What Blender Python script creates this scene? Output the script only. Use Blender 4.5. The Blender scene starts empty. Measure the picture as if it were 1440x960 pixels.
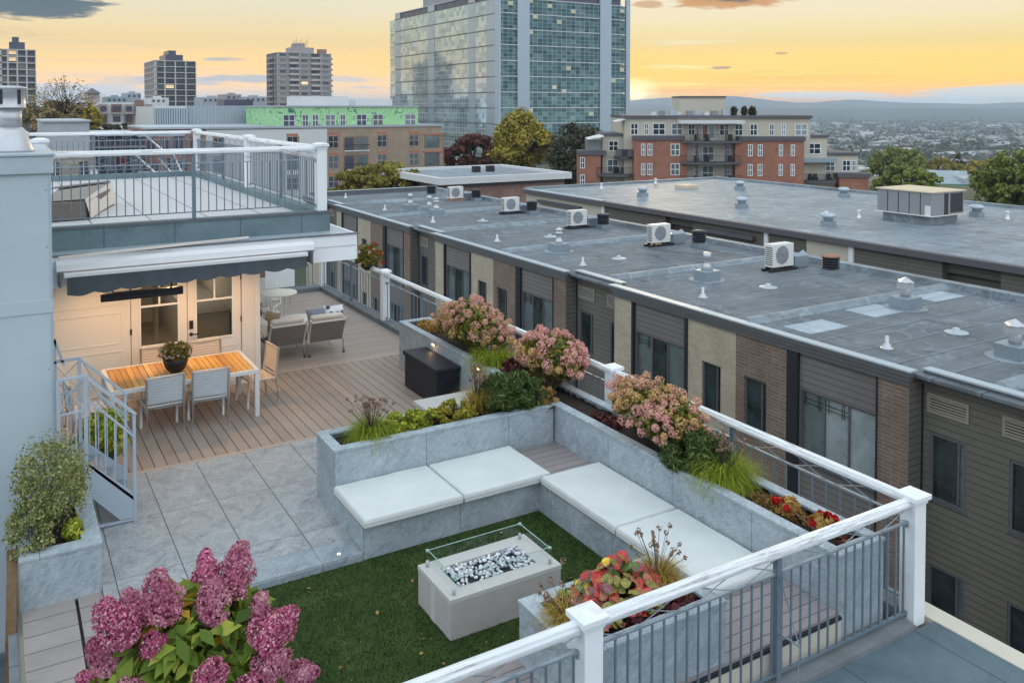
import bpy, math, random
import numpy as np
from mathutils import Vector, Matrix
sc = bpy.context.scene
COL = sc.collection
R = math.radians
# ------------------------------------------------------------------ camera
CAMZ = 4.9; YAW = R(30.8); PITCH = R(1.73); FPX = 1216.3
cd = bpy.data.cameras.new('camera'); cam = bpy.data.objects.new('camera', cd); COL.objects.link(cam)
cam.location = (0, 0, CAMZ); cam.rotation_euler = (R(90)-PITCH, 0, -YAW)
cd.sensor_width = 36; cd.lens = FPX/1440*36; cd.shift_y = (186.6-480)/1440
cd.clip_start = 0.1; cd.clip_end = 40000
sc.camera = cam
# ------------------------------------------------------------------ light
sc.view_settings.view_transform = 'Standard'; sc.view_settings.look = 'None'
sc.view_settings.exposure = 0.0; sc.view_settings.gamma = 1
sc.render.resolution_x = 1024; sc.render.resolution_y = 682
def lin(r, g, b):
    f = lambda c: (c/255/12.92) if c/255 <= .04045 else ((c/255+.055)/1.055)**2.4
    return (f(r), f(g), f(b), 1)
w = bpy.data.worlds.new('World'); sc.world = w; w.use_nodes = True
nt = w.node_tree; nt.nodes.clear(); N = nt.nodes; L = nt.links
def wn(t, **k):
    n = N.new(t)
    for a, v in k.items(): setattr(n, a, v)
    return n
def wm(op, a, b=None, c=None, clamp=False):
    n = N.new('ShaderNodeMath'); n.operation = op; n.use_clamp = clamp
    for i, v in enumerate((a, b, c)):
        if v is None: continue
        if isinstance(v, (int, float)): n.inputs[i].default_value = v
        else: L.new(v, n.inputs[i])
    return n.outputs[0]
def wmix(f, a, b):
    n = N.new('ShaderNodeMix'); n.data_type = 'RGBA'; n.clamp_factor = True
    if isinstance(f, (int, float)): n.inputs[0].default_value = f
    else: L.new(f, n.inputs[0])
    for i, v in ((6, a), (7, b)):
        if isinstance(v, tuple): n.inputs[i].default_value = v
        else: L.new(v, n.inputs[i])
    return n.outputs[2]
def wramp(f, stops):
    n = N.new('ShaderNodeValToRGB'); e = n.color_ramp.elements
    while len(e) < len(stops): e.new(.5)
    for i, (p, c) in enumerate(stops): e[i].position = p; e[i].color = c
    L.new(f, n.inputs[0]); return n.outputs[0]
tc = wn('ShaderNodeTexCoord'); sep = wn('ShaderNodeSeparateXYZ'); L.new(tc.outputs['Generated'], sep.inputs[0])
dx, dy, dz = sep.outputs
SUN_AZ = YAW + math.atan((886-720)/FPX)          # clockwise from +Y
# horizontal angle from the sunset point (0..pi), signed version for the clouds
az = wm('SUBTRACT', wm('ARCTAN2', dx, dy), SUN_AZ)       # >0 to the right of the sunset
cosd = wm('COSINE', az)
elev = wm('MAXIMUM', dz, 0.0)
e4 = wm('POWER', elev, .5)                                 # spread the horizon
def S(z): return z**.5
right = wramp(e4, [(0, lin(253,168,82)), (S(.012), lin(255,182,62)), (S(.03), lin(255,200,74)), (S(.055), lin(255,216,116)),
                   (S(.085), lin(254,234,176)), (S(.12), lin(251,239,212)), (S(.3), lin(214,218,218)), (1, lin(197,208,218))])
left = wramp(e4, [(0, lin(176,190,202)), (S(.012), lin(212,196,178)), (S(.025), lin(248,202,146)), (S(.05), lin(253,212,138)),
                  (S(.08), lin(252,226,170)), (S(.12), lin(238,232,206)), (S(.3), lin(210,216,220)), (1, lin(197,208,218))])
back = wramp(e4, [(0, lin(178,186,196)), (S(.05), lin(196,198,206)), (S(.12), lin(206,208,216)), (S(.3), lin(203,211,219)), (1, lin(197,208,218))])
f1 = wm('MULTIPLY_ADD', az, 2.6, 1.0, clamp=True)
col = wmix(f1, left, right)
f2 = wm('MULTIPLY_ADD', cosd, -1.6, 1.0, clamp=True)
col = wmix(f2, col, back)
# clouds: soft banks near the horizon plus a few dark ones
def comb(x, y, z):
    n = N.new('ShaderNodeCombineXYZ')
    for i, v in enumerate((x, y, z)):
        if isinstance(v, (int, float)): n.inputs[i].default_value = v
        else: L.new(v, n.inputs[i])
    return n.outputs[0]
cv = comb(wm('MULTIPLY', az, 5.0), wm('MULTIPLY', dz, 42.0), 0.0)
def noise(v, sc_, det=6, rough=.55, dist=.0):
    n = N.new('ShaderNodeTexNoise'); n.inputs['Scale'].default_value = sc_; n.inputs['Detail'].default_value = det
    n.inputs['Roughness'].default_value = rough; n.inputs['Distortion'].default_value = dist
    L.new(v, n.inputs['Vector']); return n.outputs[0]
n1 = noise(cv, 1.0, 7, .6, .4); n2 = noise(comb(wm('MULTIPLY', az, 14.0), wm('MULTIPLY', dz, 75.0), 3.0), 1.0, 6, .62, .6)
streak = noise(comb(wm('MULTIPLY', az, 3.0), wm('MULTIPLY', dz, 120.0), 7.0), 1.0, 5, .6, .8)
st = wm('MULTIPLY', wm('MULTIPLY_ADD', streak, 5.0, -2.5, clamp=True), .55)
lowm = wm('SUBTRACT', 1.0, wm('MULTIPLY', dz, 11.0), clamp=True)
col = wmix(wm('MULTIPLY', st, lowm), col, wmix(f1, lin(176,186,196), lin(255,232,160)))
def cloud(px, py, rx, ry, thr, colr, strength=1.0, soft=6.0, amp=1.3):
    """soft-edged elliptical bank at azimuth/elevation of the photo, broken up by noise"""
    a0 = math.atan((px-720)/FPX) - math.atan((886-720)/FPX); z0 = (150-py)/FPX
    global col
    u = wm('DIVIDE', wm('SUBTRACT', az, a0), rx/FPX); v = wm('DIVIDE', wm('SUBTRACT', dz, z0), ry/FPX)
    d = wm('ADD', wm('MULTIPLY', u, u), wm('MULTIPLY', v, v))
    m = wm('SUBTRACT', 1.0, d)
    m = wm('ADD', m, wm('MULTIPLY', wm('SUBTRACT', n2, .5), amp*2))
    m = wm('MULTIPLY', wm('SUBTRACT', m, thr), soft, clamp=True)
    m = wm('SMOOTH_MIN', m, 1.0, 0.1)
    near = wm('LESS_THAN', d, 3.5)
    m = wm('MULTIPLY', wm('MULTIPLY', m, strength), near)
    col = wmix(m, col, colr)
cloud(20, 24, 125, 22, .25, lin(92,112,126), .97, 2.6)
cloud(-40, 60, 120, 9, .3, lin(222,196,160), .5, 2)
cloud(1045, 1, 125, 20, .2, lin(214,158,100), .95, 2.6)
cloud(1055, -3, 110, 15, .3, lin(112,116,120), .95, 3.0)
cloud(1012, 97, 22, 3.5, .3, lin(170,140,110), .9, 2.5)
cloud(1098, 79, 12, 2.5, .3, lin(196,160,118), .8, 2.5)
cloud(912, 10, 30, 7, .3, lin(206,150,96), .7, 2)
cloud(230, 117, 110, 9, .25, lin(168,178,190), .75, 1.6)
cloud(345, 113, 60, 7, .2, lin(160,172,186), .8, 1.8)
cloud(320, 88, 40, 4, .3, lin(178,176,180), .8, 2.0)
cloud(500, 112, 60, 6, .3, lin(190,186,186), .7, 1.8)
cloud(510, 124, 40, 4, .3, lin(196,186,180), .7, 1.8)
cloud(60, 132, 180, 14, .1, lin(178,190,204), .8, 1.2)
cloud(1150, 135, 110, 6, .1, lin(196,206,206), .85, 1.6, .6)
cloud(1420, 136, 130, 16, .15, lin(186,200,206), .9, 1.8, .7)
cloud(1300, 143, 120, 6, .1, lin(196,206,206), .9, 1.6, .6)
cloud(960, 95, 90, 5, .35, lin(255,244,190), .6, 1.6)
cloud(930, 120, 90, 4, .3, lin(255,236,150), .7, 1.6)
cloud(915, 120, 90, 34, .1, lin(255,206,88), .8, .9, .35)
cloud(893, 128, 40, 22, .1, lin(255,246,176), .95, 1.0, .3)
cloud(890, 134, 22, 12, .1, (1.6, 1.2, .55, 1), .98, 1.2, .2)
cloud(975, 128, 90, 5, .2, lin(255,160,70), .5, 1.4, .8)
cloud(1120, 112, 150, 5, .3, lin(252,186,84), .5, 1.4, .9)
cloud(960, 62, 110, 5, .3, lin(255,246,206), .55, 1.3, .9)
cloud(1330, 70, 120, 6, .35, lin(248,220,150), .5, 1.3, .9)
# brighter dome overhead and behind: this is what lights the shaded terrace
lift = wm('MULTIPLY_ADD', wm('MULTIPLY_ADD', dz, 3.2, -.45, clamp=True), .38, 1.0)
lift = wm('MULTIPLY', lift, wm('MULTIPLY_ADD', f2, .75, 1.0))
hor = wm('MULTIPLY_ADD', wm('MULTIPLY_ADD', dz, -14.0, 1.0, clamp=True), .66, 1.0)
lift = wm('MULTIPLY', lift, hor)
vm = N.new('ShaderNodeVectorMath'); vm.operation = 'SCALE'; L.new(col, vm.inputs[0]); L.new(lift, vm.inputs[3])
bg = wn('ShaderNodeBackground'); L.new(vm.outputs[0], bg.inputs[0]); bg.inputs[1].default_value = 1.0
wo = wn('ShaderNodeOutputWorld'); L.new(bg.outputs[0], wo.inputs[0])
sd = bpy.data.lights.new('sun', 'SUN'); sd.energy = 1.1; sd.angle = R(12); sd.color = (1, .72, .42)
sun = bpy.data.objects.new('sun', sd); COL.objects.link(sun)
se = R(4); sdir = Vector((math.sin(SUN_AZ)*math.cos(se), math.cos(SUN_AZ)*math.cos(se), math.sin(se)))
sun.rotation_euler = sdir.to_track_quat('Z', 'Y').to_euler(); sun.location = (0, 0, 60)
sc.cycles.transparent_max_bounces = 24; sc.cycles.max_bounces = 6; sc.cycles.volume_bounces = 0

# ------------------------------------------------------------------ helpers: photo pixel -> ground place (used once, for world numbers)
def ray(x, y):
    X = (x-720)/FPX; U2 = -(y-186.6)/FPX
    F = math.cos(PITCH)+U2*math.sin(PITCH); U = -math.sin(PITCH)+U2*math.cos(PITCH)
    return Vector((X*math.cos(YAW)+F*math.sin(YAW), -X*math.sin(YAW)+F*math.cos(YAW), U))
FW = Vector((math.sin(YAW), math.cos(YAW), 0))
def far(px, py, D):
    r = ray(px, py); k = D/(r.x*FW.x+r.y*FW.y); return Vector((r.x*k, r.y*k, CAMZ+r.z*k))
# ------------------------------------------------------------------ materials
MAT = {}
class NB:
    def __init__(s, name):
        m = bpy.data.materials.new(name); m.use_nodes = True; s.m = m; s.t = m.node_tree; s.N = s.t.nodes; s.L = s.t.links
        s.b = s.N['Principled BSDF']; MAT[name] = m
    def new(s, t, **k):
        n = s.N.new(t)
        for a, v in k.items(): setattr(n, a, v)
        return n
    def setin(s, inp, v):
        if isinstance(v, (int, float)): inp.default_value = v
        elif isinstance(v, tuple): inp.default_value = v if len(v) != 3 or inp.type == 'VECTOR' else (*v, 1)
        else: s.L.new(v, inp)
    def math(s, op, a, b=None, c=None, clamp=False):
        n = s.new('ShaderNodeMath', operation=op, use_clamp=clamp)
        for i, v in enumerate((a, b, c)):
            if v is not None: s.setin(n.inputs[i], v)
        return n.outputs[0]
    def mix(s, f, a, b, mode='MIX'):
        n = s.new('ShaderNodeMix', data_type='RGBA', blend_type=mode); s.setin(n.inputs[0], f)
        for i, v in ((6, a), (7, b)): s.setin(n.inputs[i], v)
        return n.outputs[2]
    def pos(s):
        return s.new('ShaderNodeNewGeometry').outputs['Position']
    def obj(s): return s.new('ShaderNodeTexCoord').outputs['Object']
    def xyz(s, v):
        n = s.new('ShaderNodeSeparateXYZ'); s.L.new(v, n.inputs[0]); return n.outputs
    def comb(s, x, y, z):
        n = s.new('ShaderNodeCombineXYZ')
        for i, v in enumerate((x, y, z)): s.setin(n.inputs[i], v)
        return n.outputs[0]
    def scalev(s, v, k):
        n = s.new('ShaderNodeVectorMath', operation='MULTIPLY'); s.L.new(v, n.inputs[0]); n.inputs[1].default_value = k if isinstance(k, tuple) else (k, k, k); return n.outputs[0]
    def noise(s, v, sc_, det=4, rough=.6, dist=0):
        n = s.new('ShaderNodeTexNoise'); n.inputs['Scale'].default_value = sc_; n.inputs['Detail'].default_value = det
        n.inputs['Roughness'].default_value = rough; n.inputs['Distortion'].default_value = dist
        s.L.new(v, n.inputs['Vector']); return n.outputs[0]
    def ramp(s, f, stops, interp='LINEAR'):
        n = s.new('ShaderNodeValToRGB'); n.color_ramp.interpolation = interp; e = n.color_ramp.elements
        while len(e) < len(stops): e.new(.5)
        for i, (p, c) in enumerate(stops): e[i].position = p; e[i].color = (*c, 1) if len(c) == 3 else c
        s.setin(n.inputs[0], f); return n.outputs[0]
    def bump(s, h, strength=.3, dist=.01):
        n = s.new('ShaderNodeBump'); n.inputs['Strength'].default_value = strength; n.inputs['Distance'].default_value = dist
        s.L.new(h, n.inputs['Height']); s.L.new(n.outputs[0], s.b.inputs['Normal'])
    def out(s, col, rough=.6, metal=0, spec=.5):
        s.setin(s.b.inputs['Base Color'], col); s.setin(s.b.inputs['Roughness'], rough); s.setin(s.b.inputs['Metallic'], metal)
        s.b.inputs['Specular IOR Level'].default_value = spec; return s.m
def mul(c, k): return tuple(x*k for x in c)
def plain(name, c, rough=.6, metal=0, var=.12, scale=6, bump=.15, bscale=60, spec=.4, dirt=0):
    b = NB(name); p = b.pos(); n = b.noise(p, scale, 5, .65); n2 = b.noise(p, bscale, 3, .6)
    f = b.math('ADD', b.math('MULTIPLY', n, .75), b.math('MULTIPLY', n2, .25))
    col = b.ramp(f, [(.3, mul(c, 1-var)), (.7, mul(c, 1+var))])
    if dirt:
        d = b.noise(p, scale*.5, 7, .7, 1.0); col = b.mix(b.math('MULTIPLY', b.math('MULTIPLY_ADD', d, 6, -3.4, clamp=True), dirt), col, mul(c, .45))
    if bump: b.bump(n2, bump, .004)
    return b.out(col, rough, metal, spec)
def line(b, c, pitch, width, off=0.0):
    """1 on a joint line every <pitch> along coordinate c"""
    f = b.math('FRACT', b.math('DIVIDE', b.math('SUBTRACT', c, off), pitch))
    f = b.math('ABSOLUTE', b.math('SUBTRACT', f, .5))
    return b.math('GREATER_THAN', f, .5-width/pitch/2)
def cell(b, c, pitch, off=0.0): return b.math('FLOOR', b.math('DIVIDE', b.math('SUBTRACT', c, off), pitch))
def white(b, v):
    n = b.new('ShaderNodeTexWhiteNoise', noise_dimensions='3D'); b.L.new(v, n.inputs['Vector']); return n.outputs[0]
def m_pavers():
    b = NB('slate_pavers'); p = b.pos(); x, y, z = b.xyz(p)
    j = b.math('MAXIMUM', b.math('MULTIPLY', line(b, x, .652, .010, 1.64), 1.0), b.math('MULTIPLY', line(b, y, 1.36, .008, 9.66), .85))
    wc = white(b, b.comb(cell(b, x, .652, 1.64), cell(b, y, 1.36, 9.66), 0))
    off = b.new('ShaderNodeVectorMath', operation='ADD'); b.L.new(p, off.inputs[0]); b.L.new(b.comb(b.math('MULTIPLY', wc, 30), 0, 0), off.inputs[1])
    r = b.new('ShaderNodeVectorRotate', rotation_type='Z_AXIS'); r.inputs['Angle'].default_value = -.75; b.L.new(off.outputs[0], r.inputs['Vector'])
    st = b.noise(b.scalev(r.outputs[0], (9, 24, 9)), 1.6, 8, .76, 1.8); bl = b.noise(off.outputs[0], 3.2, 6, .7, 1.0)
    f = b.math('ADD', b.math('MULTIPLY', st, .62), b.math('MULTIPLY', bl, .38))
    col = b.ramp(f, [(.36, (.10, .12, .14)), (.46, (.26, .285, .305)), (.54, (.37, .39, .40)), (.66, (.58, .60, .60))])
    col = b.mix(b.math('MULTIPLY_ADD', wc, .35, 0), col, (.33, .335, .32, 1))
    col = b.mix(j, col, (.05, .055, .06, 1)); b.bump(b.math('SUBTRACT', f, b.math('MULTIPLY', j, .6)), .35, .01)
    return b.out(col, .55)
def m_slate(name, horiz=1.2, k=1.0, off=3.39, axis=0, off2=0):
    b = NB(name); p = b.pos(); x, y, z = b.xyz(p)
    gn = b.xyz(b.new('ShaderNodeNewGeometry').outputs['Normal']); ax_ = b.math('LESS_THAN', b.math('ABSOLUTE', gn[0]), .5); ay_ = b.math('LESS_THAN', b.math('ABSOLUTE', gn[1]), .5)
    j = b.math('MAXIMUM', b.math('MULTIPLY', line(b, x, horiz, .008, off), ax_), b.math('MULTIPLY', line(b, y, horiz, .008, off2 or 9.8), ay_))
    r = b.new('ShaderNodeVectorRotate', rotation_type='EULER_XYZ'); r.inputs['Rotation'].default_value = (.5, .6, .5); b.L.new(p, r.inputs['Vector'])
    st = b.noise(b.scalev(r.outputs[0], (6, 6, 15)), 1.6, 8, .75, 1.6); bl = b.noise(p, 3.2, 6, .7, 1.0)
    f = b.math('ADD', b.math('MULTIPLY', st, .6), b.math('MULTIPLY', bl, .4))
    col = b.ramp(f, [(.34, mul((.12, .155, .18), k)), (.47, mul((.205, .245, .27), k)), (.57, mul((.27, .31, .335), k)), (.70, mul((.38, .42, .435), k))])
    col = b.mix(b.math('MULTIPLY', j, .75), col, (.07, .08, .09, 1)); b.bump(f, .3, .01)
    return b.out(col, .6)
def m_deck(name, axis, pitch, off, base, groove=.007, vy=.13):
    b = NB(name); p = b.pos(); x, y, z = b.xyz(p); c, l = (x, y) if axis == 0 else (y, x)
    j = line(b, c, pitch, groove, off); cl = cell(b, c, pitch, off)
    wv = white(b, b.comb(cl, 2.0, 1.0))
    sv = b.comb(b.math('MULTIPLY', x, 60 if axis == 0 else 3), b.math('MULTIPLY', y, 3 if axis == 0 else 60), b.math('MULTIPLY', wv, 9))
    g = b.noise(sv, 1.0, 5, .7); d = b.noise(p, 1.4, 5, .65, .5)
    f = b.math('ADD', b.math('MULTIPLY', g, .35), b.math('ADD', b.math('MULTIPLY_ADD', wv, vy, .15-vy/2), b.math('MULTIPLY', d, .35)))
    col = b.ramp(f, [(.28, mul(base, .72)), (.5, base), (.74, mul(base, 1.28))])
    col = b.mix(j, col, mul(base, .1) + (1,)); b.bump(b.math('SUBTRACT', b.math('MULTIPLY', g, .2), j), .5, .006)
    return b.out(col, .55)
def m_turf():
    b = NB('artificial_turf'); p = b.pos(); n = b.noise(p, 150, 3, .8); n2 = b.noise(p, 2.2, 4, .6, .8); n3 = b.noise(p, 38, 4, .75)
    f = b.math('ADD', b.math('MULTIPLY', n, .3), b.math('ADD', b.math('MULTIPLY', n3, .35), b.math('MULTIPLY', n2, .35)))
    col = b.ramp(f, [(.36, (.018, .034, .008)), (.48, (.045, .082, .018)), (.58, (.09, .128, .032)), (.72, (.16, .185, .065))])
    b.bump(b.math('ADD', n, n3), .9, .02); return b.out(col, .85, spec=.2)
def m_membrane(name, c, spec=.25, seams=None, stain=.5, rough=.75):
    b = NB(name); p = b.pos(); x, y, z = b.xyz(p)
    g = b.noise(p, 90, 2, .8); d = b.noise(p, .9, 7, .66, 1.4); d2 = b.noise(b.scalev(p, (.25, 1.1, 1)), 1.0, 6, .7, .8)
    f = b.math('ADD', b.math('MULTIPLY', g, .32), b.math('ADD', b.math('MULTIPLY', d, .34), b.math('MULTIPLY', d2, .34)))
    col = b.ramp(f, [(.34, mul(c, .42)), (.46, mul(c, .85)), (.55, mul(c, 1.1)), (.68, mul(c, 1.6))])
    bl = b.noise(p, .22, 5, .6, .7); col = b.mix(b.math('MULTIPLY', b.math('MULTIPLY_ADD', bl, 4, -2.0, clamp=True), stain), col, mul(c, .55) + (1,))
    if stain > .6:
        rg = b.math('ABSOLUTE', b.math('SUBTRACT', b.noise(p, .34, 4, .55, .8), .52)); ring = b.math('MULTIPLY_ADD', rg, -60, 1.0, clamp=True); col = b.mix(b.math('MULTIPLY', ring, .35), col, mul(c, 2.0) + (1,))
        bl2 = b.noise(b.scalev(p, (.5, .16, 1)), 1.3, 6, .7, 1.5); col = b.mix(b.math('MULTIPLY', b.math('MULTIPLY_ADD', bl2, 9, -5.0, clamp=True), .6), col, mul(c, .35) + (1,))
    if seams:
        ax, pitch, off = seams; cc_ = (x, y)[ax]; j = line(b, cc_, pitch, .045 if stain > .6 else .018, off); j2 = line(b, cc_, pitch, .09, off+.07); col = b.mix(b.math('MULTIPLY', j2, .25 if stain > .6 else 0), col, mul(c, 1.7) + (1,)); col = b.mix(b.math('MULTIPLY', j, .65), col, mul(c, .35) + (1,))
    b.bump(g, .4, .006); return b.out(col, rough, spec=spec)
def m_brick(name, c1, c2, mortar, bw=.40, bh=.09, ax='y', msize=.008):
    b = NB(name); p = b.pos(); x, y, z = b.xyz(p)
    v = b.comb(y if ax == 'y' else (x if ax == 'x' else b.math('ADD', x, y)), z, 0)
    t = b.new('ShaderNodeTexBrick'); b.L.new(v, t.inputs['Vector']); t.inputs['Scale'].default_value = 1
    t.inputs['Brick Width'].default_value = bw; t.inputs['Row Height'].default_value = bh; t.inputs['Mortar Size'].default_value = msize
    t.inputs['Color1'].default_value = (*c1, 1); t.inputs['Color2'].default_value = (*c2, 1); t.inputs['Mortar'].default_value = (*mortar, 1); t.inputs['Bias'].default_value = 0
    n = b.noise(p, 14, 5, .7); n2 = b.noise(p, .7, 5, .65, .5)
    col = b.mix(.30, t.outputs[0], b.ramp(n, [(.3, (.25, .25, .25)), (.7, (.85, .85, .85))]), 'OVERLAY'); col = b.mix(b.math('MULTIPLY_ADD', n2, 1.5, -.5, clamp=True), col, mul(c1, .62) + (1,))
    b.bump(b.math('SUBTRACT', b.math('MULTIPLY', n, .4), t.outputs['Fac']), .5, .008); return b.out(col, .85)
def m_siding(name, c, pitch=.155, var=.18):
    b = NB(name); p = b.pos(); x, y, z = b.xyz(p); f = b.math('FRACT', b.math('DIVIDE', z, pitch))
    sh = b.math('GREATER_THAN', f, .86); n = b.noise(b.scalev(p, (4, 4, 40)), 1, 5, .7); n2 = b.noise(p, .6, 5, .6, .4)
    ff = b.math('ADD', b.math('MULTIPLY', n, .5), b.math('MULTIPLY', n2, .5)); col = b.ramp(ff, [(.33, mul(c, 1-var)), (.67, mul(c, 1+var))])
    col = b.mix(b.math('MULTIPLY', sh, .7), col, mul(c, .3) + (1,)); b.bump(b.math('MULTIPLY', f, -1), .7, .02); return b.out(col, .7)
def m_glass_dark(name, c=(.02, .03, .035), rough=.06, blinds=None, spec=.8):
    b = NB(name); p = b.pos(); x, y, z = b.xyz(p); col = None
    n = b.noise(p, 1.6, 4, .6, .4); col = b.ramp(n, [(.35, mul(c, .5)), (.65, mul(c, 1.7))])
    if blinds:
        f = b.math('FRACT', b.math('DIVIDE', z, .06)); col = b.mix(b.math('MULTIPLY_ADD', f, .6, .1), col, (*blinds, 1))
    b.bump(b.noise(p, .9, 2), .03, .05); return b.out(col, rough, spec=spec)
def m_foliage(name, stops, trans=.35, rough=.6, clump=0.0):
    b = NB(name); g = b.new('ShaderNodeNewGeometry'); r = g.outputs['Random Per Island']
    if clump:
        n = b.noise(g.outputs['Position'], clump, 3, .6); r = b.math('ADD', b.math('MULTIPLY', r, .5), b.math('MULTIPLY_ADD', n, 1.4, -.45), clamp=True)
    col = b.ramp(r, stops); b.out(col, rough, spec=.25)
    t = b.new('ShaderNodeBsdfTranslucent'); b.L.new(col, t.inputs[0]); mx = b.new('ShaderNodeMixShader'); mx.inputs[0].default_value = trans
    b.L.new(b.b.outputs[0], mx.inputs[1]); b.L.new(t.outputs[0], mx.inputs[2]); b.L.new(mx.outputs[0], b.N['Material Output'].inputs[0]); return b.m
def m_emit(name, c, s):
    b = NB(name); b.b.inputs['Emission Color'].default_value = (*c, 1); b.b.inputs['Emission Strength'].default_value = s; return b.out((*c, 1), .5)
def m_clear(name, tint=(.972, .99, .985), refl=.06):
    b = NB(name); t = b.new('ShaderNodeBsdfTransparent'); t.inputs[0].default_value = (*tint, 1); g = b.new('ShaderNodeBsdfGlossy'); g.inputs['Roughness'].default_value = .02
    fr = b.new('ShaderNodeLayerWeight'); fr.inputs[0].default_value = .5; mx = b.new('ShaderNodeMixShader'); b.L.new(b.math('MULTIPLY_ADD', b.math('POWER', fr.outputs['Facing'], 4.0), .5, refl*.5, clamp=True), mx.inputs[0])
    b.L.new(t.outputs[0], mx.inputs[1]); b.L.new(g.outputs[0], mx.inputs[2]); b.L.new(mx.outputs[0], b.N['Material Output'].inputs[0]); return b.m
def m_weathered():
    b = NB('weathered_white_paint'); p = b.pos(); x, y, z = b.xyz(p)
    # cracks run along the rail; both axes are covered by stretching along x and y separately
    a = b.noise(b.scalev(p, (1.6, 36, 36)), 1, 6, .8, .3); c = b.noise(b.scalev(p, (36, 1.6, 36)), 1, 6, .8, .3); m = b.noise(p, 1.3, 5, .6, .6)
    nx = b.new('ShaderNodeObjectInfo').outputs['Color']; r, g_, bb = b.xyz(nx)
    s = b.mix(r, c, a); sx = b.xyz(s)[0]
    k = b.math('MULTIPLY', b.math('MULTIPLY_ADD', sx, 14, -7.2, clamp=True), b.math('MULTIPLY_ADD', m, 6, -2.3, clamp=True))
    col = b.ramp(m, [(.3, (.66, .70, .72)), (.7, (.82, .85, .86))]); col = b.mix(b.math('MULTIPLY', k, .75), col, (.24, .25, .26, 1))
    b.bump(sx, .35, .004); return b.out(col, .5)
m_pavers(); m_slate('slate_cladding', 1.2, 1.42); m_slate('slate_coping', 1.2, 1.5, 3.9, 0, 9.2); m_slate('slate_step', 1.31, 1.2, 2.93)
m_deck('deck_boards_long', 0, .160, .02, (.31, .255, .215), .012); m_deck('deck_boards_across', 1, .148, .03, (.34, .285, .245), .008)
m_deck('deck_platform', 0, .14, .0, (.27, .24, .24), .009); m_deck('deck_strip', 1, .28, .12, (.30, .27, .25), .009, .06)
m_deck('border_board', 0, 8.0, 7.9, (.40, .33, .285)); m_deck('deck_platform_cross', 1, .145, .0, (.27, .24, .24), .008)
m_turf(); m_weathered()
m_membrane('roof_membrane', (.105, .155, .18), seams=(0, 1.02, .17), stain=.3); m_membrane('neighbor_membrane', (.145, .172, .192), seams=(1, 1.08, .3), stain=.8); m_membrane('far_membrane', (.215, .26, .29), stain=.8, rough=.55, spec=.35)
m_membrane('parapet_membrane', (.15, .215, .235), seams=(0, 1.0, .35), stain=.1); m_membrane('patch_membrane', (.36, .43, .48), stain=.1); m_membrane('curb_membrane', (.17, .19, .205), seams=(1, 1.1, 0), stain=.3)
m_membrane('light_roof', (.52, .54, .55), stain=.15)
m_brick('brown_brick', (.16, .115, .09), (.20, .15, .12), (.30, .26, .22)); m_brick('cream_brick', (.40, .36, .27), (.46, .42, .33), (.36, .33, .26), .30, .075, 'y', .005)
m_brick('red_brick', (.29, .115, .075), (.36, .15, .095), (.40, .26, .2), .22, .075, 'xy', .006); m_brick('dull_red_brick', (.23, .12, .10), (.34, .20, .17), (.38, .32, .29), .24, .08, 'xy')
m_brick('tan_brick', (.33, .25, .18), (.38, .29, .21), (.36, .30, .24), .24, .08, 'xy'); m_brick('stone_blocks', (.30, .27, .22), (.46, .42, .35), (.2, .19, .17), .5, .3, 'xy', .02)
m_siding('dark_siding', (.15, .142, .138)); m_siding('brown_siding', (.125, .118, .104)); m_siding('pale_siding', (.55, .54, .48), .16, .06)
m_siding('door_side_brown', (.26, .24, .21), 5)
plain('white_paint', (.78, .82, .85), .45, var=.04, scale=3, dirt=.10); plain('post_white', (.76, .80, .82), .42, var=.06, scale=5, dirt=.45)
plain('stucco_wall', (.43, .51, .555), .7, var=.05, scale=1.2, bump=.25, bscale=160); plain('soffit_white', (.74, .74, .72), .6, var=.03)
plain('door_paint', (.74, .72, .69), .5, var=.03, scale=4); plain('galvanised_dark', (.16, .21, .255), .5, .3, .10, 8); plain('galvanised', (.30, .36, .41), .42, .55, .10, 8, spec=.5); plain('bright_metal', (.50, .52, .54), .34, .45, .10, 7)
plain('dark_metal', (.03, .033, .042), .45, .3, .15); plain('coping_metal', (.42, .49, .54), .45, .3, .08); plain('coping_dark', (.13, .14, .155), .5, .3, .08)
plain('awning_cloth', (.06, .073, .084), .85, var=.10, scale=9); plain('awning_white', (.66, .68, .69), .35, var=.03); plain('black_plastic', (.015, .017, .022), .38, var=.2, bscale=90)
plain('resin_black', (.012, .014, .021), .55, var=.3, scale=5, bump=.5, bscale=45); b = NB('cushion_white'); p = b.pos(); n = b.noise(p, 4.5, 4, .55, .6); n2 = b.noise(p, 1.7, 4, .6); b.bump(n, .55, .03); b.out(b.ramp(n2, [(.3, (.56, .60, .595)), (.7, (.64, .67, .66))]), .85, spec=.2)
plain('cushion_welt', (.42, .46, .46), .85, var=.04); plain('concrete_pale', (.42, .40, .385), .8, var=.10, scale=7); plain('concrete_top', (.50, .50, .48), .75, var=.06); plain('fire_tray', (.01, .01, .012), .6)
b = NB('pebble'); g = b.new('ShaderNodeObjectInfo').outputs['Random']; b.out(b.ramp(g, [(0, (.34, .38, .43)), (.35, (.52, .56, .6)), (1, (.78, .80, .81))]), .35); b.bump(b.noise(b.obj(), 9, 4), .2, .01)
plain('black_gravel', (.02, .022, .03), .6, var=.4, scale=40, bump=1, bscale=120)
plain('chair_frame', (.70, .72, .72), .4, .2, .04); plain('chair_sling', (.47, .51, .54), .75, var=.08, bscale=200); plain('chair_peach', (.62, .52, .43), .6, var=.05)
b = NB('teak_slats'); p = b.pos(); x, y, z = b.xyz(p); wv = white(b, b.comb(cell(b, x, .0905, 1.43), 1, 1)); g = b.noise(b.scalev(p, (60, 4, 4)), 1, 5, .7)
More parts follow.
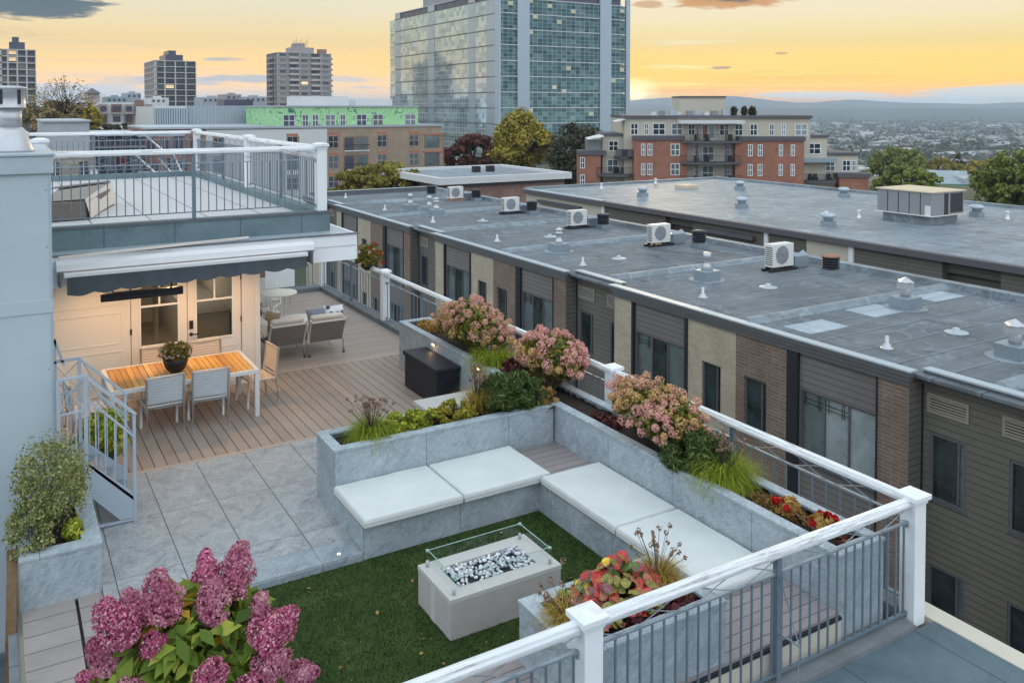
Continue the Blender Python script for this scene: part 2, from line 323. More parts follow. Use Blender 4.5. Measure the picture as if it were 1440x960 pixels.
col = b.ramp(b.math('ADD', b.math('MULTIPLY', wv, .5), b.math('MULTIPLY', g, .5)), [(.25, (.44, .21, .05)), (.5, (.62, .33, .09)), (.75, (.74, .46, .15))]); b.bump(g, .3, .004); b.out(col, .45)
plain('rope_grey', (.24, .22, .20), .85, var=.25, scale=30, bump=.8, bscale=150); plain('cushion_cream', (.66, .60, .53), .9, var=.04, bump=.2, bscale=150); plain('table_cream', (.66, .62, .56), .5, var=.04)
plain('pillow_tan', (.42, .31, .21), .9); plain('pillow_grey', (.20, .23, .27), .9)
b = NB('pillow_pattern'); p = b.pos(); v = b.new('ShaderNodeTexVoronoi'); v.inputs['Scale'].default_value = 9; b.L.new(p, v.inputs['Vector']); b.out(b.ramp(v.outputs['Distance'], [(.38, (.05, .06, .12)), (.45, (.72, .72, .74))], 'CONSTANT'), .85)
plain('soil', (.028, .02, .015), .95, var=.5, scale=30, bump=1, bscale=60); plain('bark', (.09, .065, .045), .9, var=.3, scale=20, bump=1); plain('green_stem', (.10, .13, .035), .7)
plain('weathered_wood', (.15, .095, .05), .85, var=.35, scale=12); plain('cream_panel', (.55, .52, .44), .7, var=.05, scale=1.5); plain('grey_stairs', (.40, .47, .54), .5, .1, .05, 4)
plain('asphalt', (.05, .052, .055), .9, var=.25, scale=2); plain('clay_lintel', (.40, .17, .10), .7); plain('kiln_red', (.16, .03, .03), .7)
b = NB('green_sheathing'); p = b.pos(); n = b.noise(p, .9, 3, .55, 1.8); n2 = b.noise(p, 3, 4, .6, 1.0); col = b.ramp(n2, [(.35, (.24, .52, .22)), (.65, (.42, .68, .38))])
col = b.mix(b.math('MULTIPLY', b.math('MULTIPLY_ADD', n, 22, -13.0, clamp=True), .9), col, (.02, .10, .12, 1)); b.out(col, .7)
m_glass_dark('window_dark'); m_glass_dark('window_blind', (.05, .07, .075), .1, (.20, .25, .26)); m_glass_dark('window_pale', (.14, .18, .20), .1, (.42, .50, .52)); m_glass_dark('window_teal', (.012, .05, .055))
m_glass_dark('patio_glass', (.05, .055, .055), .05)
m_clear('clear_glass'); m_clear('door_glass', (.85, .87, .85), .05); plain('glass_edge', (.30, .46, .43), .2, spec=.8)
m_emit('warm_lamp', (1, .62, .28), 6); m_emit('white_spark', (1, .8, .62), 2.2); m_emit('window_glow', (1, .74, .42), .45); m_emit('orange_glow', (1, .5, .12), 4)
plain('interior_paint', (.55, .50, .43), .8); plain('interior_floor', (.30, .24, .18), .6); plain('interior_brown', (.20, .15, .11), .7)
plain('far_concrete', (.48, .44, .42), .8, var=.06, scale=.3); plain('far_dark', (.045, .05, .085), .35, var=.2, scale=.4, spec=.6); plain('far_grey', (.34, .31, .31), .85, var=.08, scale=.3)
plain('render_white', (.60, .62, .62), .8, var=.05, scale=.4); plain('zinc_panels', (.36, .40, .44), .6, .2, .08, .5); plain('cream_render', (.50, .47, .39), .8, var=.05, scale=.5); plain('slate_band', (.10, .095, .11), .7)
plain('green_roof_metal', (.05, .24, .17), .5); plain('blue_grey_roof', (.26, .33, .36), .6); plain('terrace_tile', (.50, .50, .50), .7, var=.06, scale=2); plain('grill_cover', (.16, .135, .12), .8, var=.2, scale=5); plain('rtu_grey', (.27, .28, .30), .5, .3, .06, 2)
plain('rtu_top', (.60, .50, .36), .6, var=.08, scale=2); plain('rust_wood', (.32, .17, .12), .85); plain('ac_white', (.66, .67, .64), .45, var=.03); plain('tower_frame', (.37, .44, .51), .4, .2, .05, .2)
def m_curtain(name, cs, mullion, ax, p1, p2, rough=.12, spec=.9, glow=0.0, tk=.06):
    b = NB(name); p = b.pos(); x, y, z = b.xyz(p); c = x if ax == 'x' else y
    j = b.math('MAXIMUM', line(b, c, p1, p1*tk, .1), line(b, z, p2, p2*tk*1.1, .5))
    wc = white(b, b.comb(cell(b, c, p1, .1), cell(b, z, p2, .5), 0)); n = b.noise(p, .25, 4, .6, .8)
    col = b.ramp(b.math('ADD', b.math('MULTIPLY', wc, .55), b.math('MULTIPLY', n, .45)), cs); col = b.mix(j, col, (*mullion, 1))
    b.bump(b.noise(p, .35, 2), .04, .3)
    if glow:
        gl = b.math('MULTIPLY', b.math('GREATER_THAN', wc, 1-glow), b.math('SUBTRACT', 1.0, j)); b.b.inputs['Emission Color'].default_value = (1, .78, .35, 1); b.L.new(b.math('MULTIPLY', gl, .30), b.b.inputs['Emission Strength'])
    return b.out(col, b.math('MULTIPLY_ADD', j, .4, rough), b.math('MULTIPLY_ADD', j, -.6, .6), spec)
m_curtain('curtain_left', [(.15, (.22, .30, .32)), (.5, (.38, .47, .47)), (.85, (.56, .63, .60))], (.46, .54, .59), 'y', 1.55, 1.3, .05)
plain('tower_panel', (.33, .40, .44), .25, .45, .05, .2); m_curtain('curtain_right', [(.2, (.012, .05, .06)), (.5, (.04, .105, .115)), (.75, (.09, .17, .175)), (.97, (.28, .36, .36))], (.30, .38, .41), 'x', 1.45, .98, .10, glow=.03)
FOL = dict(
 far_tree=[(0, (.022, .036, .018)), (.6, (.06, .085, .035)), (1, (.12, .13, .05))],
 hyd_pink=[(0, (0.425, 0.204, 0.138)), (.3, (0.614, 0.336, 0.241)), (.6, (0.755, 0.480, 0.345)), (.85, (0.826, 0.600, 0.414)), (1, (0.779, 0.648, 0.345))],
 hyd_rose=[(0, (0.560, 0.253, 0.235)), (.35, (0.739, 0.391, 0.347)), (.7, (0.829, 0.517, 0.448)), (1, (0.850, 0.621, 0.493))],
 hyd_rust=[(0, (0.408, 0.240, 0.099)), (.35, (0.624, 0.396, 0.187)), (.7, (0.744, 0.540, 0.242)), (1, (0.792, 0.648, 0.330))],
 hyd_purple=[(0, (.26, .05, .11)), (.25, (.46, .13, .22)), (.55, (.62, .25, .35)), (.82, (.76, .46, .50)), (1, (.88, .76, .64))],
 hyd_leaf=[(0, (.05, .10, .015)), (.4, (.14, .22, .03)), (.75, (.26, .34, .045)), (.94, (.42, .44, .07)), (1, (.75, .36, .02))],
 shrub_leaf=[(0, (0.048, 0.072, 0.017)), (.5, (0.136, 0.160, 0.035)), (.85, (0.288, 0.272, 0.042)), (1, (0.448, 0.256, 0.056))],
 juniper=[(0, (.02, .04, .012)), (.5, (.065, .11, .03)), (.85, (.13, .19, .05)), (1, (.22, .28, .09))],
 sedum=[(0, (0.135, 0.203, 0.024)), (.4, (0.324, 0.405, 0.042)), (.8, (0.540, 0.567, 0.072)), (1, (0.675, 0.567, 0.096))],
 sedum_gold=[(0, (.14, .15, .02)), (.4, (.32, .30, .035)), (.8, (.48, .42, .06)), (1, (.52, .34, .06))],
 grass_green=[(0, (0.105, 0.160, 0.014)), (.5, (0.270, 0.348, 0.024)), (1, (0.540, 0.551, 0.072))],
 grass_gold=[(0, (0.208, 0.156, 0.024)), (.5, (0.468, 0.377, 0.060)), (1, (0.650, 0.390, 0.120))],
 seed=[(0, (.18, .11, .08)), (.5, (.34, .22, .16)), (1, (.46, .34, .24))],
 red_leaf=[(0, (.10, .012, .018)), (.3, (.36, .03, .03)), (.55, (.50, .08, .04)), (.75, (.24, .16, .04)), (1, (.40, .36, .08))],
 maroon=[(0, (.05, .012, .02)), (.6, (.12, .03, .035)), (1, (.24, .10, .04))],
 scarlet=[(0, (.36, .006, .008)), (1, (.62, .02, .02))], gold_leaf=[(0, (.30, .15, .04)), (1, (.55, .36, .10))],
 olive_bush=[(0, (.10, .12, .035)), (.5, (.25, .28, .09)), (1, (.50, .50, .24))],
 tree_gold=[(0, (0.155, 0.135, 0.019)), (.5, (0.326, 0.270, 0.039)), (1, (0.527, 0.405, 0.065))], tree_red=[(0, (0.072, 0.026, 0.023)), (.5, (0.143, 0.052, 0.042)), (1, (0.221, 0.091, 0.058))],
 tree_dark=[(0, (0.033, 0.036, 0.021)), (.5, (0.068, 0.068, 0.036)), (1, (0.112, 0.098, 0.052))], tree_olive=[(0, (0.109, 0.098, 0.019)), (.5, (0.232, 0.203, 0.039)), (1, (0.372, 0.315, 0.065))],
 tree_green=[(0, (0.078, 0.105, 0.019)), (.5, (0.171, 0.210, 0.039)), (1, (0.295, 0.330, 0.065))], tree_bare=[(0, (0.156, 0.117, 0.065)), (.5, (0.286, 0.221, 0.104)), (1, (0.442, 0.351, 0.156))],
 tree_rust=[(0, (0.139, 0.083, 0.026)), (.5, (0.264, 0.165, 0.052)), (1, (0.403, 0.270, 0.078))],
 flower_white=[(0, (.6, .5, .5)), (1, (.8, .76, .72))], flower_red=[(0, (.5, .03, .02)), (1, (.7, .12, .04))], basket_leaf=[(0, (.07, .09, .02)), (.6, (.20, .19, .04)), (1, (.36, .22, .05))])
for k, st in FOL.items(): m_foliage(k, st, .3 if 'tree' not in k else .2, clump=(.35 if 'tree' in k else 13 if k in ('hyd_pink', 'hyd_rose', 'hyd_rust') else 9 if k == 'hyd_purple' else 0))
m_foliage('turf_blade', [(0, (.012, .035, .008)), (.5, (.035, .085, .022)), (.9, (.07, .13, .04)), (1, (.22, .24, .10))], .2)
m_foliage('hyd_magenta', [(0, (.20, .02, .09)), (.35, (.56, .10, .24)), (.7, (.74, .26, .40)), (1, (.88, .62, .62))], .3)
plain('hyd_core', (.34, .08, .16), .9, var=.3, scale=40)

# ------------------------------------------------------------------ mesh builders
class MB:
    def __init__(s): s.v = []; s.f = []; s.mi = []; s.mats = []; s.sm = []
    def mat(s, m):
        if m not in s.mats: s.mats.append(m)
        return s.mats.index(m)
    def add(s, vs, fs, m, smooth=False):
        o = len(s.v); s.v += [tuple(v) for v in vs]; k = s.mat(m)
        for f in fs: s.f.append(tuple(i+o for i in f)); s.mi.append(k); s.sm.append(smooth)
        return s
    def box(s, x0, x1, y0, y1, z0, z1, m):
        v = [(x, y, z) for z in (z0, z1) for y in (y0, y1) for x in (x0, x1)]
        return s.add(v, [(0, 2, 3, 1), (4, 5, 7, 6), (0, 1, 5, 4), (2, 6, 7, 3), (0, 4, 6, 2), (1, 3, 7, 5)], m)
    def obox(s, a, b, w_, h, m, up=(0, 0, 1)):
        """bar from a to b, width w_ (sideways) and height h (along up)"""
        a = Vector(a); b = Vector(b); d = (b-a).normalized(); u = Vector(up); sd = d.cross(u)
        if sd.length < 1e-4: sd = Vector((1, 0, 0))
        sd.normalize(); u = sd.cross(d).normalized(); v = []
        for p in (a, b):
            for i, j in ((-1, -1), (1, -1), (1, 1), (-1, 1)): v.append(p+sd*(i*w_/2)+u*(j*h/2))
        return s.add(v, [(0, 1, 2, 3), (7, 6, 5, 4), (0, 4, 5, 1), (1, 5, 6, 2), (2, 6, 7, 3), (3, 7, 4, 0)], m)
    def tube(s, pts, r, m, n=8, cap=True):
        pts = [Vector(p) for p in pts]; k = len(pts); rs = r if isinstance(r, (list, tuple)) else [r]*k; v = []; f = []
        for i, p in enumerate(pts):
            d = (pts[min(i+1, k-1)]-pts[max(i-1, 0)]).normalized(); a = d.cross(Vector((0, 0, 1)))
            if a.length < 1e-3: a = d.cross(Vector((0, 1, 0)))
            a.normalize(); c = d.cross(a)
            for j in range(n): t = 2*math.pi*j/n; v.append(p+(a*math.cos(t)+c*math.sin(t))*rs[i])
        for i in range(k-1):
            for j in range(n): q = (j+1) % n; f.append((i*n+j, i*n+q, (i+1)*n+q, (i+1)*n+j))
        if cap: f.append(tuple(range(n))); f.append(tuple(reversed(range((k-1)*n, k*n))))
        return s.add(v, f, m, True)
    def lathe(s, cx, cy, prof, m, n=20, smooth=True):
        v = []; f = []
        for r, z in prof:
            for j in range(n): t = 2*math.pi*j/n; v.append((cx+r*math.cos(t), cy+r*math.sin(t), z))
        for i in range(len(prof)-1):
            for j in range(n): q = (j+1) % n; f.append((i*n+j, i*n+q, (i+1)*n+q, (i+1)*n+j))
        f.append(tuple(reversed(range(n)))); f.append(tuple(range((len(prof)-1)*n, len(prof)*n)))
        return s.add(v, f, m, smooth)
    def prism(s, poly, z0, z1, m):
        n = len(poly); v = [(x, y, z0) for x, y in poly]+[(x, y, z1) for x, y in poly]
        return s.add(v, [tuple(reversed(range(n))), tuple(range(n, 2*n))]+[(i, (i+1) % n, n+(i+1) % n, n+i) for i in range(n)], m)
    def build(s, name, parent=None, bevel=0, loc=None, seg=2):
        me = bpy.data.meshes.new(name); me.from_pydata(s.v, [], s.f)
        for m in s.mats: me.materials.append(MAT[m])
        me.polygons.foreach_set('material_index', s.mi); me.polygons.foreach_set('use_smooth', s.sm); me.update()
        o = bpy.data.objects.new(name, me); COL.objects.link(o)
        if parent: o.parent = parent; o.matrix_parent_inverse = Matrix.Translation(-Vector(parent.location)) if LOCALPAR[0] == 0 else Matrix()
        if loc: o.location = loc
        if bevel:
            b_ = o.modifiers.new('bevel', 'BEVEL'); b_.width = bevel; b_.segments = seg; b_.limit_method = 'ANGLE'
        return o
LOCALPAR = [0]     # 0: part coordinates are world coordinates; 1: relative to the parent
def tag(o, label=None, cat=None, group=None, kind=None):
    if label: o['label'] = label
    if cat: o['category'] = cat
    if group: o['group'] = group
    if kind: o['kind'] = kind
    return o
def thing(name, loc, label, cat, group=None, rz=0):
    o = bpy.data.objects.new(name, None); COL.objects.link(o); o.location = loc; o.rotation_euler = (0, 0, rz); o.empty_display_size = .2
    return tag(o, label, cat, group)
def link_copy(o, parent=None, loc=None, rz=None, label=None, group=None):
    c = o.copy(); COL.objects.link(c)
    if parent: c.parent = parent
    if loc is not None: c.location = loc
    if rz is not None: c.rotation_euler = (0, 0, rz)
    for ch in o.children: link_copy(ch, c)
    return tag(c, label, None, group)
def qmesh(name, V, F, mats, mi, parent=None, smooth=False):
    """fast mesh from numpy arrays: V (n,3), F (m,k)"""
    me = bpy.data.meshes.new(name); k = F.shape[1]
    me.vertices.add(len(V)); me.vertices.foreach_set('co', V.astype(np.float32).ravel())
    me.loops.add(F.size); me.loops.foreach_set('vertex_index', F.astype(np.int32).ravel())
    me.polygons.add(len(F)); me.polygons.foreach_set('loop_start', np.arange(len(F), dtype=np.int32)*k); me.polygons.foreach_set('loop_total', np.full(len(F), k, np.int32))
    for m in mats: me.materials.append(MAT[m])
    if mi is not None: me.polygons.foreach_set('material_index', np.asarray(mi, np.int32))
    me.update(calc_edges=True); me.validate()
    o = bpy.data.objects.new(name, me); COL.objects.link(o)
    if parent: o.parent = parent; o.matrix_parent_inverse = Matrix.Translation(-Vector(parent.location)) if LOCALPAR[0] == 0 else Matrix()
    return o
def unit(a): return a/np.maximum(np.linalg.norm(a, axis=-1, keepdims=True), 1e-9)
def leaf_quads(rng, P, size, aspect=1.6, normal=None, jitter=.8, fold=.0):
    """one rhombus-shaped leaf per point"""
    n = len(P); nr = unit(rng.normal(size=(n, 3))) if normal is None else unit(normal+rng.normal(size=(n, 3))*jitter)
    t = unit(np.cross(nr, rng.normal(size=(n, 3)))); b_ = np.cross(nr, t); s_ = (size*rng.uniform(.6, 1.35, n))[:, None]
    a = P-t*s_*aspect/2; c = P+t*s_*aspect/2; l = P+b_*s_/2+nr*s_*fold-t*s_*.1; r = P-b_*s_/2+nr*s_*fold-t*s_*.1
    V = np.stack([a, l, c, r], 1).reshape(-1, 3); F = np.arange(n*4).reshape(-1, 4); return V, F
def ball_pts(rng, n, c, rad, shell=.5):
    d = unit(rng.normal(size=(n, 3))); rr = rng.uniform(shell, 1, n)**.6
    return np.array(c)+d*np.array(rad)*rr[:, None], d
def blades(rng, c, n, length, spread, width, droop=.5, rad=.05):
    """curved grass blades: 3-segment strips"""
    az_ = rng.uniform(0, 2*np.pi, n); tilt = np.abs(rng.normal(0, spread, n)); Ln = length*rng.uniform(.6, 1.15, n)
    h = np.stack([np.cos(az_), np.sin(az_), np.zeros(n)], 1); sd = np.stack([-np.sin(az_), np.cos(az_), np.zeros(n)], 1)
    base = np.array(c)+h*(rng.uniform(0, rad, n))[:, None]+sd*(rng.normal(0, rad*.5, n))[:, None]; rows = []
    for k, t in enumerate((0, .4, .75, 1.0)):
        ang = tilt+droop*t*t*(.5+rng.uniform(0, 1, n)); p = base+(h*np.sin(ang)[:, None]+np.array([0, 0, 1.])*np.cos(ang)[:, None])*(Ln*t)[:, None]
        wdt = width*(1-t*.85); rows += [p-sd*wdt/2, p+sd*wdt/2]
    V = np.stack(rows, 1).reshape(-1, 3); base_i = np.arange(n)[:, None]*8
    F = np.concatenate([base_i+np.array([[k, k+1, k+3, k+2]]) for k in (0, 2, 4)], 1).reshape(-1, 4); return V, F
def cat(parts):
    Vs = []; Fs = []; o = 0
    for V, F in parts: Vs.append(V); Fs.append(F+o); o += len(V)
    return np.concatenate(Vs), np.concatenate(Fs)
rng = np.random.default_rng(7); random.seed(7)
def struct(name, mb, **k):
    o = mb.build(name, **k); o['kind'] = 'structure'; return o
# ------------------------------------------------------------------ terrain
def terrain_z(x, y):
    def ss(a, b, t): t = np.clip((t-a)/(b-a), 0, 1); return t*t*(3-2*t)
    f = np.maximum(ss(135, 520, x), ss(620, 1300, y)); return -9.6-56*f
gx = np.concatenate([np.linspace(-1200, -100, 12), np.linspace(-50, 600, 27), np.linspace(700, 9000, 30)]); gy = np.concatenate([np.linspace(-600, -50, 8), np.linspace(0, 600, 25), np.linspace(700, 9000, 30)])
GX, GY = np.meshgrid(gx, gy); V = np.stack([GX.ravel(), GY.ravel(), terrain_z(GX, GY).ravel()], 1); nx_ = len(gx)
F = np.array([(j*nx_+i, j*nx_+i+1, (j+1)*nx_+i+1, (j+1)*nx_+i) for j in range(len(gy)-1) for i in range(nx_-1)])
b = NB('ground_cover'); p = b.pos(); n = b.noise(p, .012, 6, .65, .5); n2 = b.noise(p, .05, 5, .7)
b.out(b.ramp(b.math('ADD', b.math('MULTIPLY', n, .5), b.math('MULTIPLY', n2, .5)), [(.38, (.03, .04, .02)), (.5, (.06, .075, .035)), (.6, (.11, .11, .09)), (.7, (.17, .17, .165))]), .9)
o = qmesh('ground', V, F, ['ground_cover'], None); o['kind'] = 'structure'
# street and back lanes between the houses
struct('back_lane', MB().box(7.9, 16.8, -20, 75, -9.6, -9.5, 'asphalt')); struct('courtyard_lane', MB().box(26.5, 31.4, -20, 75, -9.6, -9.5, 'asphalt'))
struct('street', MB().box(-60, 150, 112, 122, -9.6, -9.5, 'asphalt'))
# hills
def hills(name, D, prof, depth, mat):
    vs = []; fs = []; xs = sorted(prof); pxs = np.linspace(xs[0][0], xs[-1][0], 120); hy = np.interp(pxs, [a for a, _ in xs], [b_ for _, b_ in xs])
    for i, (px, py) in enumerate(zip(pxs, hy)):
        t = far(px, py+random.uniform(-.25, .25), D); m = far(px, 151, D-depth*.45); bt = far(px, 150, D-depth); bk = far(px, 150, D+depth*.5)
        vs += [(bt.x, bt.y, -70), (m.x, m.y, (t.z+70)*.55-70), tuple(t), (bk.x, bk.y, -70)]
    for i in range(119):
        for k in range(3): fs.append((i*4+k, (i+1)*4+k, (i+1)*4+k+1, i*4+k+1))
    m_ = MB(); m_.add(vs, fs, mat, True); return struct(name, m_)
b = NB('hill_forest'); p = b.pos(); n = b.noise(p, .006, 6, .7); b.out(b.ramp(n, [(.35, (.02, .035, .02)), (.7, (.06, .075, .04))]), .9)
hills('hills', 7000, [(500, 146), (700, 143), (850, 144), (885, 142), (930, 138), (985, 135.5), (1035, 135.5), (1060, 138), (1090, 142), (1120, 144.5), (1150, 144), (1180, 141), (1200, 140), (1230, 142), (1260, 144), (1330, 145.5), (1380, 146.5), (1400, 145), (1440, 144), (1560, 146), (1900, 145)], 1800, 'hill_forest')
hills('near_ridge', 4600, [(820, 153), (1100, 152.5), (1200, 154), (1300, 152), (1440, 153), (1900, 152)], 900, 'hill_forest')
# haze (closed volume, ends above the highest thing inside)
hz = MB().box(-1300, 9050, -700, 9050, -72, 76, 'hill_forest').build('haze'); hz['kind'] = 'stuff'
hm = bpy.data.materials.new('haze'); hm.use_nodes = True; hn = hm.node_tree.nodes; hn.clear(); ho = hn.new('ShaderNodeOutputMaterial'); hp = hn.new('ShaderNodeVolumePrincipled')
hp.inputs['Color'].default_value = (.66, .82, 1.0, 1); hp.inputs['Density'].default_value = 1.45e-4; hp.inputs['Anisotropy'].default_value = .0
hm.node_tree.links.new(hp.outputs[0], ho.inputs['Volume']); hz.data.materials.clear(); hz.data.materials.append(hm)

# ------------------------------------------------------------------ own building
bl = thing('terrace_building', (2, 12, -9.6), 'white building under the foreground terrace, with double garden doors, long overhang and upper roof terrace', 'building')
P = lambda mb, name, par=bl, **k: mb.build(name, par, **k)
m = MB(); m.box(.10, 7.60, -8, 22.6, -9.6, -.14, 'cream_panel'); P(m, 'lower_wall')
m = MB(); m.box(-6, .10, -8, 11.1, -9.6, -1.3, 'cream_panel').box(-6, .02, -8, 11.1, -1.3, -1.22, 'roof_membrane').box(.02, .10, -8, 11.1, -1.3, -.1, 'curb_membrane'); P(m, 'side_roof')
m = MB(); m.box(.1, 7.60, -8, 4.90, -.14, 0, 'roof_membrane').box(.1, 7.33, 4.90, 5.10, -.14, .045, 'curb_membrane'); P(m, 'front_roof')
m = MB(); m.box(7.60, 7.82, -8, 5.25, -.34, .012, 'cream_panel').box(7.60, 7.70, 5.25, 22.9, -.34, -.02, 'cream_panel'); P(m, 'roof_edge_trim')
m = MB(); m.box(7.33, 7.60, 5.12, 22.6, -.14, .11, 'curb_membrane').box(4.0, 7.33, 22.25, 22.6, -.14, .11, 'curb_membrane'); P(m, 'deck_curb', bevel=.01)
WY = 15.5
# door wall with openings
def wall_y(name, x0, x1, z0, z1, holes, y0, y1, mat, par):
    xs = sorted({x0, x1, *[h[0] for h in holes], *[h[1] for h in holes]}); m = MB()
    for a, c in zip(xs, xs[1:]):
        zs = [z0]+sorted(sum([[h[2], h[3]] for h in holes if h[0] <= a+1e-6 and h[1] >= c-1e-6], []))+[z1]
        for i in range(0, len(zs), 2):
            if zs[i+1]-zs[i] > 1e-4: m.box(a, c, y0, y1, zs[i], zs[i+1], mat)
    return m.build(name, par)
wall_y('door_wall', .4, 3.9, 0, 2.35, [(.62, 3.68, .04, 2.2)], WY, WY+.14, 'door_paint', bl)
P(MB().box(3.90, 3.99, WY-.03, 22, 0, 2.35, 'soffit_white'), 'side_wall')
def leaf_door(x0, x1, glass, hinge, handle):
    r = MB(); y0, y1 = WY+.03, WY+.075; fr = .13
    if glass:
        gz0, gz1 = .88, 1.96; gx0, gx1 = x0+.155, x1-.155
        r = wall_y('door', x0+.006, x1-.006, .05, 2.19, [(gx0, gx1, gz0, gz1)], y0, y1, 'door_paint', bl)
        t = MB(); mz = 1.53; mxx = (gx0+gx1)/2
        t.box(gx0, gx1, y0-.004, y0+.03, mz, mz+.03, 'white_paint').box(mxx-.014, mxx+.014, y0-.006, y0+.03, mz+.03, gz1, 'white_paint')
        for a, c, z0, z1 in ((gx0-.02, gx0, gz0-.02, gz1+.02), (gx1, gx1+.02, gz0-.02, gz1+.02), (gx0, gx1, gz0-.02, gz0), (gx0, gx1, gz1, gz1+.02)): t.box(a, c, y0-.012, y0, z0, z1, 'white_paint')
        t.build('window_bar', r); MB().box(gx0, gx1, y0+.02, y0+.028, gz0, gz1, 'door_glass').build('pane', r)
        q = MB()
        for a, c, z0, z1 in ((x0+.12, x1-.12, .2, .215), (x0+.12, x1-.12, .70, .715), (x0+.12, x0+.135, .215, .70), (x1-.135, x1-.12, .215, .70)): q.box(a, c, y0-.008, y0, z0, z1, 'door_paint')
        q.build('door_panel', r)
    else:
        q = MB(); q.box(x0, x1-.006, y0, y1, .05, 2.19, 'door_paint'); r = q.build('door', bl)
        q = MB()
        for z0, z1 in ((.14, .86), (.98, 1.5), (1.62, 2.1)):
            q.box(x0+.1, x1-.14, y0-.007, y0, z0, z0+.014, 'door_paint').box(x0+.1, x1-.14, y0-.007, y0, z1-.014, z1, 'door_paint').box(x1-.154, x1-.14, y0-.007, y0, z0+.014, z1-.014, 'door_paint').box(x0+.1, x0+.114, y0-.007, y0, z0+.014, z1-.014, 'door_paint')
        q.build('door_panel', r)
    hx = x1 if hinge > 0 else x0
    for z in (.35, 1.1, 1.85): MB().box(hx-.012, hx+.012, y0-.016, y0-.001, z, z+.1, 'dark_metal').build('hinge', r)
    if handle:
        h = MB().box(x0+.03, x0+.09, y0-.03, y0, 1.08, 1.22, 'black_plastic'); h.lathe(0, 0, [(.001, 0), (.032, 0), (.032, .02), (.001, .021)], 'black_plastic', 16)
        for i in range(8, len(h.v)): a = h.v[i]; h.v[i] = (x0+.06+a[0], y0-.002-a[2], .985+a[1])
        h.box(x0+.06, x0+.18, y0-.055, y0-.04, .975, .995, 'black_plastic').box(x0+.053, x0+.067, y0-.055, y0-.02, .978, .992, 'black_plastic'); h.build('handle', r)
leaf_door(.64, 1.87, False, 1, False); leaf_door(1.87, 2.765, True, -1, False); leaf_door(2.765, 3.67, True, 1, True)
# room behind the glass
m = MB(); m.box(.5, 3.85, 21.0, 21.1, 0, 2.35, 'interior_paint').box(.4, .5, WY+.14, 21, 0, 2.35, 'interior_paint').box(3.85, 3.9, WY+.14, 21, 0, 2.35, 'interior_paint').box(.5, 3.85, WY+.14, 21, .0, .012, 'interior_floor').box(.5, 3.85, WY+.14, 21, 2.3, 2.35, 'interior_paint')
P(m, 'interior_room')
m = MB(); m.box(1.5, 2.1, 18.5, 20.8, .012, .9, 'interior_brown').box(3.1, 3.8, 17.0, 20.9, .012, .95, 'interior_paint').box(3.08, 3.82, 16.98, 20.92, .95, .99, 'concrete_pale').tube([(2.5, 17.2, .02), (2.5, 17.2, 2.25)], .05, 'interior_paint'); P(m, 'kitchen_counter')
# overhang
m = MB(); m.box(.3, 5.1, 13.72, 25.4, 2.36, 2.40, 'soffit_white'); P(m, 'soffit')
m = MB(); m.box(.3, 5.12, 13.66, 13.72, 2.36, 2.60, 'white_paint').box(.3, 5.12, 13.645, 13.72, 2.604, 2.785, 'white_paint').box(5.10, 5.16, 13.72, 25.4, 2.36, 2.785, 'white_paint'); P(m, 'fascia')
m = MB(); m.box(.3, 5.1, 13.72, 14.16, 2.41, 2.79, 'coping_metal').box(4.85, 5.1, 14.16, 25.4, 2.41, 2.79, 'coping_metal').box(.28, 5.17, 13.62, 13.73, 2.787, 2.80, 'coping_dark'); P(m, 'roof_flashing')
m = MB(); m.box(.4, 4.84, 14.16, 14.40, 2.41, 3.13, 'parapet_membrane').box(4.62, 4.84, 14.40, 25.0, 2.41, 3.13, 'parapet_membrane').box(.4, 4.62, 24.75, 25.0, 2.41, 3.13, 'parapet_membrane').box(.38, 4.86, 14.14, 14.158, 3.10, 3.14, 'coping_dark'); P(m, 'parapet')
m = MB(); m.box(.4, 4.62, 14.40, 24.75, 2.8, 3.0, 'terrace_tile'); P(m, 'upper_terrace_floor')
m = MB()
for x in (1.3, 2.2, 3.1, 4.0):
    m.box(x-.006, x+.006, 14.42, 24.7, 3.0, 3.003, 'dark_metal')
P(m, 'tile_joint')
lamp_pts = [(1.3, 14.75), (2.4, 14.75), (3.4, 14.75)]
for i, (x, y) in enumerate(lamp_pts):
    MB().lathe(x, y, [(.05, 2.355), (.055, 2.36), (.04, 2.352), (.001, 2.352)], 'warm_lamp', 16).build('downlight', bl)
    ld = bpy.data.lights.new('downlight_lamp', 'SPOT'); ld.energy = 58; ld.color = (1, .60, .28); ld.spot_size = R(150); ld.spot_blend = .8; ld.shadow_soft_size = .06
    lo = bpy.data.objects.new('downlight_lamp', ld); COL.objects.link(lo); lo.location = (x, y, 2.33)
ld = bpy.data.lights.new('room_lamp', 'POINT'); ld.energy = 40; ld.color = (1, .86, .70); ld.shadow_soft_size = .25; lo = bpy.data.objects.new('room_lamp', ld); COL.objects.link(lo); lo.location = (2.6, 18.6, 2.0)
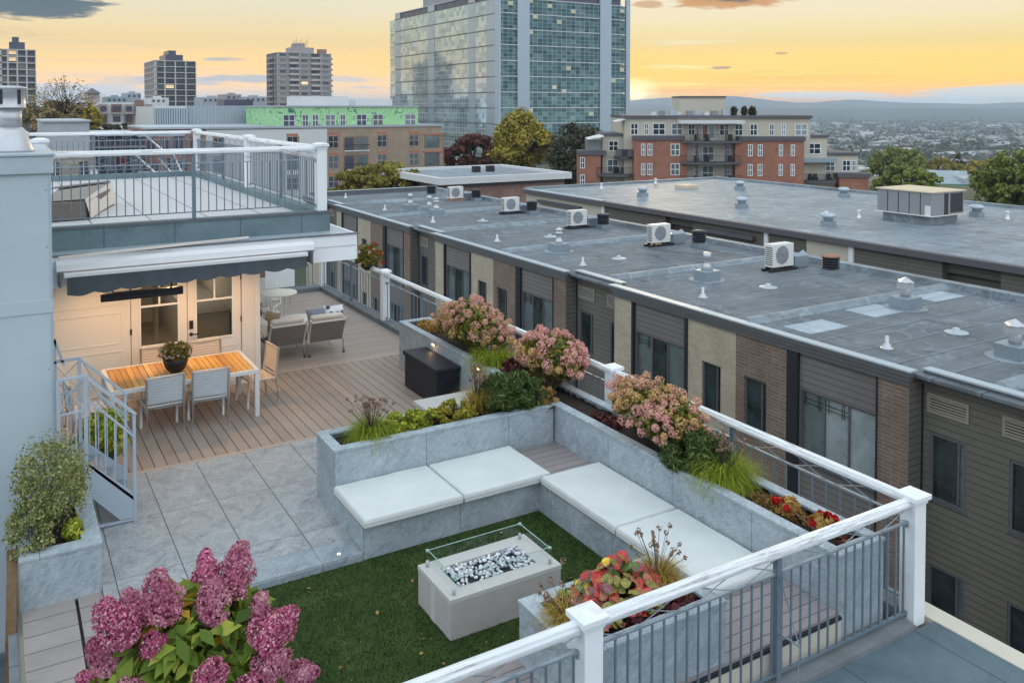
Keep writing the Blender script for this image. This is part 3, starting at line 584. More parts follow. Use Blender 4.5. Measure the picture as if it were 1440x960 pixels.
# stair tower at the far left
tw = thing('stair_tower', (-2, 12.5, -1.2), 'tall pale stucco stair tower filling the left edge of the terrace', 'tower')
m = MB(); m.box(-5, .52, 11.15, 13.95, -1.3, 4.14, 'stucco_wall'); m.build('wall', tw)
MB().box(-5, .53, 11.138, 11.15, 2.55, 2.70, 'stucco_wall').build('panel_strip', tw)
for z_ in (-.2, .5, 1.2, 1.9, 2.62, 3.3, 3.95):
    q_ = MB(); q_.lathe(0, 0, [(.006, 0), (.006, .004), (.001, .005)], 'dark_metal', 6)
    for i_ in range(len(q_.v)): a_ = q_.v[i_]; q_.v[i_] = (.47+a_[0], 11.149-a_[2], z_+a_[1])
    q_.build('screw', tw)
MB().box(.505, .524, 11.14, 11.15, -1.2, 4.13, 'coping_metal').build('corner_trim', tw)
m = MB(); m.box(-5.03, .55, 11.11, 13.99, 4.14, 4.34, 'coping_metal').box(-5.05, .57, 11.09, 14.0, 4.34, 4.372, 'coping_metal'); m.build('coping', tw, bevel=.006)
fl = thing('flue_pipe', (.14, 11.65, 4.37), 'galvanised flue with flared skirt and round cap on top of the left tower', 'flue')
MB().lathe(.14, 11.65, [(.24, 4.373), (.235, 4.40), (.155, 4.62), (.12, 4.66)], 'bright_metal', 28).build('skirt', fl); MB().lathe(.14, 11.65, [(.118, 4.66), (.118, 4.88)], 'bright_metal', 28).build('pipe', fl)
m = MB(); m.lathe(.14, 11.65, [(.155, 4.88), (.165, 4.885), (.165, 4.895), (.16, 4.90), (.16, 5.10), (.175, 5.105), (.175, 5.125), (.1, 5.14)], 'bright_metal', 28); m.build('cap', fl)
m = MB()
for k in range(5): t = 2*math.pi*k/5+.3; m.box(.14+.155*math.cos(t)-.018, .14+.155*math.cos(t)+.018, 11.65+.155*math.sin(t)-.018, 11.65+.155*math.sin(t)+.018, 4.93, 5.09, 'dark_metal')
m.build('vent_slot', fl)

# ------------------------------------------------------------------ terrace floor
struct('lawn', MB().box(.85, 5.70, 3.0, 8.90, -.12, -.08, 'artificial_turf'))
# short turf blades so the surface has a pile
n = 42000; PX = rng.uniform(.9, 5.66, n); PY = rng.uniform(5.4, 8.86, n); base = np.stack([PX, PY, np.full(n, -.08)], 1); a = rng.uniform(0, 6.28, n); dirv = np.stack([np.cos(a), np.sin(a), np.zeros(n)], 1)*.006; tip = base+np.stack([rng.normal(0, .007, n), rng.normal(0, .007, n), rng.uniform(.012, .028, n)], 1)
V = np.stack([base-dirv, base+dirv, tip], 1).reshape(-1, 3); o = qmesh('lawn_blades', V, np.arange(3*n).reshape(-1, 3), ['turf_blade' if 'turf_blade' in MAT else 'artificial_turf'], None); o['kind'] = 'stuff'; o['label'] = 'short artificial grass pile covering the lawn round the fire table'
struct('patio', MB().box(.855, 3.39, 9.28, 12.36, -.12, 0, 'slate_pavers').box(3.39, 6.52, 10.47, 12.36, -.12, 0, 'slate_pavers'))
struct('patio_step', MB().box(.855, 3.385, 8.88, 9.275, -.12, .003, 'slate_step').box(.855, 3.385, 8.868, 8.88, -.12, -.012, 'slate_step'), bevel=.004)
struct('deck', MB().box(.3, 7.33, 12.44, 15.74, -.12, .0, 'deck_boards_long'))
struct('deck_border', MB().box(.3, 7.33, 12.36, 12.44, -.12, .002, 'border_board').box(.3, 7.33, 15.74, 15.86, -.12, .002, 'border_board'))
struct('far_deck', MB().box(3.9, 7.33, 15.86, 22.25, -.12, .0, 'deck_boards_across'))
struct('deck_walkway', MB().box(.14, .60, 3.0, 11.1, -.12, -.03, 'deck_strip').box(.63, .85, 3.0, 9.6, -.12, -.03, 'deck_strip').box(.60, .63, 3.0, 9.6, -.12, -.07, 'black_plastic').box(.3, .855, 9.6, 12.36, -.12, -.005, 'deck_strip'))
g = np.random.default_rng(5); P = np.stack([g.uniform(1.6, 5.6, 34), g.uniform(5.6, 8.8, 34), np.full(34, -.052)], 1); V, F = leaf_quads(g, P, .03, 1.5, np.tile([0, 0, 1.], (34, 1)), .3, .1); o = qmesh('fallen_leaves', V, F, ['gold_leaf'], None); o['kind'] = 'stuff'; o['label'] = 'a few small dry leaves scattered on the lawn'
# built-in bench (one U-shaped thing)
bn = thing('corner_bench', (5.6, 8.9, -.08), 'slate-clad built-in corner bench with composite board seat round the lawn', 'bench')
m = MB(); m.box(3.39, 6.52, 8.88, 9.80, -.12, .275, 'slate_cladding').box(5.68, 6.52, 5.14, 8.88, -.12, .275, 'slate_cladding').box(2.9, 5.68, 5.14, 6.05, -.12, .20, 'cream_panel'); m.build('base', bn)
m = MB(); m.box(3.38, 5.66, 8.87, 9.79, .278, .305, 'deck_platform').box(5.66, 6.52, 6.06, 9.79, .278, .305, 'deck_platform_cross').box(2.9, 6.52, 5.12, 6.055, .278, .305, 'deck_platform_cross'); m.build('seat_boards', bn)
m = MB(); m.box(2.9, 6.52, 5.10, 5.13, .0, .25, 'cream_panel').box(2.9, 6.52, 5.09, 5.14, .25, .277, 'dark_metal'); m.build('riser', bn)
def cushion(x0, x1, y0, y1, label):
    """crowned pad with rounded rim, slight dents and a welt seam round the side"""
    z0 = .306; h = .098; nx2, ny2 = 44, 34; g = np.random.default_rng(int(x0*1000+y0*77)); dents = [(g.uniform(-.7, .7), g.uniform(-.7, .7), g.uniform(.14, .4), g.uniform(.002, .0055)) for _ in range(9)]; folds = [(g.uniform(0, 6.28), g.uniform(5, 12), g.uniform(0, 6), g.uniform(.0006, .0016)) for _ in range(5)]
    vs = []; cx, cy, hx, hy = (x0+x1)/2, (y0+y1)/2, (x1-x0)/2, (y1-y0)/2
    def edge(t, n): return math.sin(math.pi/2*(2*t/n-1))           # more rows near the rim
    for j in range(ny2+1):
        for i in range(nx2+1):
            u, v = edge(i, nx2), edge(j, ny2); dx_, dy_ = hx*(1-abs(u)), hy*(1-abs(v)); rim = .03; k = min(min(dx_, dy_)/rim, 1); z = z0+h-.030*(1-math.sqrt(max(0, 1-(1-k)**2)))+.006*(1-u*u)*(1-v*v)
            for a_, b_, r_, d_ in dents: z -= d_*math.exp(-((u-a_)**2+(v-b_)**2)/r_**2)
            for a_, f_, p_, d_ in folds: z += d_*math.sin(f_*(u*math.cos(a_)+v*math.sin(a_))+p_)*(1-k*.3)
            vs.append((cx+u*hx, cy+v*hy, z))
    W_ = nx2+1; fs = [(j*W_+i, j*W_+i+1, (j+1)*W_+i+1, (j+1)*W_+i) for j in range(ny2) for i in range(nx2)]
    ring = [i for i in range(W_)]+[j*W_+nx2 for j in range(1, ny2+1)]+[ny2*W_+i for i in range(nx2-1, -1, -1)]+[j*W_ for j in range(ny2-1, 0, -1)]; n0 = len(vs); L_ = len(ring)
    for lv, (dz_, bul) in enumerate(((-.052, .004), (-.068, .0))):
        for q in ring: x, y, z = vs[q]; vs.append((x+(bul if x > cx else -bul), y+(bul if y > cy else -bul), z0+h+dz_+.0 if lv == 0 else z0))
    for i in range(L_): j = (i+1) % L_; fs += [(ring[i], n0+i, n0+j, ring[j]), (n0+i, n0+L_+i, n0+L_+j, n0+j)]
    m = MB(); m.add(vs, fs, 'cushion_white', True); o = m.build('seat_cushion'); tag(o, label, 'cushion', 'white cushions on the corner bench')
    e = MB(); e.tube([vs[n0+i] for i in list(range(0, L_, 2))+[0]], .0038, 'cushion_welt', 5, False); e.build('piping', o)
    return o
cushion(3.375, 4.585, 8.80, 9.79, 'white bench cushion at the left end, beside the paved step'); cushion(4.61, 5.80, 8.80, 9.79, 'white bench cushion in the middle of the back bench, ending at the bare corner boards')
cushion(5.64, 6.51, 7.31, 8.76, 'white bench cushion on the right-hand bench, next to the bare corner'); cushion(5.64, 6.51, 5.84, 7.28, 'white bench cushion behind the red-leaved planter, nearest the front railing')
ZT = .82
def planter(name, x0, x1, y0, y1, label, wdt=.12, soilz=.73, extra=None, z0=-.12, zt=ZT, cw=None):
    r = thing(name, ((x0+x1)/2, (y0+y1)/2, z0), label, 'planter'); m = MB(); t = .05; zz = zt-.028
    m.box(x0, x1, y0, y0+t, z0, zz, 'slate_cladding').box(x0, x1, y1-t, y1, z0, zz, 'slate_cladding').box(x0, x0+t, y0+t, y1-t, z0, zz, 'slate_cladding').box(x1-t, x1, y0+t, y1-t, z0, zz, 'slate_cladding'); m.build('shell', r)
    m = MB(); o_ = .012; c = cw or wdt
    m.box(x0-o_, x1+o_, y0-o_, y0+c, zz, zt, 'slate_coping').box(x0-o_, x1+o_, y1-c, y1+o_, zz, zt, 'slate_coping').box(x0-o_, x0+c, y0+c, y1-c, zz, zt, 'slate_coping').box(x1-c, x1+o_, y0+c, y1-c, zz, zt, 'slate_coping'); m.build('coping', r, bevel=.003)
    g = 14; sx = np.linspace(x0+t, x1-t, max(3, int((x1-x0)*g))); sy = np.linspace(y0+t, y1-t, max(3, int((y1-y0)*g))); SX, SY = np.meshgrid(sx, sy); V = np.stack([SX.ravel(), SY.ravel(), soilz+rng.normal(0, .012, SX.size)], 1); k = len(sx)
    F = np.array([(j*k+i, j*k+i+1, (j+1)*k+i+1, (j+1)*k+i) for j in range(len(sy)-1) for i in range(k-1)]); qmesh('soil', V, F, ['soil'], None, r); return r
planter('slate_planter', 3.39, 6.50, 9.80, 10.47, 'slate planter behind the back bench, with grass, sedum and juniper')
planter('slate_planter', 6.53, 7.17, 5.14, 15.15, 'long slate planter running along the right-hand railing')
planter('slate_planter', 3.66, 5.12, 5.14, 6.02, 'slate planter of red and yellow leaves behind the front railing')
planter('slate_planter', .13, .85, 9.58, 10.95, 'low slate planter with a twiggy shrub against the stair tower', z0=-.04, zt=.48, soilz=.40, cw=.17)
sb = thing('low_slab', (5.95, 11.8, 0), 'pale low slab seat behind the juniper planter, beside the black storage box', 'bench'); MB().box(5.42, 6.50, 11.55, 12.05, .34, .40, 'concrete_top').build('top', sb, bevel=.006); MB().box(5.46, 6.50, 11.59, 12.01, 0, .34, 'slate_cladding').build('base', sb)
# step lights on the long planter
for y in (11.95, 13.6): 
    r = thing('step_light', (6.52, y, .70), 'small warm step light on the long planter wall '+('above the black box' if y > 13 else 'beyond the juniper'), 'light')
    MB().box(6.50, 6.529, y-.05, y+.05, .72, .765, 'bright_metal').build('housing', r); MB().box(6.497, 6.50, y-.042, y+.042, .724, .752, 'warm_lamp').build('lens', r)
    ld = bpy.data.lights.new('step_lamp', 'POINT'); ld.energy = .35; ld.color = (1, .6, .28); ld.shadow_soft_size = .03; lo = bpy.data.objects.new('step_lamp', ld); COL.objects.link(lo); lo.location = (6.45, y, .70)
tag(MB().lathe(3.15, 8.99, [(.018, .004), (.02, .007), (.001, .009)], 'white_spark', 12).build('floor_spotlight'), 'tiny glowing spotlight set in the paved step beside the bench', 'light')
r = thing('wall_light', (5.135, 5.6, .6), 'small black and white wall light on the end of the front planter', 'light'); MB().box(5.122, 5.15, 5.4, 5.46, .50, .66, 'black_plastic').build('body', r); MB().box(5.122, 5.165, 5.39, 5.47, .66, .70, 'white_paint').build('cap', r)
# storage box
r = thing('storage_box', (6.29, 13.23, 0), 'black resin deck storage box with a lid against the long planter', 'storage box')
MB().box(6.08, 6.50, 12.60, 13.88, .0, .55, 'resin_black').build('body', r, bevel=.02); MB().box(6.05, 6.515, 12.57, 13.91, .553, .635, 'resin_black').build('lid', r, bevel=.025, seg=3)
m = MB(); m.box(6.2, 6.38, 12.592, 12.60, .42, .50, 'resin_black'); m.build('handle', r)

# ------------------------------------------------------------------ fire table
ft = thing('fire_table', (4.18, 7.45, -.08), 'pale concrete fire table with pebble tray and glass wind guard on the lawn', 'fire table')
x0, x1, y0, y1, zt, zb = 3.56, 4.80, 7.09, 7.81, .31, -.08
m = MB(); m.box(x0, x1, y0, y1, zb, zt-.04, 'concrete_pale'); o = m.build('base', ft, bevel=.006)
MB().box(x0-.003, x0+.01, y0+.33, y0+.42, zb, zt-.05, 'concrete_top').build('joint_strip', ft)
ix0, ix1, iy0, iy1 = x0+.17, x1-.19, y0+.16, y1-.16
m = MB(); m.box(x0-.004, x1+.004, y0-.004, iy0, zt-.04, zt, 'concrete_top').box(x0-.004, x1+.004, iy1, y1+.004, zt-.04, zt, 'concrete_top').box(x0-.004, ix0, iy0, iy1, zt-.04, zt, 'concrete_top').box(ix1, x1+.004, iy0, iy1, zt-.04, zt, 'concrete_top'); m.build('rim', ft)
MB().box(ix0, ix1, iy0, iy1, zt-.039, zt-.03, 'black_gravel').build('burner_tray', ft)
gx0, gx1, gy0, gy1, gz0, gz1 = ix0-.10, ix1+.10, iy0-.09, iy1+.09, zt+.03, zt+.165
m = MB(); th = .008
m.box(gx0, gx1, gy0, gy0+th, gz0, gz1, 'clear_glass').box(gx0, gx1, gy1-th, gy1, gz0, gz1, 'clear_glass').box(gx0, gx0+th, gy0+th, gy1-th, gz0, gz1, 'clear_glass').box(gx1-th, gx1, gy0+th, gy1-th, gz0, gz1, 'clear_glass'); m.build('glass_guard', ft)
m = MB(); e = .0035
for a, c, d, f_ in ((gx0, gx1, gy0, gy0+th), (gx0, gx1, gy1-th, gy1), (gx0, gx0+th, gy0, gy1), (gx1-th, gx1, gy0, gy1)): m.box(a, c, d, f_, gz1, gz1+e, 'glass_edge')
m.build('glass_rim', ft)
for cx_ in (gx0, gx1):
    for cy_ in (gy0, gy1): MB().lathe(cx_, cy_, [(.016, zt), (.016, gz0+.03), (.006, gz0+.035), (.001, gz0+.036)], 'bright_metal', 10).build('clamp', ft); MB().box(cx_-.014, cx_+.014, cy_-.014, cy_+.014, gz1-.012, gz1+.006, 'glass_edge').build('corner_clip', ft)
# white pebbles lying in the tray: a few source shapes, then copies
def pebble_src():
    V = []; F = []; nu, nv = 10, 6; ax_ = (1, rng.uniform(.68, .95), rng.uniform(.5, .75))
    m = MB(); vs = []
    for j in range(1, nv):
        t = math.pi*j/nv
        for i in range(nu): a_ = 2*math.pi*i/nu; k = 1+rng.normal(0, .035); vs.append((math.sin(t)*math.cos(a_)*ax_[0]*k, math.sin(t)*math.sin(a_)*ax_[1]*k, math.cos(t)*ax_[2]*k))
    vs += [(0, 0, ax_[2]), (0, 0, -ax_[2])]; fs = [((j-1)*nu+i, (j-1)*nu+(i+1) % nu, j*nu+(i+1) % nu, j*nu+i)[::-1] for j in range(1, nv-1) for i in range(nu)]
    T = (nv-1)*nu; fs += [(T, i, (i+1) % nu) for i in range(nu)]+[(T+1, (nv-2)*nu+(i+1) % nu, (nv-2)*nu+i) for i in range(nu)]
    m.add(vs, fs, 'pebble', True); return m
srcs = []
placed = []
for k in range(5):
    o = pebble_src().build('pebble'); srcs.append(o)
cnt = 0; tries = 0
while cnt < 210 and tries < 9000:
    tries += 1; x = rng.uniform(ix0+.02, ix1-.02); y = rng.uniform(iy0+.02, iy1-.02); s_ = rng.uniform(.017, .030)
    if math.sin(x*17+1)*math.sin(y*15+2) > .55: continue
    if any((x-a)**2+(y-b_)**2 < (s_+c)**2*.72 for a, b_, c in placed): continue
    placed.append((x, y, s_)); src = srcs[cnt % 5]
    o = src if cnt < 5 else src.copy()
    if cnt >= 5: COL.objects.link(o)
    o.scale = (s_, s_, s_); o.rotation_euler = (rng.uniform(-.4, .4), rng.uniform(-.4, .4), rng.uniform(0, 6.28)); o.location = (x, y, zt-.03+s_*.5+rng.uniform(0, .012))
    tag(o, 'white pebble in the fire table tray', 'pebble', 'white pebbles in the fire table'); cnt += 1
for k in range(60):
    x = rng.uniform(ix0+.02, ix1-.02); y = rng.uniform(iy0+.02, iy1-.02); s_ = rng.uniform(.016, .024); o = srcs[k % 5].copy(); COL.objects.link(o)
    o.scale = (s_,)*3; o.location = (x, y, zt-.03+s_*1.4+.012); o.rotation_euler = (0, 0, rng.uniform(0, 6)); tag(o, 'white pebble in the fire table tray', 'pebble', 'white pebbles in the fire table')
# ------------------------------------------------------------------ neighbouring row of houses (facade faces -X)
def wall_x(name, y0, y1, z0, z1, holes, x0, x1, mat, par):
    """slab facing -X with rectangular openings (y0,y1,z0,z1); returns the part"""
    ys = sorted({y0, y1, *[h[0] for h in holes], *[h[1] for h in holes]}); m = MB()
    for a, c in zip(ys, ys[1:]):
        zs = [z0]+sorted(sum([[h[2], h[3]] for h in holes if h[0] <= a+1e-6 and h[1] >= c-1e-6], []))+[z1]
        for i in range(0, len(zs), 2):
            if zs[i+1]-zs[i] > 1e-4: m.box(x0, x1, a, c, zs[i], zs[i+1], mat)
    return m.build(name, par)
def win_x(x, y0, y1, z0, z1, par, glass='window_dark', frame='coping_dark', mull=(), t=.05, tran=None, dep=.10):
    m = MB(); x0, x1 = x+dep-.05, x+dep+.02
    m.box(x0, x1, y0, y0+t, z0, z1, frame).box(x0, x1, y1-t, y1, z0, z1, frame).box(x0, x1, y0+t, y1-t, z0, z0+t, frame).box(x0, x1, y0+t, y1-t, z1-t, z1, frame)
    for q in mull: m.box(x0+.005, x1, y0+(y1-y0)*q-t*.4, y0+(y1-y0)*q+t*.4, z0+t, z1-t, frame)
    m.box(x-.02, x+dep, y0-.02, y1+.02, z0-.035, z0, frame); o = m.build('window', par)
    ms = [0]+list(mull)+[1]; gl = glass if isinstance(glass, (list, tuple)) else [glass]*(len(ms)-1)
    m = MB()
    for i in range(len(ms)-1): m.box(x+dep-.005, x+dep+.005, y0+(y1-y0)*ms[i]+.01, y0+(y1-y0)*ms[i+1]-.01, z0+.01, z1-.01, gl[i])
    m.build('pane', o)
    if tran:
        m = MB()
        for i in range(1, len(ms)-1):
            a = y0+(y1-y0)*ms[i]+.03; c = y0+(y1-y0)*ms[i+1]-.03
            for zz in (z1-.22, z1-.32): m.box(x0+.012, x0+.022, a, c, zz, zz+.012, 'dark_metal')
            for yy in (a+.1, c-.1, a+.16): m.box(x0+.012, x0+.022, yy, yy+.012, z1-.42, z1-.04, 'dark_metal')
        m.build('muntin', o)
    return o
NX = 16.95; NB_ = -9.5; NT = -.985
nh = thing('row_house_block', (21.5, 22, -9.5), 'long flat-roofed row of brown, cream and grey clad houses next to the terrace', 'building')
MB().box(17.55, 26.2, -2, 54.3, NB_, -.98, 'brown_siding').build('core', nh)
def module(F0):
    """front F0..F0+10.4, then a recess up to F0+13.2"""
    x = NX; floors = [(-1.95, -3.55), (-4.85, -6.45), (-7.75, -9.1)]
    def panel(mat, a, c, wins=None, xo=0.0, name='wall_panel'):
        holes = [(F0+w0, F0+w1, zb, zt) for (w0, w1) in (wins or []) for zt, zb in [(f[0]-.28, f[1]-.10) for f in floors]]
        o = wall_x(name, F0+a, F0+c, NB_, NT, holes, x+xo, 17.6, mat, nh)
        for h in holes: win_x(x+xo, h[0], h[1], h[2], h[3], nh, 'window_dark', 'coping_dark', (.25,))
    panel('brown_brick', 0, .75); panel('brown_brick', 3.34, 5.10, [(4.02, 4.80)]); panel('cream_brick', 5.10, 6.97, [(5.66, 6.40)]); panel('cream_brick', 9.52, 10.4)
    for a, c in ((.78, 3.0), (7.1, 9.42)):
        holes = [(F0+a+.02, F0+c-.02, zb-.35, zt-.12) for zt, zb in floors[:2]]+[(F0+a+.02, F0+c-.02, -9.3, -7.85)]
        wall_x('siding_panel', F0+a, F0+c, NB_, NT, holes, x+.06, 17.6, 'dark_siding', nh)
        for i, h in enumerate(holes):
            gl = ['window_pale', 'window_pale', 'window_blind'] if a < 1 and F0 < 20 else ['window_blind', 'window_dark', 'window_blind']
            win_x(x+.06, *h, nh, gl, 'coping_dark', (.36, .68), .055, True, .08)
    for a, c in ((.75, .78), (3.0, 3.34), (6.97, 7.1), (9.42, 9.52)): MB().box(x-.03, 17.6, F0+a, F0+c, NB_, NT, 'dark_metal').build('pilaster', nh)
    # recess
    a, c = F0+10.4, F0+13.2; xr = 17.42; holes = [(y0, y1, zb, zt) for y0, y1 in ((c-1.05, c-.22), (c-2.62, c-1.95)) for zt, zb in [(f[0]-.24, f[1]-.11) for f in floors]]
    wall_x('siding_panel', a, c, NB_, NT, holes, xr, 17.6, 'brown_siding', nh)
    for h in holes: win_x(xr, *h, nh, ['window_blind', 'window_dark'] if h[0] > c-1.5 else 'window_dark', 'coping_dark', (.22,), .06, None, .06)
    for y in (a, c): MB().box(x+.004, xr, y if y == a else y-.03, y+.03 if y == a else y, NB_, NT, 'brown_siding').build('return_wall', nh)
    MB().box(xr-.035, xr, c-.06, c-.02, NB_, NT, 'dark_metal').build('downpipe', nh)
    for y0 in (c-1.1, c-2.75):
        q = MB(); q.box(xr-.03, xr, y0, y0+.95, -1.76, -1.70, 'door_side_brown').box(xr-.03, xr, y0, y0+.95, -1.40, -1.34, 'door_side_brown').box(xr-.03, xr, y0, y0+.06, -1.70, -1.40, 'door_side_brown').box(xr-.03, xr, y0+.89, y0+.95, -1.70, -1.40, 'door_side_brown').box(xr-.008, xr-.002, y0+.06, y0+.89, -1.70, -1.40, 'black_plastic')
        for i in range(5): q.obox((xr-.018, y0+.06, -1.67+.06*i), (xr-.018, y0+.89, -1.67+.06*i), .008, .034, 'door_side_brown', (.5, 0, 1))
        q.build('vent_louvre', nh)
    # stepped metal fascia following the plan
    q = MB(); t = MB()
    for (y0, y1, xx) in ((F0, F0+10.4, x), (a, c, xr)):
        for dz0, dz1, o_ in ((-1.16, -1.05, .05), (-1.05, -.95, .085), (-.95, -.84, .12)): q.box(xx-o_, xx+.02, y0-(o_ if xx == x else -o_), y1+(o_ if xx == x else -o_), dz0, dz1-.004, 'coping_dark')
        t.box(xx-.15, xx+.12, y0-(.14 if xx == x else -.12), y1+(.14 if xx == x else -.12), -.84, -.80, 'coping_metal')
    q.build('fascia', nh); t.build('coping', nh)
for k in range(-1, 3): module(11.6+13.2*k)
q = MB(); q.box(17.0, 17.6, 51.25, 54.4, NB_, NT, 'cream_brick'); q.build('wall_panel', nh); q = MB(); q.box(16.85, 17.25, 51.2, 54.4, -.84, -.80, 'coping_metal').box(16.83, 16.95, 51.2, 54.4, -1.16, -.845, 'coping_dark'); q.build('coping', nh)
MB().box(17.5, 26.2, -2, 54.3, -.98, -.90, 'neighbor_membrane').box(17.04, 17.5, -2, 54.3, -.975, -.902, 'neighbor_membrane').build('roof', nh)
rf = [o for o in nh.children if o.name.startswith('roof')][-1]
q = MB()
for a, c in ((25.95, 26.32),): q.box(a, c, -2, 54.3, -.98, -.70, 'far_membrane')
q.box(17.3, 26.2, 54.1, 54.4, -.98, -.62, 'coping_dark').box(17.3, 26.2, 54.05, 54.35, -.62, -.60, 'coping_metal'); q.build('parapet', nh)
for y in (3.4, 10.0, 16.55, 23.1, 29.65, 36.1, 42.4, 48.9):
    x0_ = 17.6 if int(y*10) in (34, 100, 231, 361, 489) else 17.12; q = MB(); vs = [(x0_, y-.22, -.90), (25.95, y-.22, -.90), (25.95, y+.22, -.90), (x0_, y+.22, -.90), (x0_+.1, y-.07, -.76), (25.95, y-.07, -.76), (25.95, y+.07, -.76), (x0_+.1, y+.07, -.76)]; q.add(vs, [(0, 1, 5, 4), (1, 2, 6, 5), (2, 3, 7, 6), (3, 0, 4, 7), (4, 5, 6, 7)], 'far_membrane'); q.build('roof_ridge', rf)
for x0, y0, w_, d_ in ((17.75, 14.9, 1.5, .9), (20.7, 15.2, 1.4, 1.0), (23.9, 15.5, 1.5, .8), (25.0, 11.6, .8, 1.6)):
    q = MB(); q.box(x0, x0+w_, y0, y0+d_, -.90, -.893, 'patch_membrane'); q.build('roof_patch', rf)
RZ = -.90
def stack(x, y, kind, label, base=True):
    r = thing('roof_vent', (x, y, RZ), label, 'roof vent', 'galvanised vents on the neighbouring roof')
    h0 = RZ
    if base: MB().box(x-.34, x+.34, y-.30, y+.30, RZ, RZ+.34, 'galvanised').build('curb', r, bevel=.02); h0 = RZ+.34; MB().lathe(x, y, [(.62, RZ+.002), (.60, RZ+.012), (.3, RZ+.014)], 'far_membrane', 24).build('flashing', r)
    if kind == 'cowl': q = MB(); q.lathe(x, y, [(.17, h0), (.13, h0+.12), (.10, h0+.14), (.10, h0+.36), (.15, h0+.37), (.15, h0+.42), (.12, h0+.43), (.12, h0+.50), (.15, h0+.51), (.14, h0+.55), (.001, h0+.64)], 'bright_metal', 20); q.build('pipe', r)
    if kind == 'tall': q = MB(); q.lathe(x, y, [(.22, h0), (.11, h0+.18), (.09, h0+.22), (.09, h0+.36), (.13, h0+.37), (.13, h0+.58), (.001, h0+.585)], 'bright_metal', 20); q.build('pipe', r)
    if kind == 'hood': q = MB(); q.lathe(x, y, [(.14, h0), (.13, h0+.30), (.001, h0+.31)], 'bright_metal', 16); q.build('pipe', r); q = MB(); q.box(x-.19, x+.19, y-.15, y+.15, h0+.22, h0+.42, 'bright_metal'); q.lathe(x, y, [(.26, h0+.42), (.20, h0+.46), (.001, h0+.56)], 'bright_metal', 4, False); q.build('hood', r)
    return r
for x, y, k, lb in ((19.84, 44.4, 'tall', 'tall galvanised vent on a grey curb, farthest left of its cluster on the neighbouring roof'), (20.3, 42.9, 'tall', 'galvanised vent behind the pair at the far end of the neighbouring roof'), (20.1, 41.6, 'cowl', 'ribbed vent on the front curb of the far cluster on the neighbouring roof'),
                    (19.3, 28.7, 'cowl', 'ribbed vent pipe on a curb above the brown brick bay, left of the middle'), (20.36, 21.4, 'tall', 'tall shiny vent with flared skirt in front of the largest air conditioner'), (22.46, 15.5, 'hood', 'shiny square-hooded vent beside two pale roof patches'), (20.17, 11.1, 'hood', 'shiny square-hooded vent at the right edge of the photo')): stack(x, y, k, lb)
for i, (x, y) in enumerate(((18.99, 52.5), (18.6, 45.1), (18.7, 39.1), (18.45, 32.2), (18.34, 25.7), (18.39, 19.5), (18.3, 13.1))):
    lab = ['beyond the last roof ridge', 'left of the far vent cluster', 'in front of the far vent cluster', 'near the edge above the cream panels', 'above the recess with two louvres', 'below the tall shiny vent', 'nearest the camera, before the square-hooded vents'][i]
    r = thing('vent_pipe', (x, y, RZ), 'small plumbing vent pipe on the neighbouring roof, '+lab, 'vent pipe', 'small pipes on the neighbouring roof'); q = MB(); q.lathe(x, y, [(.16, RZ+.002), (.15, RZ+.012), (.10, RZ+.03), (.085, RZ+.10), (.045, RZ+.12), (.045, RZ+.30), (.038, RZ+.30), (.038, RZ+.25)], 'bright_metal', 14); q.build('pipe', r)
for i, (x, y) in enumerate(((24.04, 50.5), (25.33, 46.8), (24.8, 39.5), (24.8, 33.1), (24.85, 26.6), (24.67, 19.9))):
    r = thing('turbine_vent', (x, y, RZ), ['at the far end of the roof', 'second from the far end', 'third from the far end', 'fourth from the far end', 'beside the second-largest-looking air conditioner', 'nearest the camera'][i].join(['black louvred roof exhaust ', '']), 'roof vent', 'black exhaust vents on the neighbouring roof')
    MB().box(x-.24, x+.24, y-.24, y+.24, RZ, RZ+.20, 'galvanised').build('curb', r); q = MB()
    for j in range(5): q.lathe(x, y, [(.25, RZ+.20+j*.085), (.31, RZ+.23+j*.085), (.31, RZ+.255+j*.085), (.25, RZ+.28+j*.085)], 'dark_metal', 20)
    q.lathe(x, y, [(.33, RZ+.63), (.33, RZ+.655), (.18, RZ+.70), (.001, RZ+.71)], 'rust_wood' if i == 5 else 'dark_metal', 20); q.build('louvre', r)
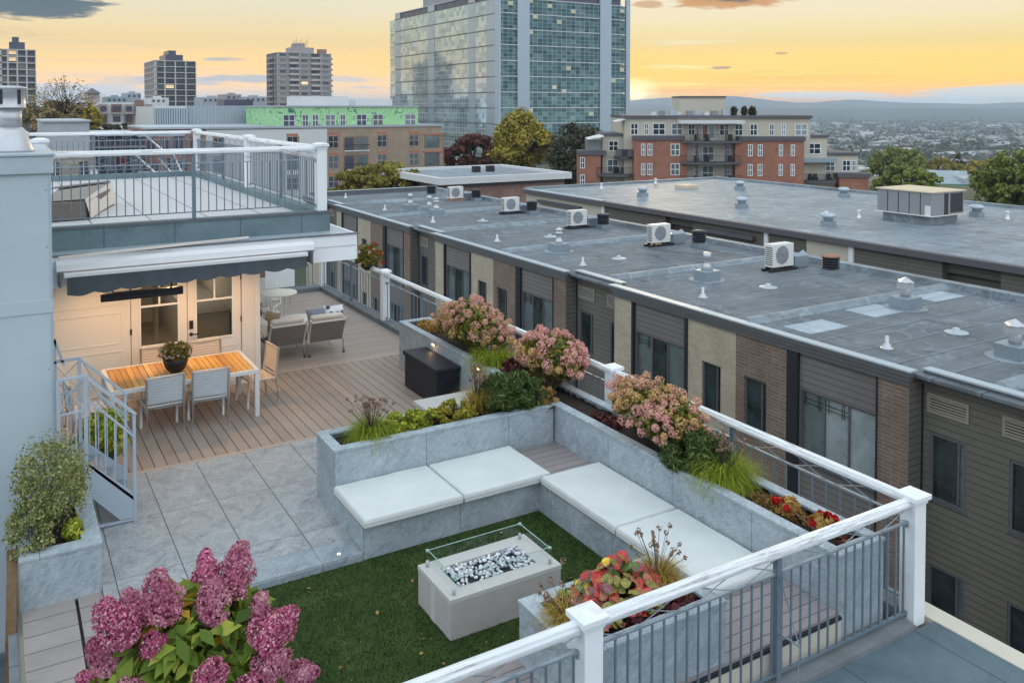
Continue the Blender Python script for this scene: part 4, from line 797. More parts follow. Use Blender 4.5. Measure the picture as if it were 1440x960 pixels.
def ac(x, y, s_, label, skid='dark_metal'):
    r = thing('air_conditioner', (x, y, RZ), label, 'air conditioner', 'outdoor units on the neighbouring roof'); w_, d_, h = .46*s_, .18*s_, .72*s_; z0 = RZ+.16
    o = MB().box(x-w_, x+w_, y-d_, y+d_, z0, z0+h, 'ac_white').build('casing', r, bevel=.015)
    q = MB(); n = 28
    for R_ in (.29*s_, .21*s_, .13*s_):
        vs = []
        for k in range(n): a = 6.283*k/n; vs += [(x-.07+R_*math.cos(a), y-d_-.012, z0+h*.52+R_*math.sin(a)), (x-.07+(R_-.012)*math.cos(a), y-d_-.012, z0+h*.52+(R_-.012)*math.sin(a))]
        q.add(vs, [(2*k, 2*k+1, (2*k+3) % (2*n), (2*k+2) % (2*n)) for k in range(n)], 'coping_metal')
    for k in range(12): a = 6.283*k/12; q.obox((x-.07+.05*math.cos(a), y-d_-.014, z0+h*.52+.05*math.sin(a)), (x-.07+.29*s_*math.cos(a), y-d_-.014, z0+h*.52+.29*s_*math.sin(a)), .008, .008, 'coping_metal')
    q.build('fan_grille', r); q = MB(); vs = [(x-.07, y-d_-.004, z0+h*.52)]+[(x-.07+.28*s_*math.cos(6.283*k/24), y-d_-.004, z0+h*.52+.28*s_*math.sin(6.283*k/24)) for k in range(24)]; q.add(vs, [(0, 1+(k+1) % 24, 1+k)[::-1] for k in range(24)], 'rtu_grey'); q.build('fan_opening', r)
    q = MB()
    for j in range(9): q.box(x-w_-.008, x-w_-.002, y-d_+.04, y+d_-.04, z0+.08+j*h/11, z0+.11+j*h/11, 'dark_metal')
    q.build('side_grille', r); 
    for yy in (y-d_*.8, y+d_*.8): MB().box(x-w_-.15, x+w_+.2, yy-.05, yy+.05, RZ, RZ+.10, skid).box(x-w_+.05, x-w_+.15, yy-.04, yy+.04, RZ+.10, z0, skid).box(x+w_-.15, x+w_-.05, yy-.04, yy+.04, RZ+.10, z0, skid).build('skid', r)
    for k_, z_ in ((0, .25), (1, .36)): MB().tube([(x+w_+.01, y+.05*k_, z0+z_*s_), (x+w_+.12, y+.05*k_, z0+z_*s_+.02), (x+w_+.2, y+.1, z0+.1), (x+w_+.32, y+.15, RZ+.3)], .018, 'black_plastic', 6).build('refrigerant_hose', r)
    MB().box(x+w_+.25, x+w_+.95, y-.05, y+.45, RZ+.02, RZ+.42, 'galvanised').add([(x+w_+.25, y-.05, RZ+.42), (x+w_+.95, y-.05, RZ+.42), (x+w_+.95, y+.2, RZ+.58), (x+w_+.6, y+.2, RZ+.46), (x+w_+.25, y+.2, RZ+.58)], [(0, 1, 2, 3, 4)], 'galvanised').build('service_hood', r)
HOSE = None
for a in ((24.2, 47.4, 1.0, 'white air conditioner on reddish wooden skids, farthest of five', 'rust_wood'), (23.8, 40.1, 1.02, 'white air conditioner behind the middle of the far vent cluster, second farthest of five'), (23.7, 33.7, 1.0, 'white air conditioner in the middle of the row of five'), (23.63, 27.7, 1.05, 'white air conditioner, second nearest of five, left of a black exhaust'), (23.75, 21.35, 1.12, 'large white air conditioner nearest the camera with louvred side')): ac(*a)
for i, (x, y) in enumerate(((21.1, 32.1), (21.1, 38.3), (20.3, 26.1), (21.2, 19.5), (21.1, 13.1))): q = MB(); q.lathe(x, y, [(.30, RZ+.002), (.28, RZ+.02), (.09, RZ+.03), (.09, RZ+.10), (.05, RZ+.13), (.001, RZ+.135)], 'coping_metal', 16); q.build('roof_drain', rf)
# ------------------------------------------------------------------ second row of houses
h2 = thing('row_house_block', (41, 30, -9.5), 'second flat-roofed building behind the first roof, carrying the big grey rooftop unit', 'building')
def Q(mb, n, **k): return mb.build(n, h2, **k)
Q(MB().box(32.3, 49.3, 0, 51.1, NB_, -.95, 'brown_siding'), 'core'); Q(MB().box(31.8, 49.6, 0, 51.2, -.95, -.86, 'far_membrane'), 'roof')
Q(MB().box(49.3, 49.7, 0, 51.3, -.95, -.70, 'far_membrane').box(31.6, 49.3, 50.9, 51.3, -.95, -.72, 'far_membrane').box(31.5, 31.9, 42.3, 51.3, -.86, -.80, 'coping_metal'), 'coping')
for y0, y1, mt, xx in ((42.3, 51.2, 'cream_panel', 31.7), (36.6, 42.2, 'brown_siding', 31.7), (29.3, 34.4, 'brown_siding', 31.7), (26.9, 29.2, 'brown_siding', 31.7), (24.5, 26.9, 'cream_panel', 31.7), (20.3, 24.4, 'brown_siding', 31.7), (3, 18.0, 'brown_siding', 31.7)): Q(MB().box(xx, 32.4, y0, y1, NB_, -.97, mt), 'wall_panel')
for y0, y1 in ((34.4, 36.6), (18.0, 20.3)): Q(MB().box(32.0, 32.4, y0, y1, -1.6, -.97, 'brown_siding').box(32.35, 33.6, y0, y1, -9.4, -1.6, 'dark_metal'), 'recessed_balcony')
for y0, y1 in ((44.5, 49.5), (30.0, 33.6), (8.5, 16.8)): Q(MB().box(31.45, 31.7, y0, y1, -1.62, -1.42, 'slate_band'), 'canopy_bar')
for y in (42.25, 29.25, 24.45): Q(MB().box(31.6, 31.72, y-.12, y+.12, NB_, -.9, 'post_white'), 'downpipe')
q = MB(); q.box(31.45, 31.8, 3, 51.25, -1.12, -.86, 'slate_band'); Q(q, 'fascia')
ru = thing('rooftop_unit', (39.8, 26.8, -.86), 'large grey rooftop air handling unit with tan top on the second roof', 'air handler')
MB().box(38.8, 41.0, 25.5, 28.1, -.86, -.42, 'far_membrane').build('curb', ru); MB().box(38.6, 41.2, 25.3, 28.3, -.40, .72, 'rtu_grey').build('casing', ru, bevel=.02); MB().box(38.52, 41.28, 25.22, 28.38, .723, .78, 'rtu_top').build('top', ru)
for y in (25.9, 26.5, 27.1, 27.7): MB().box(38.585, 38.6, y-.015, y+.015, -.38, .70, 'dark_metal').build('seam', ru)
MB().box(38.58, 38.6, 25.35, 25.65, -.38, .1, 'ac_white').build('label_plate', ru); MB().box(39.6, 39.9, 25.28, 25.3, -.36, .66, 'dark_metal').box(40.1, 41.1, 25.285, 25.3, -.3, .64, 'dark_metal').build('intake_grille', ru); MB().box(38.5, 41.3, 25.2, 25.28, -.42, -.38, 'ac_white').box(38.5, 38.6, 25.28, 28.4, -.42, -.38, 'ac_white').build('base_rail', ru)
for i, (x, y, b_) in enumerate(((34.4, 27.9, 1), (36.1, 29.4, 0), (36.3, 35.4, 1), (44.0, 43.1, 1), (46.2, 36.3, 1), (44.0, 26.3, 1), (44.0, 24.7, 0), (35.5, 43.2, 1), (36.1, 48.4, 0), (41.9, 49.5, 0), (38.0, 28.9, 0))):
    lb = ['left of the rooftop unit, nearest', 'small white pipe left of the rooftop unit', 'in the middle foreground of the roof', 'far middle of the roof', 'behind the rooftop unit to the left', 'right of the rooftop unit', 'small white pipe farthest right', 'left part of the roof', 'small white pipe at the far left', 'small white pipe near the back left edge', 'white pipe just in front of the rooftop unit'][i]
    r = thing('roof_vent', (x, y, -.86), 'round galvanised mushroom vent on the second roof, '+lb if b_ else lb+' on the second roof', 'roof vent'); q = MB()
    if b_: q.box(x-.26, x+.26, y-.26, y+.26, -.86, -.60, 'galvanised').lathe(x, y, [(.24, -.60), (.24, -.44), (.34, -.42), (.34, -.32), (.25, -.24), (.001, -.20)], 'coping_metal', 18)
    else: q.lathe(x, y, [(.14, -.86), (.10, -.75), (.07, -.72), (.07, -.5), (.10, -.48), (.10, -.42), (.001, -.40)], 'post_white', 12)
    q.build('body', r)
tag(MB().box(41.2, 42.4, 45.5, 46.6, -.86, -.62, 'rtu_top').build('roof_hatch'), 'tan-topped roof hatch near the back edge of the second roof', 'roof hatch')
# ------------------------------------------------------------------ background buildings
def local_thing(name, px, py, D, label, catg, rz=-YAW, group=None):
    p = far(px, py, D); r = thing(name, (p.x, p.y, 0), label, catg, group, rz); return r
class L1:
    def __enter__(s): LOCALPAR[0] = 1
    def __exit__(s, *a): LOCALPAR[0] = 0
def zat(py, D): return CAMZ-(py-150)*D/FPX
def U(px, px0, D): return (px-px0)*D/FPX
def wins_y(par, y, cells, glass, frame='post_white', t=.07, name='window', cross=True):
    """windows on a wall facing -Y (local): each (x0,x1,z0,z1)"""
    for i, (x0, x1, z0, z1) in enumerate(cells):
        m = MB(); m.box(x0, x1, y-.03, y-.012, z0, z1, glass if isinstance(glass, str) else glass[i % len(glass)])
        for a, c, e, f in ((x0-t, x0, z0-t, z1+t), (x1, x1+t, z0-t, z1+t), (x0, x1, z0-t, z0), (x0, x1, z1, z1+t)): m.box(a, c, y-.06, y-.005, e, f, frame)
        if cross: m.box((x0+x1)/2-t/2, (x0+x1)/2+t/2, y-.05, y-.032, z0, z1, frame).box(x0, (x0+x1)/2-t/2, y-.05, y-.032, (z0+z1)/2-t/2, (z0+z1)/2+t/2, frame).box((x0+x1)/2+t/2, x1, y-.05, y-.032, (z0+z1)/2-t/2, (z0+z1)/2+t/2, frame)
        m.build(name, par)
# --- glass office tower (axis aligned)
ot = thing('office_tower', (125, 215, -12), 'large blue-green glass office tower dominating the skyline', 'office tower')
OX, OY = 106.5, 184.5; ox1, oy1 = 144.3, 249.5; ZR = 33.6
MB().box(OX+.3, ox1-.3, OY+.3, oy1-.3, -12, ZR-.2, 'far_dark').build('core', ot); MB().box(OX, ox1, OY, oy1, ZR-.2, ZR, 'coping_metal').build('roof', ot)
MB().box(OX+4, OX+22, OY+25, oy1-12, ZR, ZR+5.5, 'rtu_grey').build('plant_room', ot)
def ypx(px): r_ = ray(px, 80); return OX/r_.x*r_.y
def xpx(px): r_ = ray(px, 80); return OY/r_.y*r_.x
rows = [4.45+3.9*k for k in range(-4, 8)]
rows[-1] = ZR-2.0
lb = [(548.5, 556, 0), (556, 563, 1), (563, 602, 0), (602, 611, 1), (611, 659, 0), (659, 668, 1), (668, 684, 0), (684, 702.5, 1)]
for a, c, wht in lb:
    y0, y1 = ypx(c), ypx(a)
    if wht: MB().box(OX-.05, OX+.3, y0, y1, -12, ZR, 'tower_panel').build('pier', ot)
    else:
        for z0, z1 in zip(rows, rows[1:]): MB().box(OX, OX+.3, y0+.02, y1-.02, z0+.22, z1-.02, 'curtain_left').build('window', ot)
rb = [(703.5, 727, 0), (727, 744, 1), (744, 843, 0), (843, 858.5, 1), (858.5, 879.5, 0), (879.5, 885, 1)]
for a, c, wht in rb:
    x0, x1 = xpx(a), xpx(c)
    if wht: MB().box(x0, x1, OY-.35, OY+.3, -12, ZR, 'tower_frame').build('pier', ot)
    else:
        for z0, z1 in zip(rows, rows[1:]): MB().box(x0+.02, x1-.02, OY, OY+.3, z0+.2, z1-.02, 'curtain_right').build('window', ot)
m = MB()
for z in rows: m.box(OX-.16, OX+.2, OY, oy1, z, z+.18, 'coping_dark').box(OX, ox1, OY-.22, OY+.2, z, z+.2, 'render_white')
m.build('floor_bands', ot)
m = MB(); m.box(OX-.5, OX+.05, OY-.5, OY+1.6, -12, ZR, 'tower_frame'); m.build('corner_pier', ot)
# --- distant residential towers
def slab_tower(name, px0, pxc, px1, ytop, D, label, floors, bays, fh, conc, style):
    """axis-aligned block: front face between pxc and px1, left flank between px0 and pxc"""
    r_ = ray(pxc, 120); k = D/(r_.x*FW.x+r_.y*FW.y); X0, Y0 = r_.x*k, r_.y*k; q = ray(px1, 120); X1 = q.x/q.y*Y0; q = ray(px0, 120); Y1 = X0/q.x*q.y if q.x > .001 else Y0+22
    Y1 = min(Y1, Y0+34); zt = zat(ytop, D); W = X1-X0; Dp = Y1-Y0
    r = thing(name, (X0+W/2, Y0+Dp/2, -14), label, 'apartment tower'); dark = 'far_dark' if style != 'brick' else conc
    MB().box(X0+1.3, X1-.3, Y0+1.3, Y1-.3, -14, zt-.3, dark).build('core', r); m = MB()
    for k in range(floors+1): z = zt-k*fh; m.box(X0, X1, Y0, Y1, z-(.42 if style != 'brick' else .25), z, conc)
    m.build('floor_slabs', r)
    for i in range(bays+1): x = X0+W*i/bays; MB().box(max(x-.3, X0)-.02, min(x+.3, X1)+.02, Y0-.04, Y0+1.3, -14, zt-.02, conc).build('pier', r)
    nf = max(2, int(Dp/5))
    for i in range(nf+1): y = Y0+Dp*i/nf; MB().box(X0-.04, X0+1.3, max(y-.5, Y0), min(y+.5, Y1), -14, zt-.02, conc).build('pier', r)
    g_ = random.Random(int(px0)+5)
    for k in range(min(floors, 12)):
        z = zt-(k+1)*fh
        for i in range(bays):
            x0, x1 = X0+W*(i+.12)/bays, X0+W*(i+.88)/bays; lit = g_.random() < .06
            if style == 'brick':
                MB().box(X0+W*(i+.0)/bays+.3, X0+W*(i+1)/bays-.3, Y0+.25, Y0+1.3, z+.02, z+fh-.27, conc).build('wall_panel', r) if (i % 2 == 0) else None
                yb = Y0+.22 if i % 2 == 0 else Y0+1.27; MB().box(x0+.5, x1-.5, yb, yb+.06, z+.95, z+fh-.55, 'window_glow' if lit else ('window_blind' if (i+k) % 3 else 'far_dark')).build('window', r)
                if i % 2: MB().box(x0-.3, x1+.3, Y0-.9, Y0-.8, z-.2, z+.85, 'far_concrete').build('balcony', r)
            else: MB().box(x0, x1, Y0+1.22, Y0+1.29, z+.15, z+fh-.6, 'window_glow' if lit else ('far_dark' if (i*3+k) % 4 else 'window_blind')).build('window', r); MB().box(x0-.2, x1+.2, Y0+.02, Y0+.10, z+.02, z+.55, 'window_teal').build('balcony_rail', r)
    if style == 'brick':
        for k in range(11): z = zt-(k+1)*fh; MB().box(X0-1.2, X0+.1, Y0+Dp*.3, Y0+Dp*.7, z-.2, z+.7, 'far_grey').build('balcony', r); MB().box(X1-.1, X1+1.3, Y0+1, Y0+5, z-.2, z+.7, 'far_grey').build('balcony', r)
    MB().box(X0+W*.30, X0+W*.72, Y0+4, Y0+Dp*.7, zt, zt+3.2, 'far_dark' if style != 'brick' else 'far_grey').build('plant_room', r); MB().box(X0+W*.38, X0+W*.56, Y0+5, Y0+Dp*.6, zt+3.2, zt+5.4, 'far_dark' if style != 'brick' else 'far_grey').build('plant_room', r)
    if style == 'brick':
        m = MB(); [m.box(X0+W*.34+i*.95, X0+W*.34+i*.95+.14, Y0+5, Y0+5.12, zt+3, zt+6.2+(i % 3)*.8, 'dark_metal') for i in range(9)]; m.build('antennas', r); MB().box(X0+W*.82, X0+W*.96, Y0+4, Y0+8, zt, zt+2.6, 'dull_red_brick').build('chimney', r)
    return r
slab_tower('apartment_tower', -20, -2, 51, 69, 360, 'dark-windowed concrete slab tower at the far left edge, above the flue', 16, 4, 2.75, 'far_concrete', 'slab')
slab_tower('apartment_tower', 200, 217, 276, 85, 440, 'concrete-framed tower with dark windows between the bare tree and the brick tower', 12, 4, 2.95, 'far_concrete', 'slab')
slab_tower('apartment_tower', 375, 390, 466, 74, 450, 'brownish tower with stacked balconies and rooftop antennas left of the office tower', 12, 5, 2.9, 'far_grey', 'brick')
# --- building under construction with green sheathing (axis aligned)
cb = thing('unfinished_building', (50, 135, -10), 'tan and white apartment block with bright green unfinished top storey', 'building')
def xq(px, Y): r_ = ray(px, 190); return Y/r_.y*r_.x
CY = 126.; gx0, gx1 = xq(390, CY+3), xq(588, CY+3); wx0, wx1, bx1 = xq(286, CY), xq(460, CY), xq(622, CY)
z1, z2, z3 = zat(180, 130), zat(151, 133), zat(134, 140)
MB().box(gx0, gx1, CY+3, CY+22, z1, z2, 'green_sheathing').build('top_storey', cb); MB().box(gx0-.2, gx1+.2, CY+2.8, CY+22, z2, z2+.25, 'zinc_panels').build('top_roof', cb)
MB().box(wx0, wx1, CY, CY+24, -10, z1-.1, 'render_white').build('white_wall', cb); MB().box(wx1, bx1, CY, CY+24, -10, z1, 'tan_brick').build('tan_wall', cb); MB().box(bx1-.05, bx1+.4, CY+.3, CY+20, -10, z1-1, 'clay_lintel').build('side_wall', cb)
MB().box(wx0-.1, bx1+.3, CY-.15, CY+24, z1, z1+.3, 'zinc_panels').build('parapet', cb)
for a, c, d_ in ((424, 490, 10), (500, 552, 14)): MB().box(xq(a, CY+d_), xq(c, CY+d_), CY+d_, CY+d_+8, z2, zat(136 if a < 450 else 139, 142), 'render_white').build('roof_house', cb)
ce = []
for a, c in ((399, 414), (426, 433), (440, 447), (458, 471), (479, 485), (502, 515), (525, 538), (570, 584)): ce.append((xq(a, CY+3), xq(c, CY+3), zat(177, 133), zat(162, 133)))
wins_y(cb, CY+3, ce, ['far_dark', 'far_dark', 'window_dark', 'window_blind'], 'render_white', .10)
ce = [(xq(a, CY), xq(c, CY), zat(yb, 130), zat(yt, 130)) for a, c in ((300, 312), (404, 418), (462, 475), (531, 543), (576, 588)) for yt, yb in ((192, 208), (220, 237), (249, 264))]
wins_y(cb, CY, ce, ['window_dark', 'window_blind', 'far_dark'], 'far_grey', .10)
for x0, x1, z0, z1_ in ce: MB().box(x0-.1, x1+.1, CY-.07, CY-.01, z1_+.1, z1_+.5, 'clay_lintel').build('lintel', cb); MB().box(x1+.1, x1+.28, CY-.07, CY-.01, z0, z1_+.1, 'clay_lintel').build('reveal', cb)
for yt, yb in ((193, 214), (219, 241), (247, 262)): 
    MB().box(xq(483, CY), xq(518, CY), CY-.02, CY+.02, zat(yb, 130), zat(yt, 130), 'interior_brown').box(xq(485, CY), xq(497, CY), CY-.05, CY-.03, zat(yb, 130), zat(yt+2, 130), 'far_dark').box(xq(503, CY), xq(516, CY), CY-.05, CY-.03, zat(yb, 130), zat(yt+2, 130), 'window_blind').build('loggia', cb); MB().box(xq(483, CY), xq(518, CY), CY-.5, CY-.42, zat(yb, 130), zat(yb-1.5, 130), 'render_white').box(xq(483, CY), xq(518, CY), CY-.5, CY-.46, zat(yb-9.5, 130), zat(yb-8.5, 130), 'dark_metal').build('balcony_rail', cb)
    MB().box(xq(597, CY), xq(618, CY), CY-.03, CY+.01, zat(yb-2, 130), zat(yt, 130), 'window_blind').build('window', cb); MB().box(xq(595, CY), xq(622, CY), CY-.12, CY-.03, zat(yt, 130), zat(yt-2.5, 130), 'clay_lintel').build('lintel', cb)
# --- long zinc clad building
zb_ = thing('metal_clad_building', (25, 110, -10), 'long pale building clad in vertical metal sheets behind the roof terrace', 'building')
def seg(par, pa, pb, yt, yb, Y, mat, dep=10, name='wall'): MB().box(xq(pa, Y), xq(pb, Y), Y, Y+dep, zat(yb, Y*1.04), zat(yt, Y*1.04), mat).build(name, par)
seg(zb_, 262, 390, 149, 300, 150, 'zinc_panels', 20); seg(zb_, 216, 262, 150, 300, 149, 'render_white', 20)
m = MB()
for i in range(26): x = xq(262+128*i/25, 150); m.box(x-.06, x+.06, 149.86, 150, -10, zat(149, 156), 'coping_metal')
m.build('standing_seam', zb_)
m = MB()
for i in range(14): x = xq(218+44*i/13, 149); m.box(x-.12, x+.12, 148.6, 149, zat(175, 155), zat(152, 155), 'tower_frame')
m.build('screen_posts', zb_); seg(zb_, 316, 356, 141, 150, 160, 'far_dark', 6, 'plant_room'); seg(zb_, 357, 392, 152, 182, 148, 'rtu_grey', 3, 'balcony_bay')
# --- brown and white row houses behind the left fence
rw = thing('row_houses', (15, 190, -10), 'row of brown and white flats with balconies between the left trees and metal-clad building', 'building')
seg(rw, 136, 218, 145, 260, 200, 'render_white', 15)
for i, (a, c) in enumerate(((140, 152), (157, 172), (176, 188), (190, 203), (206, 214))):
    seg(rw, a, c, 147 if i != 3 else 142, 158, 199.5, 'dull_red_brick' if i % 2 else 'far_grey', .6, 'bay'); seg(rw, a, c, 160, 172, 199.5, 'dull_red_brick' if (i+1) % 2 else 'render_white', .6, 'bay'); seg(rw, a+2, c-2, 149.5, 156, 199.3, 'far_dark', .1, 'window'); seg(rw, a+2, c-2, 162, 169, 199.3, 'far_dark', .1, 'window'); seg(rw, a, c, 157.5, 159.5, 198.6, 'far_grey', .8, 'balcony')
hb = thing('hip_roof_house', (9, 250, -10), 'small house with pyramid roof peeking above the left trees', 'house'); seg(hb, 125, 141, 134, 160, 260, 'far_concrete', 12); x0, x1 = xq(123, 260), xq(143, 260); zz = zat(134, 271); MB().add([(x0, 259, zz), (x1, 259, zz), (x1, 273, zz), (x0, 273, zz), ((x0+x1)/2, 266, zz+1.6)], [(0, 1, 4), (1, 2, 4), (2, 3, 4), (3, 0, 4)], 'slate_band').build('roof', hb)
for a, c, yt, Y, mt, lb_ in ((150, 178, 138, 330, 'blue_grey_roof', 'flat pale blue roof on the skyline left of the concrete tower'), (178, 199, 133, 340, 'zinc_panels', 'boxy bluish block beside the concrete tower'), (212, 238, 139, 240, 'render_white', 'white box roof in front of the concrete tower'), (285, 318, 138, 300, 'zinc_panels', 'grey rooftops right of the concrete tower'), (318, 340, 134, 320, 'far_grey', 'small grey rooftop block on the skyline'), (345, 376, 137, 310, 'zinc_panels', 'rooftop block left of the brick tower'), (0, 44, 160, 200, 'slate_band', 'dark low roof behind the flue at the left edge'), (466, 500, 143, 300, 'far_grey', 'low distant block right of the brick tower')):
    r = thing('distant_building', (xq((a+c)/2, Y), Y, -10), lb_, 'building'); seg(r, a, c, yt, 190, Y, mt, 14); seg(r, a+(c-a)*.3, a+(c-a)*.6, yt-2, yt, Y+4, mt, 5, 'roof_house')
    for i in range(int((c-a)/7)): seg(r, a+3+i*7, a+6+i*7, yt+2.5, yt+5.5, Y-.1, 'far_dark', .1, 'window')
# --- buildings seen through the terrace railing
sh_ = thing('stone_house', (5, 62, -10), 'tan stone-faced building seen through the upper terrace railing at the left', 'building'); seg(sh_, 50, 134, 212, 330, 62, 'stone_blocks', 12); seg(sh_, 60, 126, 168, 212, 75, 'zinc_panels', 10, 'upper_storey'); seg(sh_, 58, 128, 166.5, 168.5, 74.8, 'coping_metal', 10.4, 'roof')
for a, c in ((72, 82), (111, 123)): seg(sh_, a, c, 217, 241, 61.95, 'far_dark', .06, 'window'); seg(sh_, (a+c)/2-.5, (a+c)/2+.5, 217, 241, 61.9, 'post_white', .05, 'window_bar')
seg(sh_, 125, 137, 228, 245, 61.5, 'render_white', 3, 'porch')
gb = thing('glazed_house', (12, 85, -10), 'dark glazed house with balcony behind the railing, left of centre', 'building'); seg(gb, 134, 205, 186, 330, 86, 'far_dark', 14); 
for i in range(6): a = 138+i*11.4; seg(gb, a, a+.7, 186, 240, 85.8, 'tower_frame', .15, 'mullion')
for a, c in ((150, 160), (183, 194)): seg(gb, a, c, 205, 232, 85.7, 'window_blind', .1, 'window')
seg(gb, 134, 205, 199, 201.5, 85.6, 'rtu_grey', .3, 'floor_band'); seg(gb, 134, 205, 184, 186.5, 85.4, 'coping_metal', 14, 'roof'); seg(gb, 166, 176, 210, 222, 85.7, 'kiln_red', .1, 'parasol_cloth'); seg(gb, 134, 292, 236, 262, 80, 'rtu_grey', 3, 'terrace_wall')
rbk = thing('red_brick_house', (18, 92, -10), 'reddish brick house with dark windows seen through the middle of the upper railing', 'building'); seg(rbk, 205, 290, 178, 330, 94, 'dull_red_brick', 14); seg(rbk, 205, 292, 176.5, 179, 93.8, 'coping_metal', 14.3, 'roof')
for a, c, yt, yb in ((208, 218, 190, 210), (226, 236, 190, 206), (244, 258, 188, 204), (268, 280, 190, 206), (250, 262, 220, 244), (236, 246, 216, 240), (272, 284, 218, 244), (210, 222, 222, 244)): seg(rbk, a, c, yt, yb, 93.9, 'far_dark', .12, 'window'); seg(rbk, (a+c)/2-.4, (a+c)/2+.4, yt, yb, 93.8, 'tower_frame', .08, 'window_bar')
sc_ = thing('scaffold', (17, 78, -10), 'pale fire escape poles and bracing in front of the reddish brick house', 'fire escape'); m = MB()
for px in (196, 212, 228, 243, 258): x = xq(px, 80); m.tube([(x, 80, -10), (x, 80, zat(180, 85))], .07, 'tower_frame', 6)
for y0, y1, pa, pb in ((206, 236, 186, 222), (204, 240, 240, 258), (186, 204, 204, 228), (214, 243, 222, 250)): m.tube([(xq(pa, 80), 79.8, zat(y0, 85)), (xq(pb, 80), 79.8, zat(y1, 85))], .09, 'post_white', 6)
for yy in (187, 210, 232): m.box(xq(194, 80), xq(260, 80), 79.9, 80.6, zat(yy, 85), zat(yy, 85)+.12, 'tower_frame')
m.build('frame', sc_)
# --- low brick building with white roof edge
lw = thing('low_brick_building', (40, 72, -10), 'low brick building with a wide white roof edge beyond the first roof', 'building')
MB().box(34.6, 46.6, 68.4, 81, -10, -1.95, 'dull_red_brick').build('wall', lw); m = MB(); m.box(33.0, 47.0, 67.7, 68.2, -1.95, -1.35, 'render_white').box(33.0, 33.5, 68.2, 81, -1.95, -1.35, 'render_white').box(46.5, 47, 68.2, 81, -1.95, -1.35, 'render_white').box(33.5, 46.5, 80.6, 81, -1.95, -1.35, 'render_white'); m.build('fascia', lw)
MB().box(33.5, 46.5, 68.2, 80.6, -1.9, -1.6, 'far_membrane').build('roof', lw); MB().box(34.5, 46.6, 68.3, 68.4, -2.3, -1.96, 'slate_band').build('soffit', lw)
for x in (40.4, 42.0): MB().box(x, x+.7, 75, 75.6, -1.6, -1.0, 'black_plastic').build('roof_unit', lw)
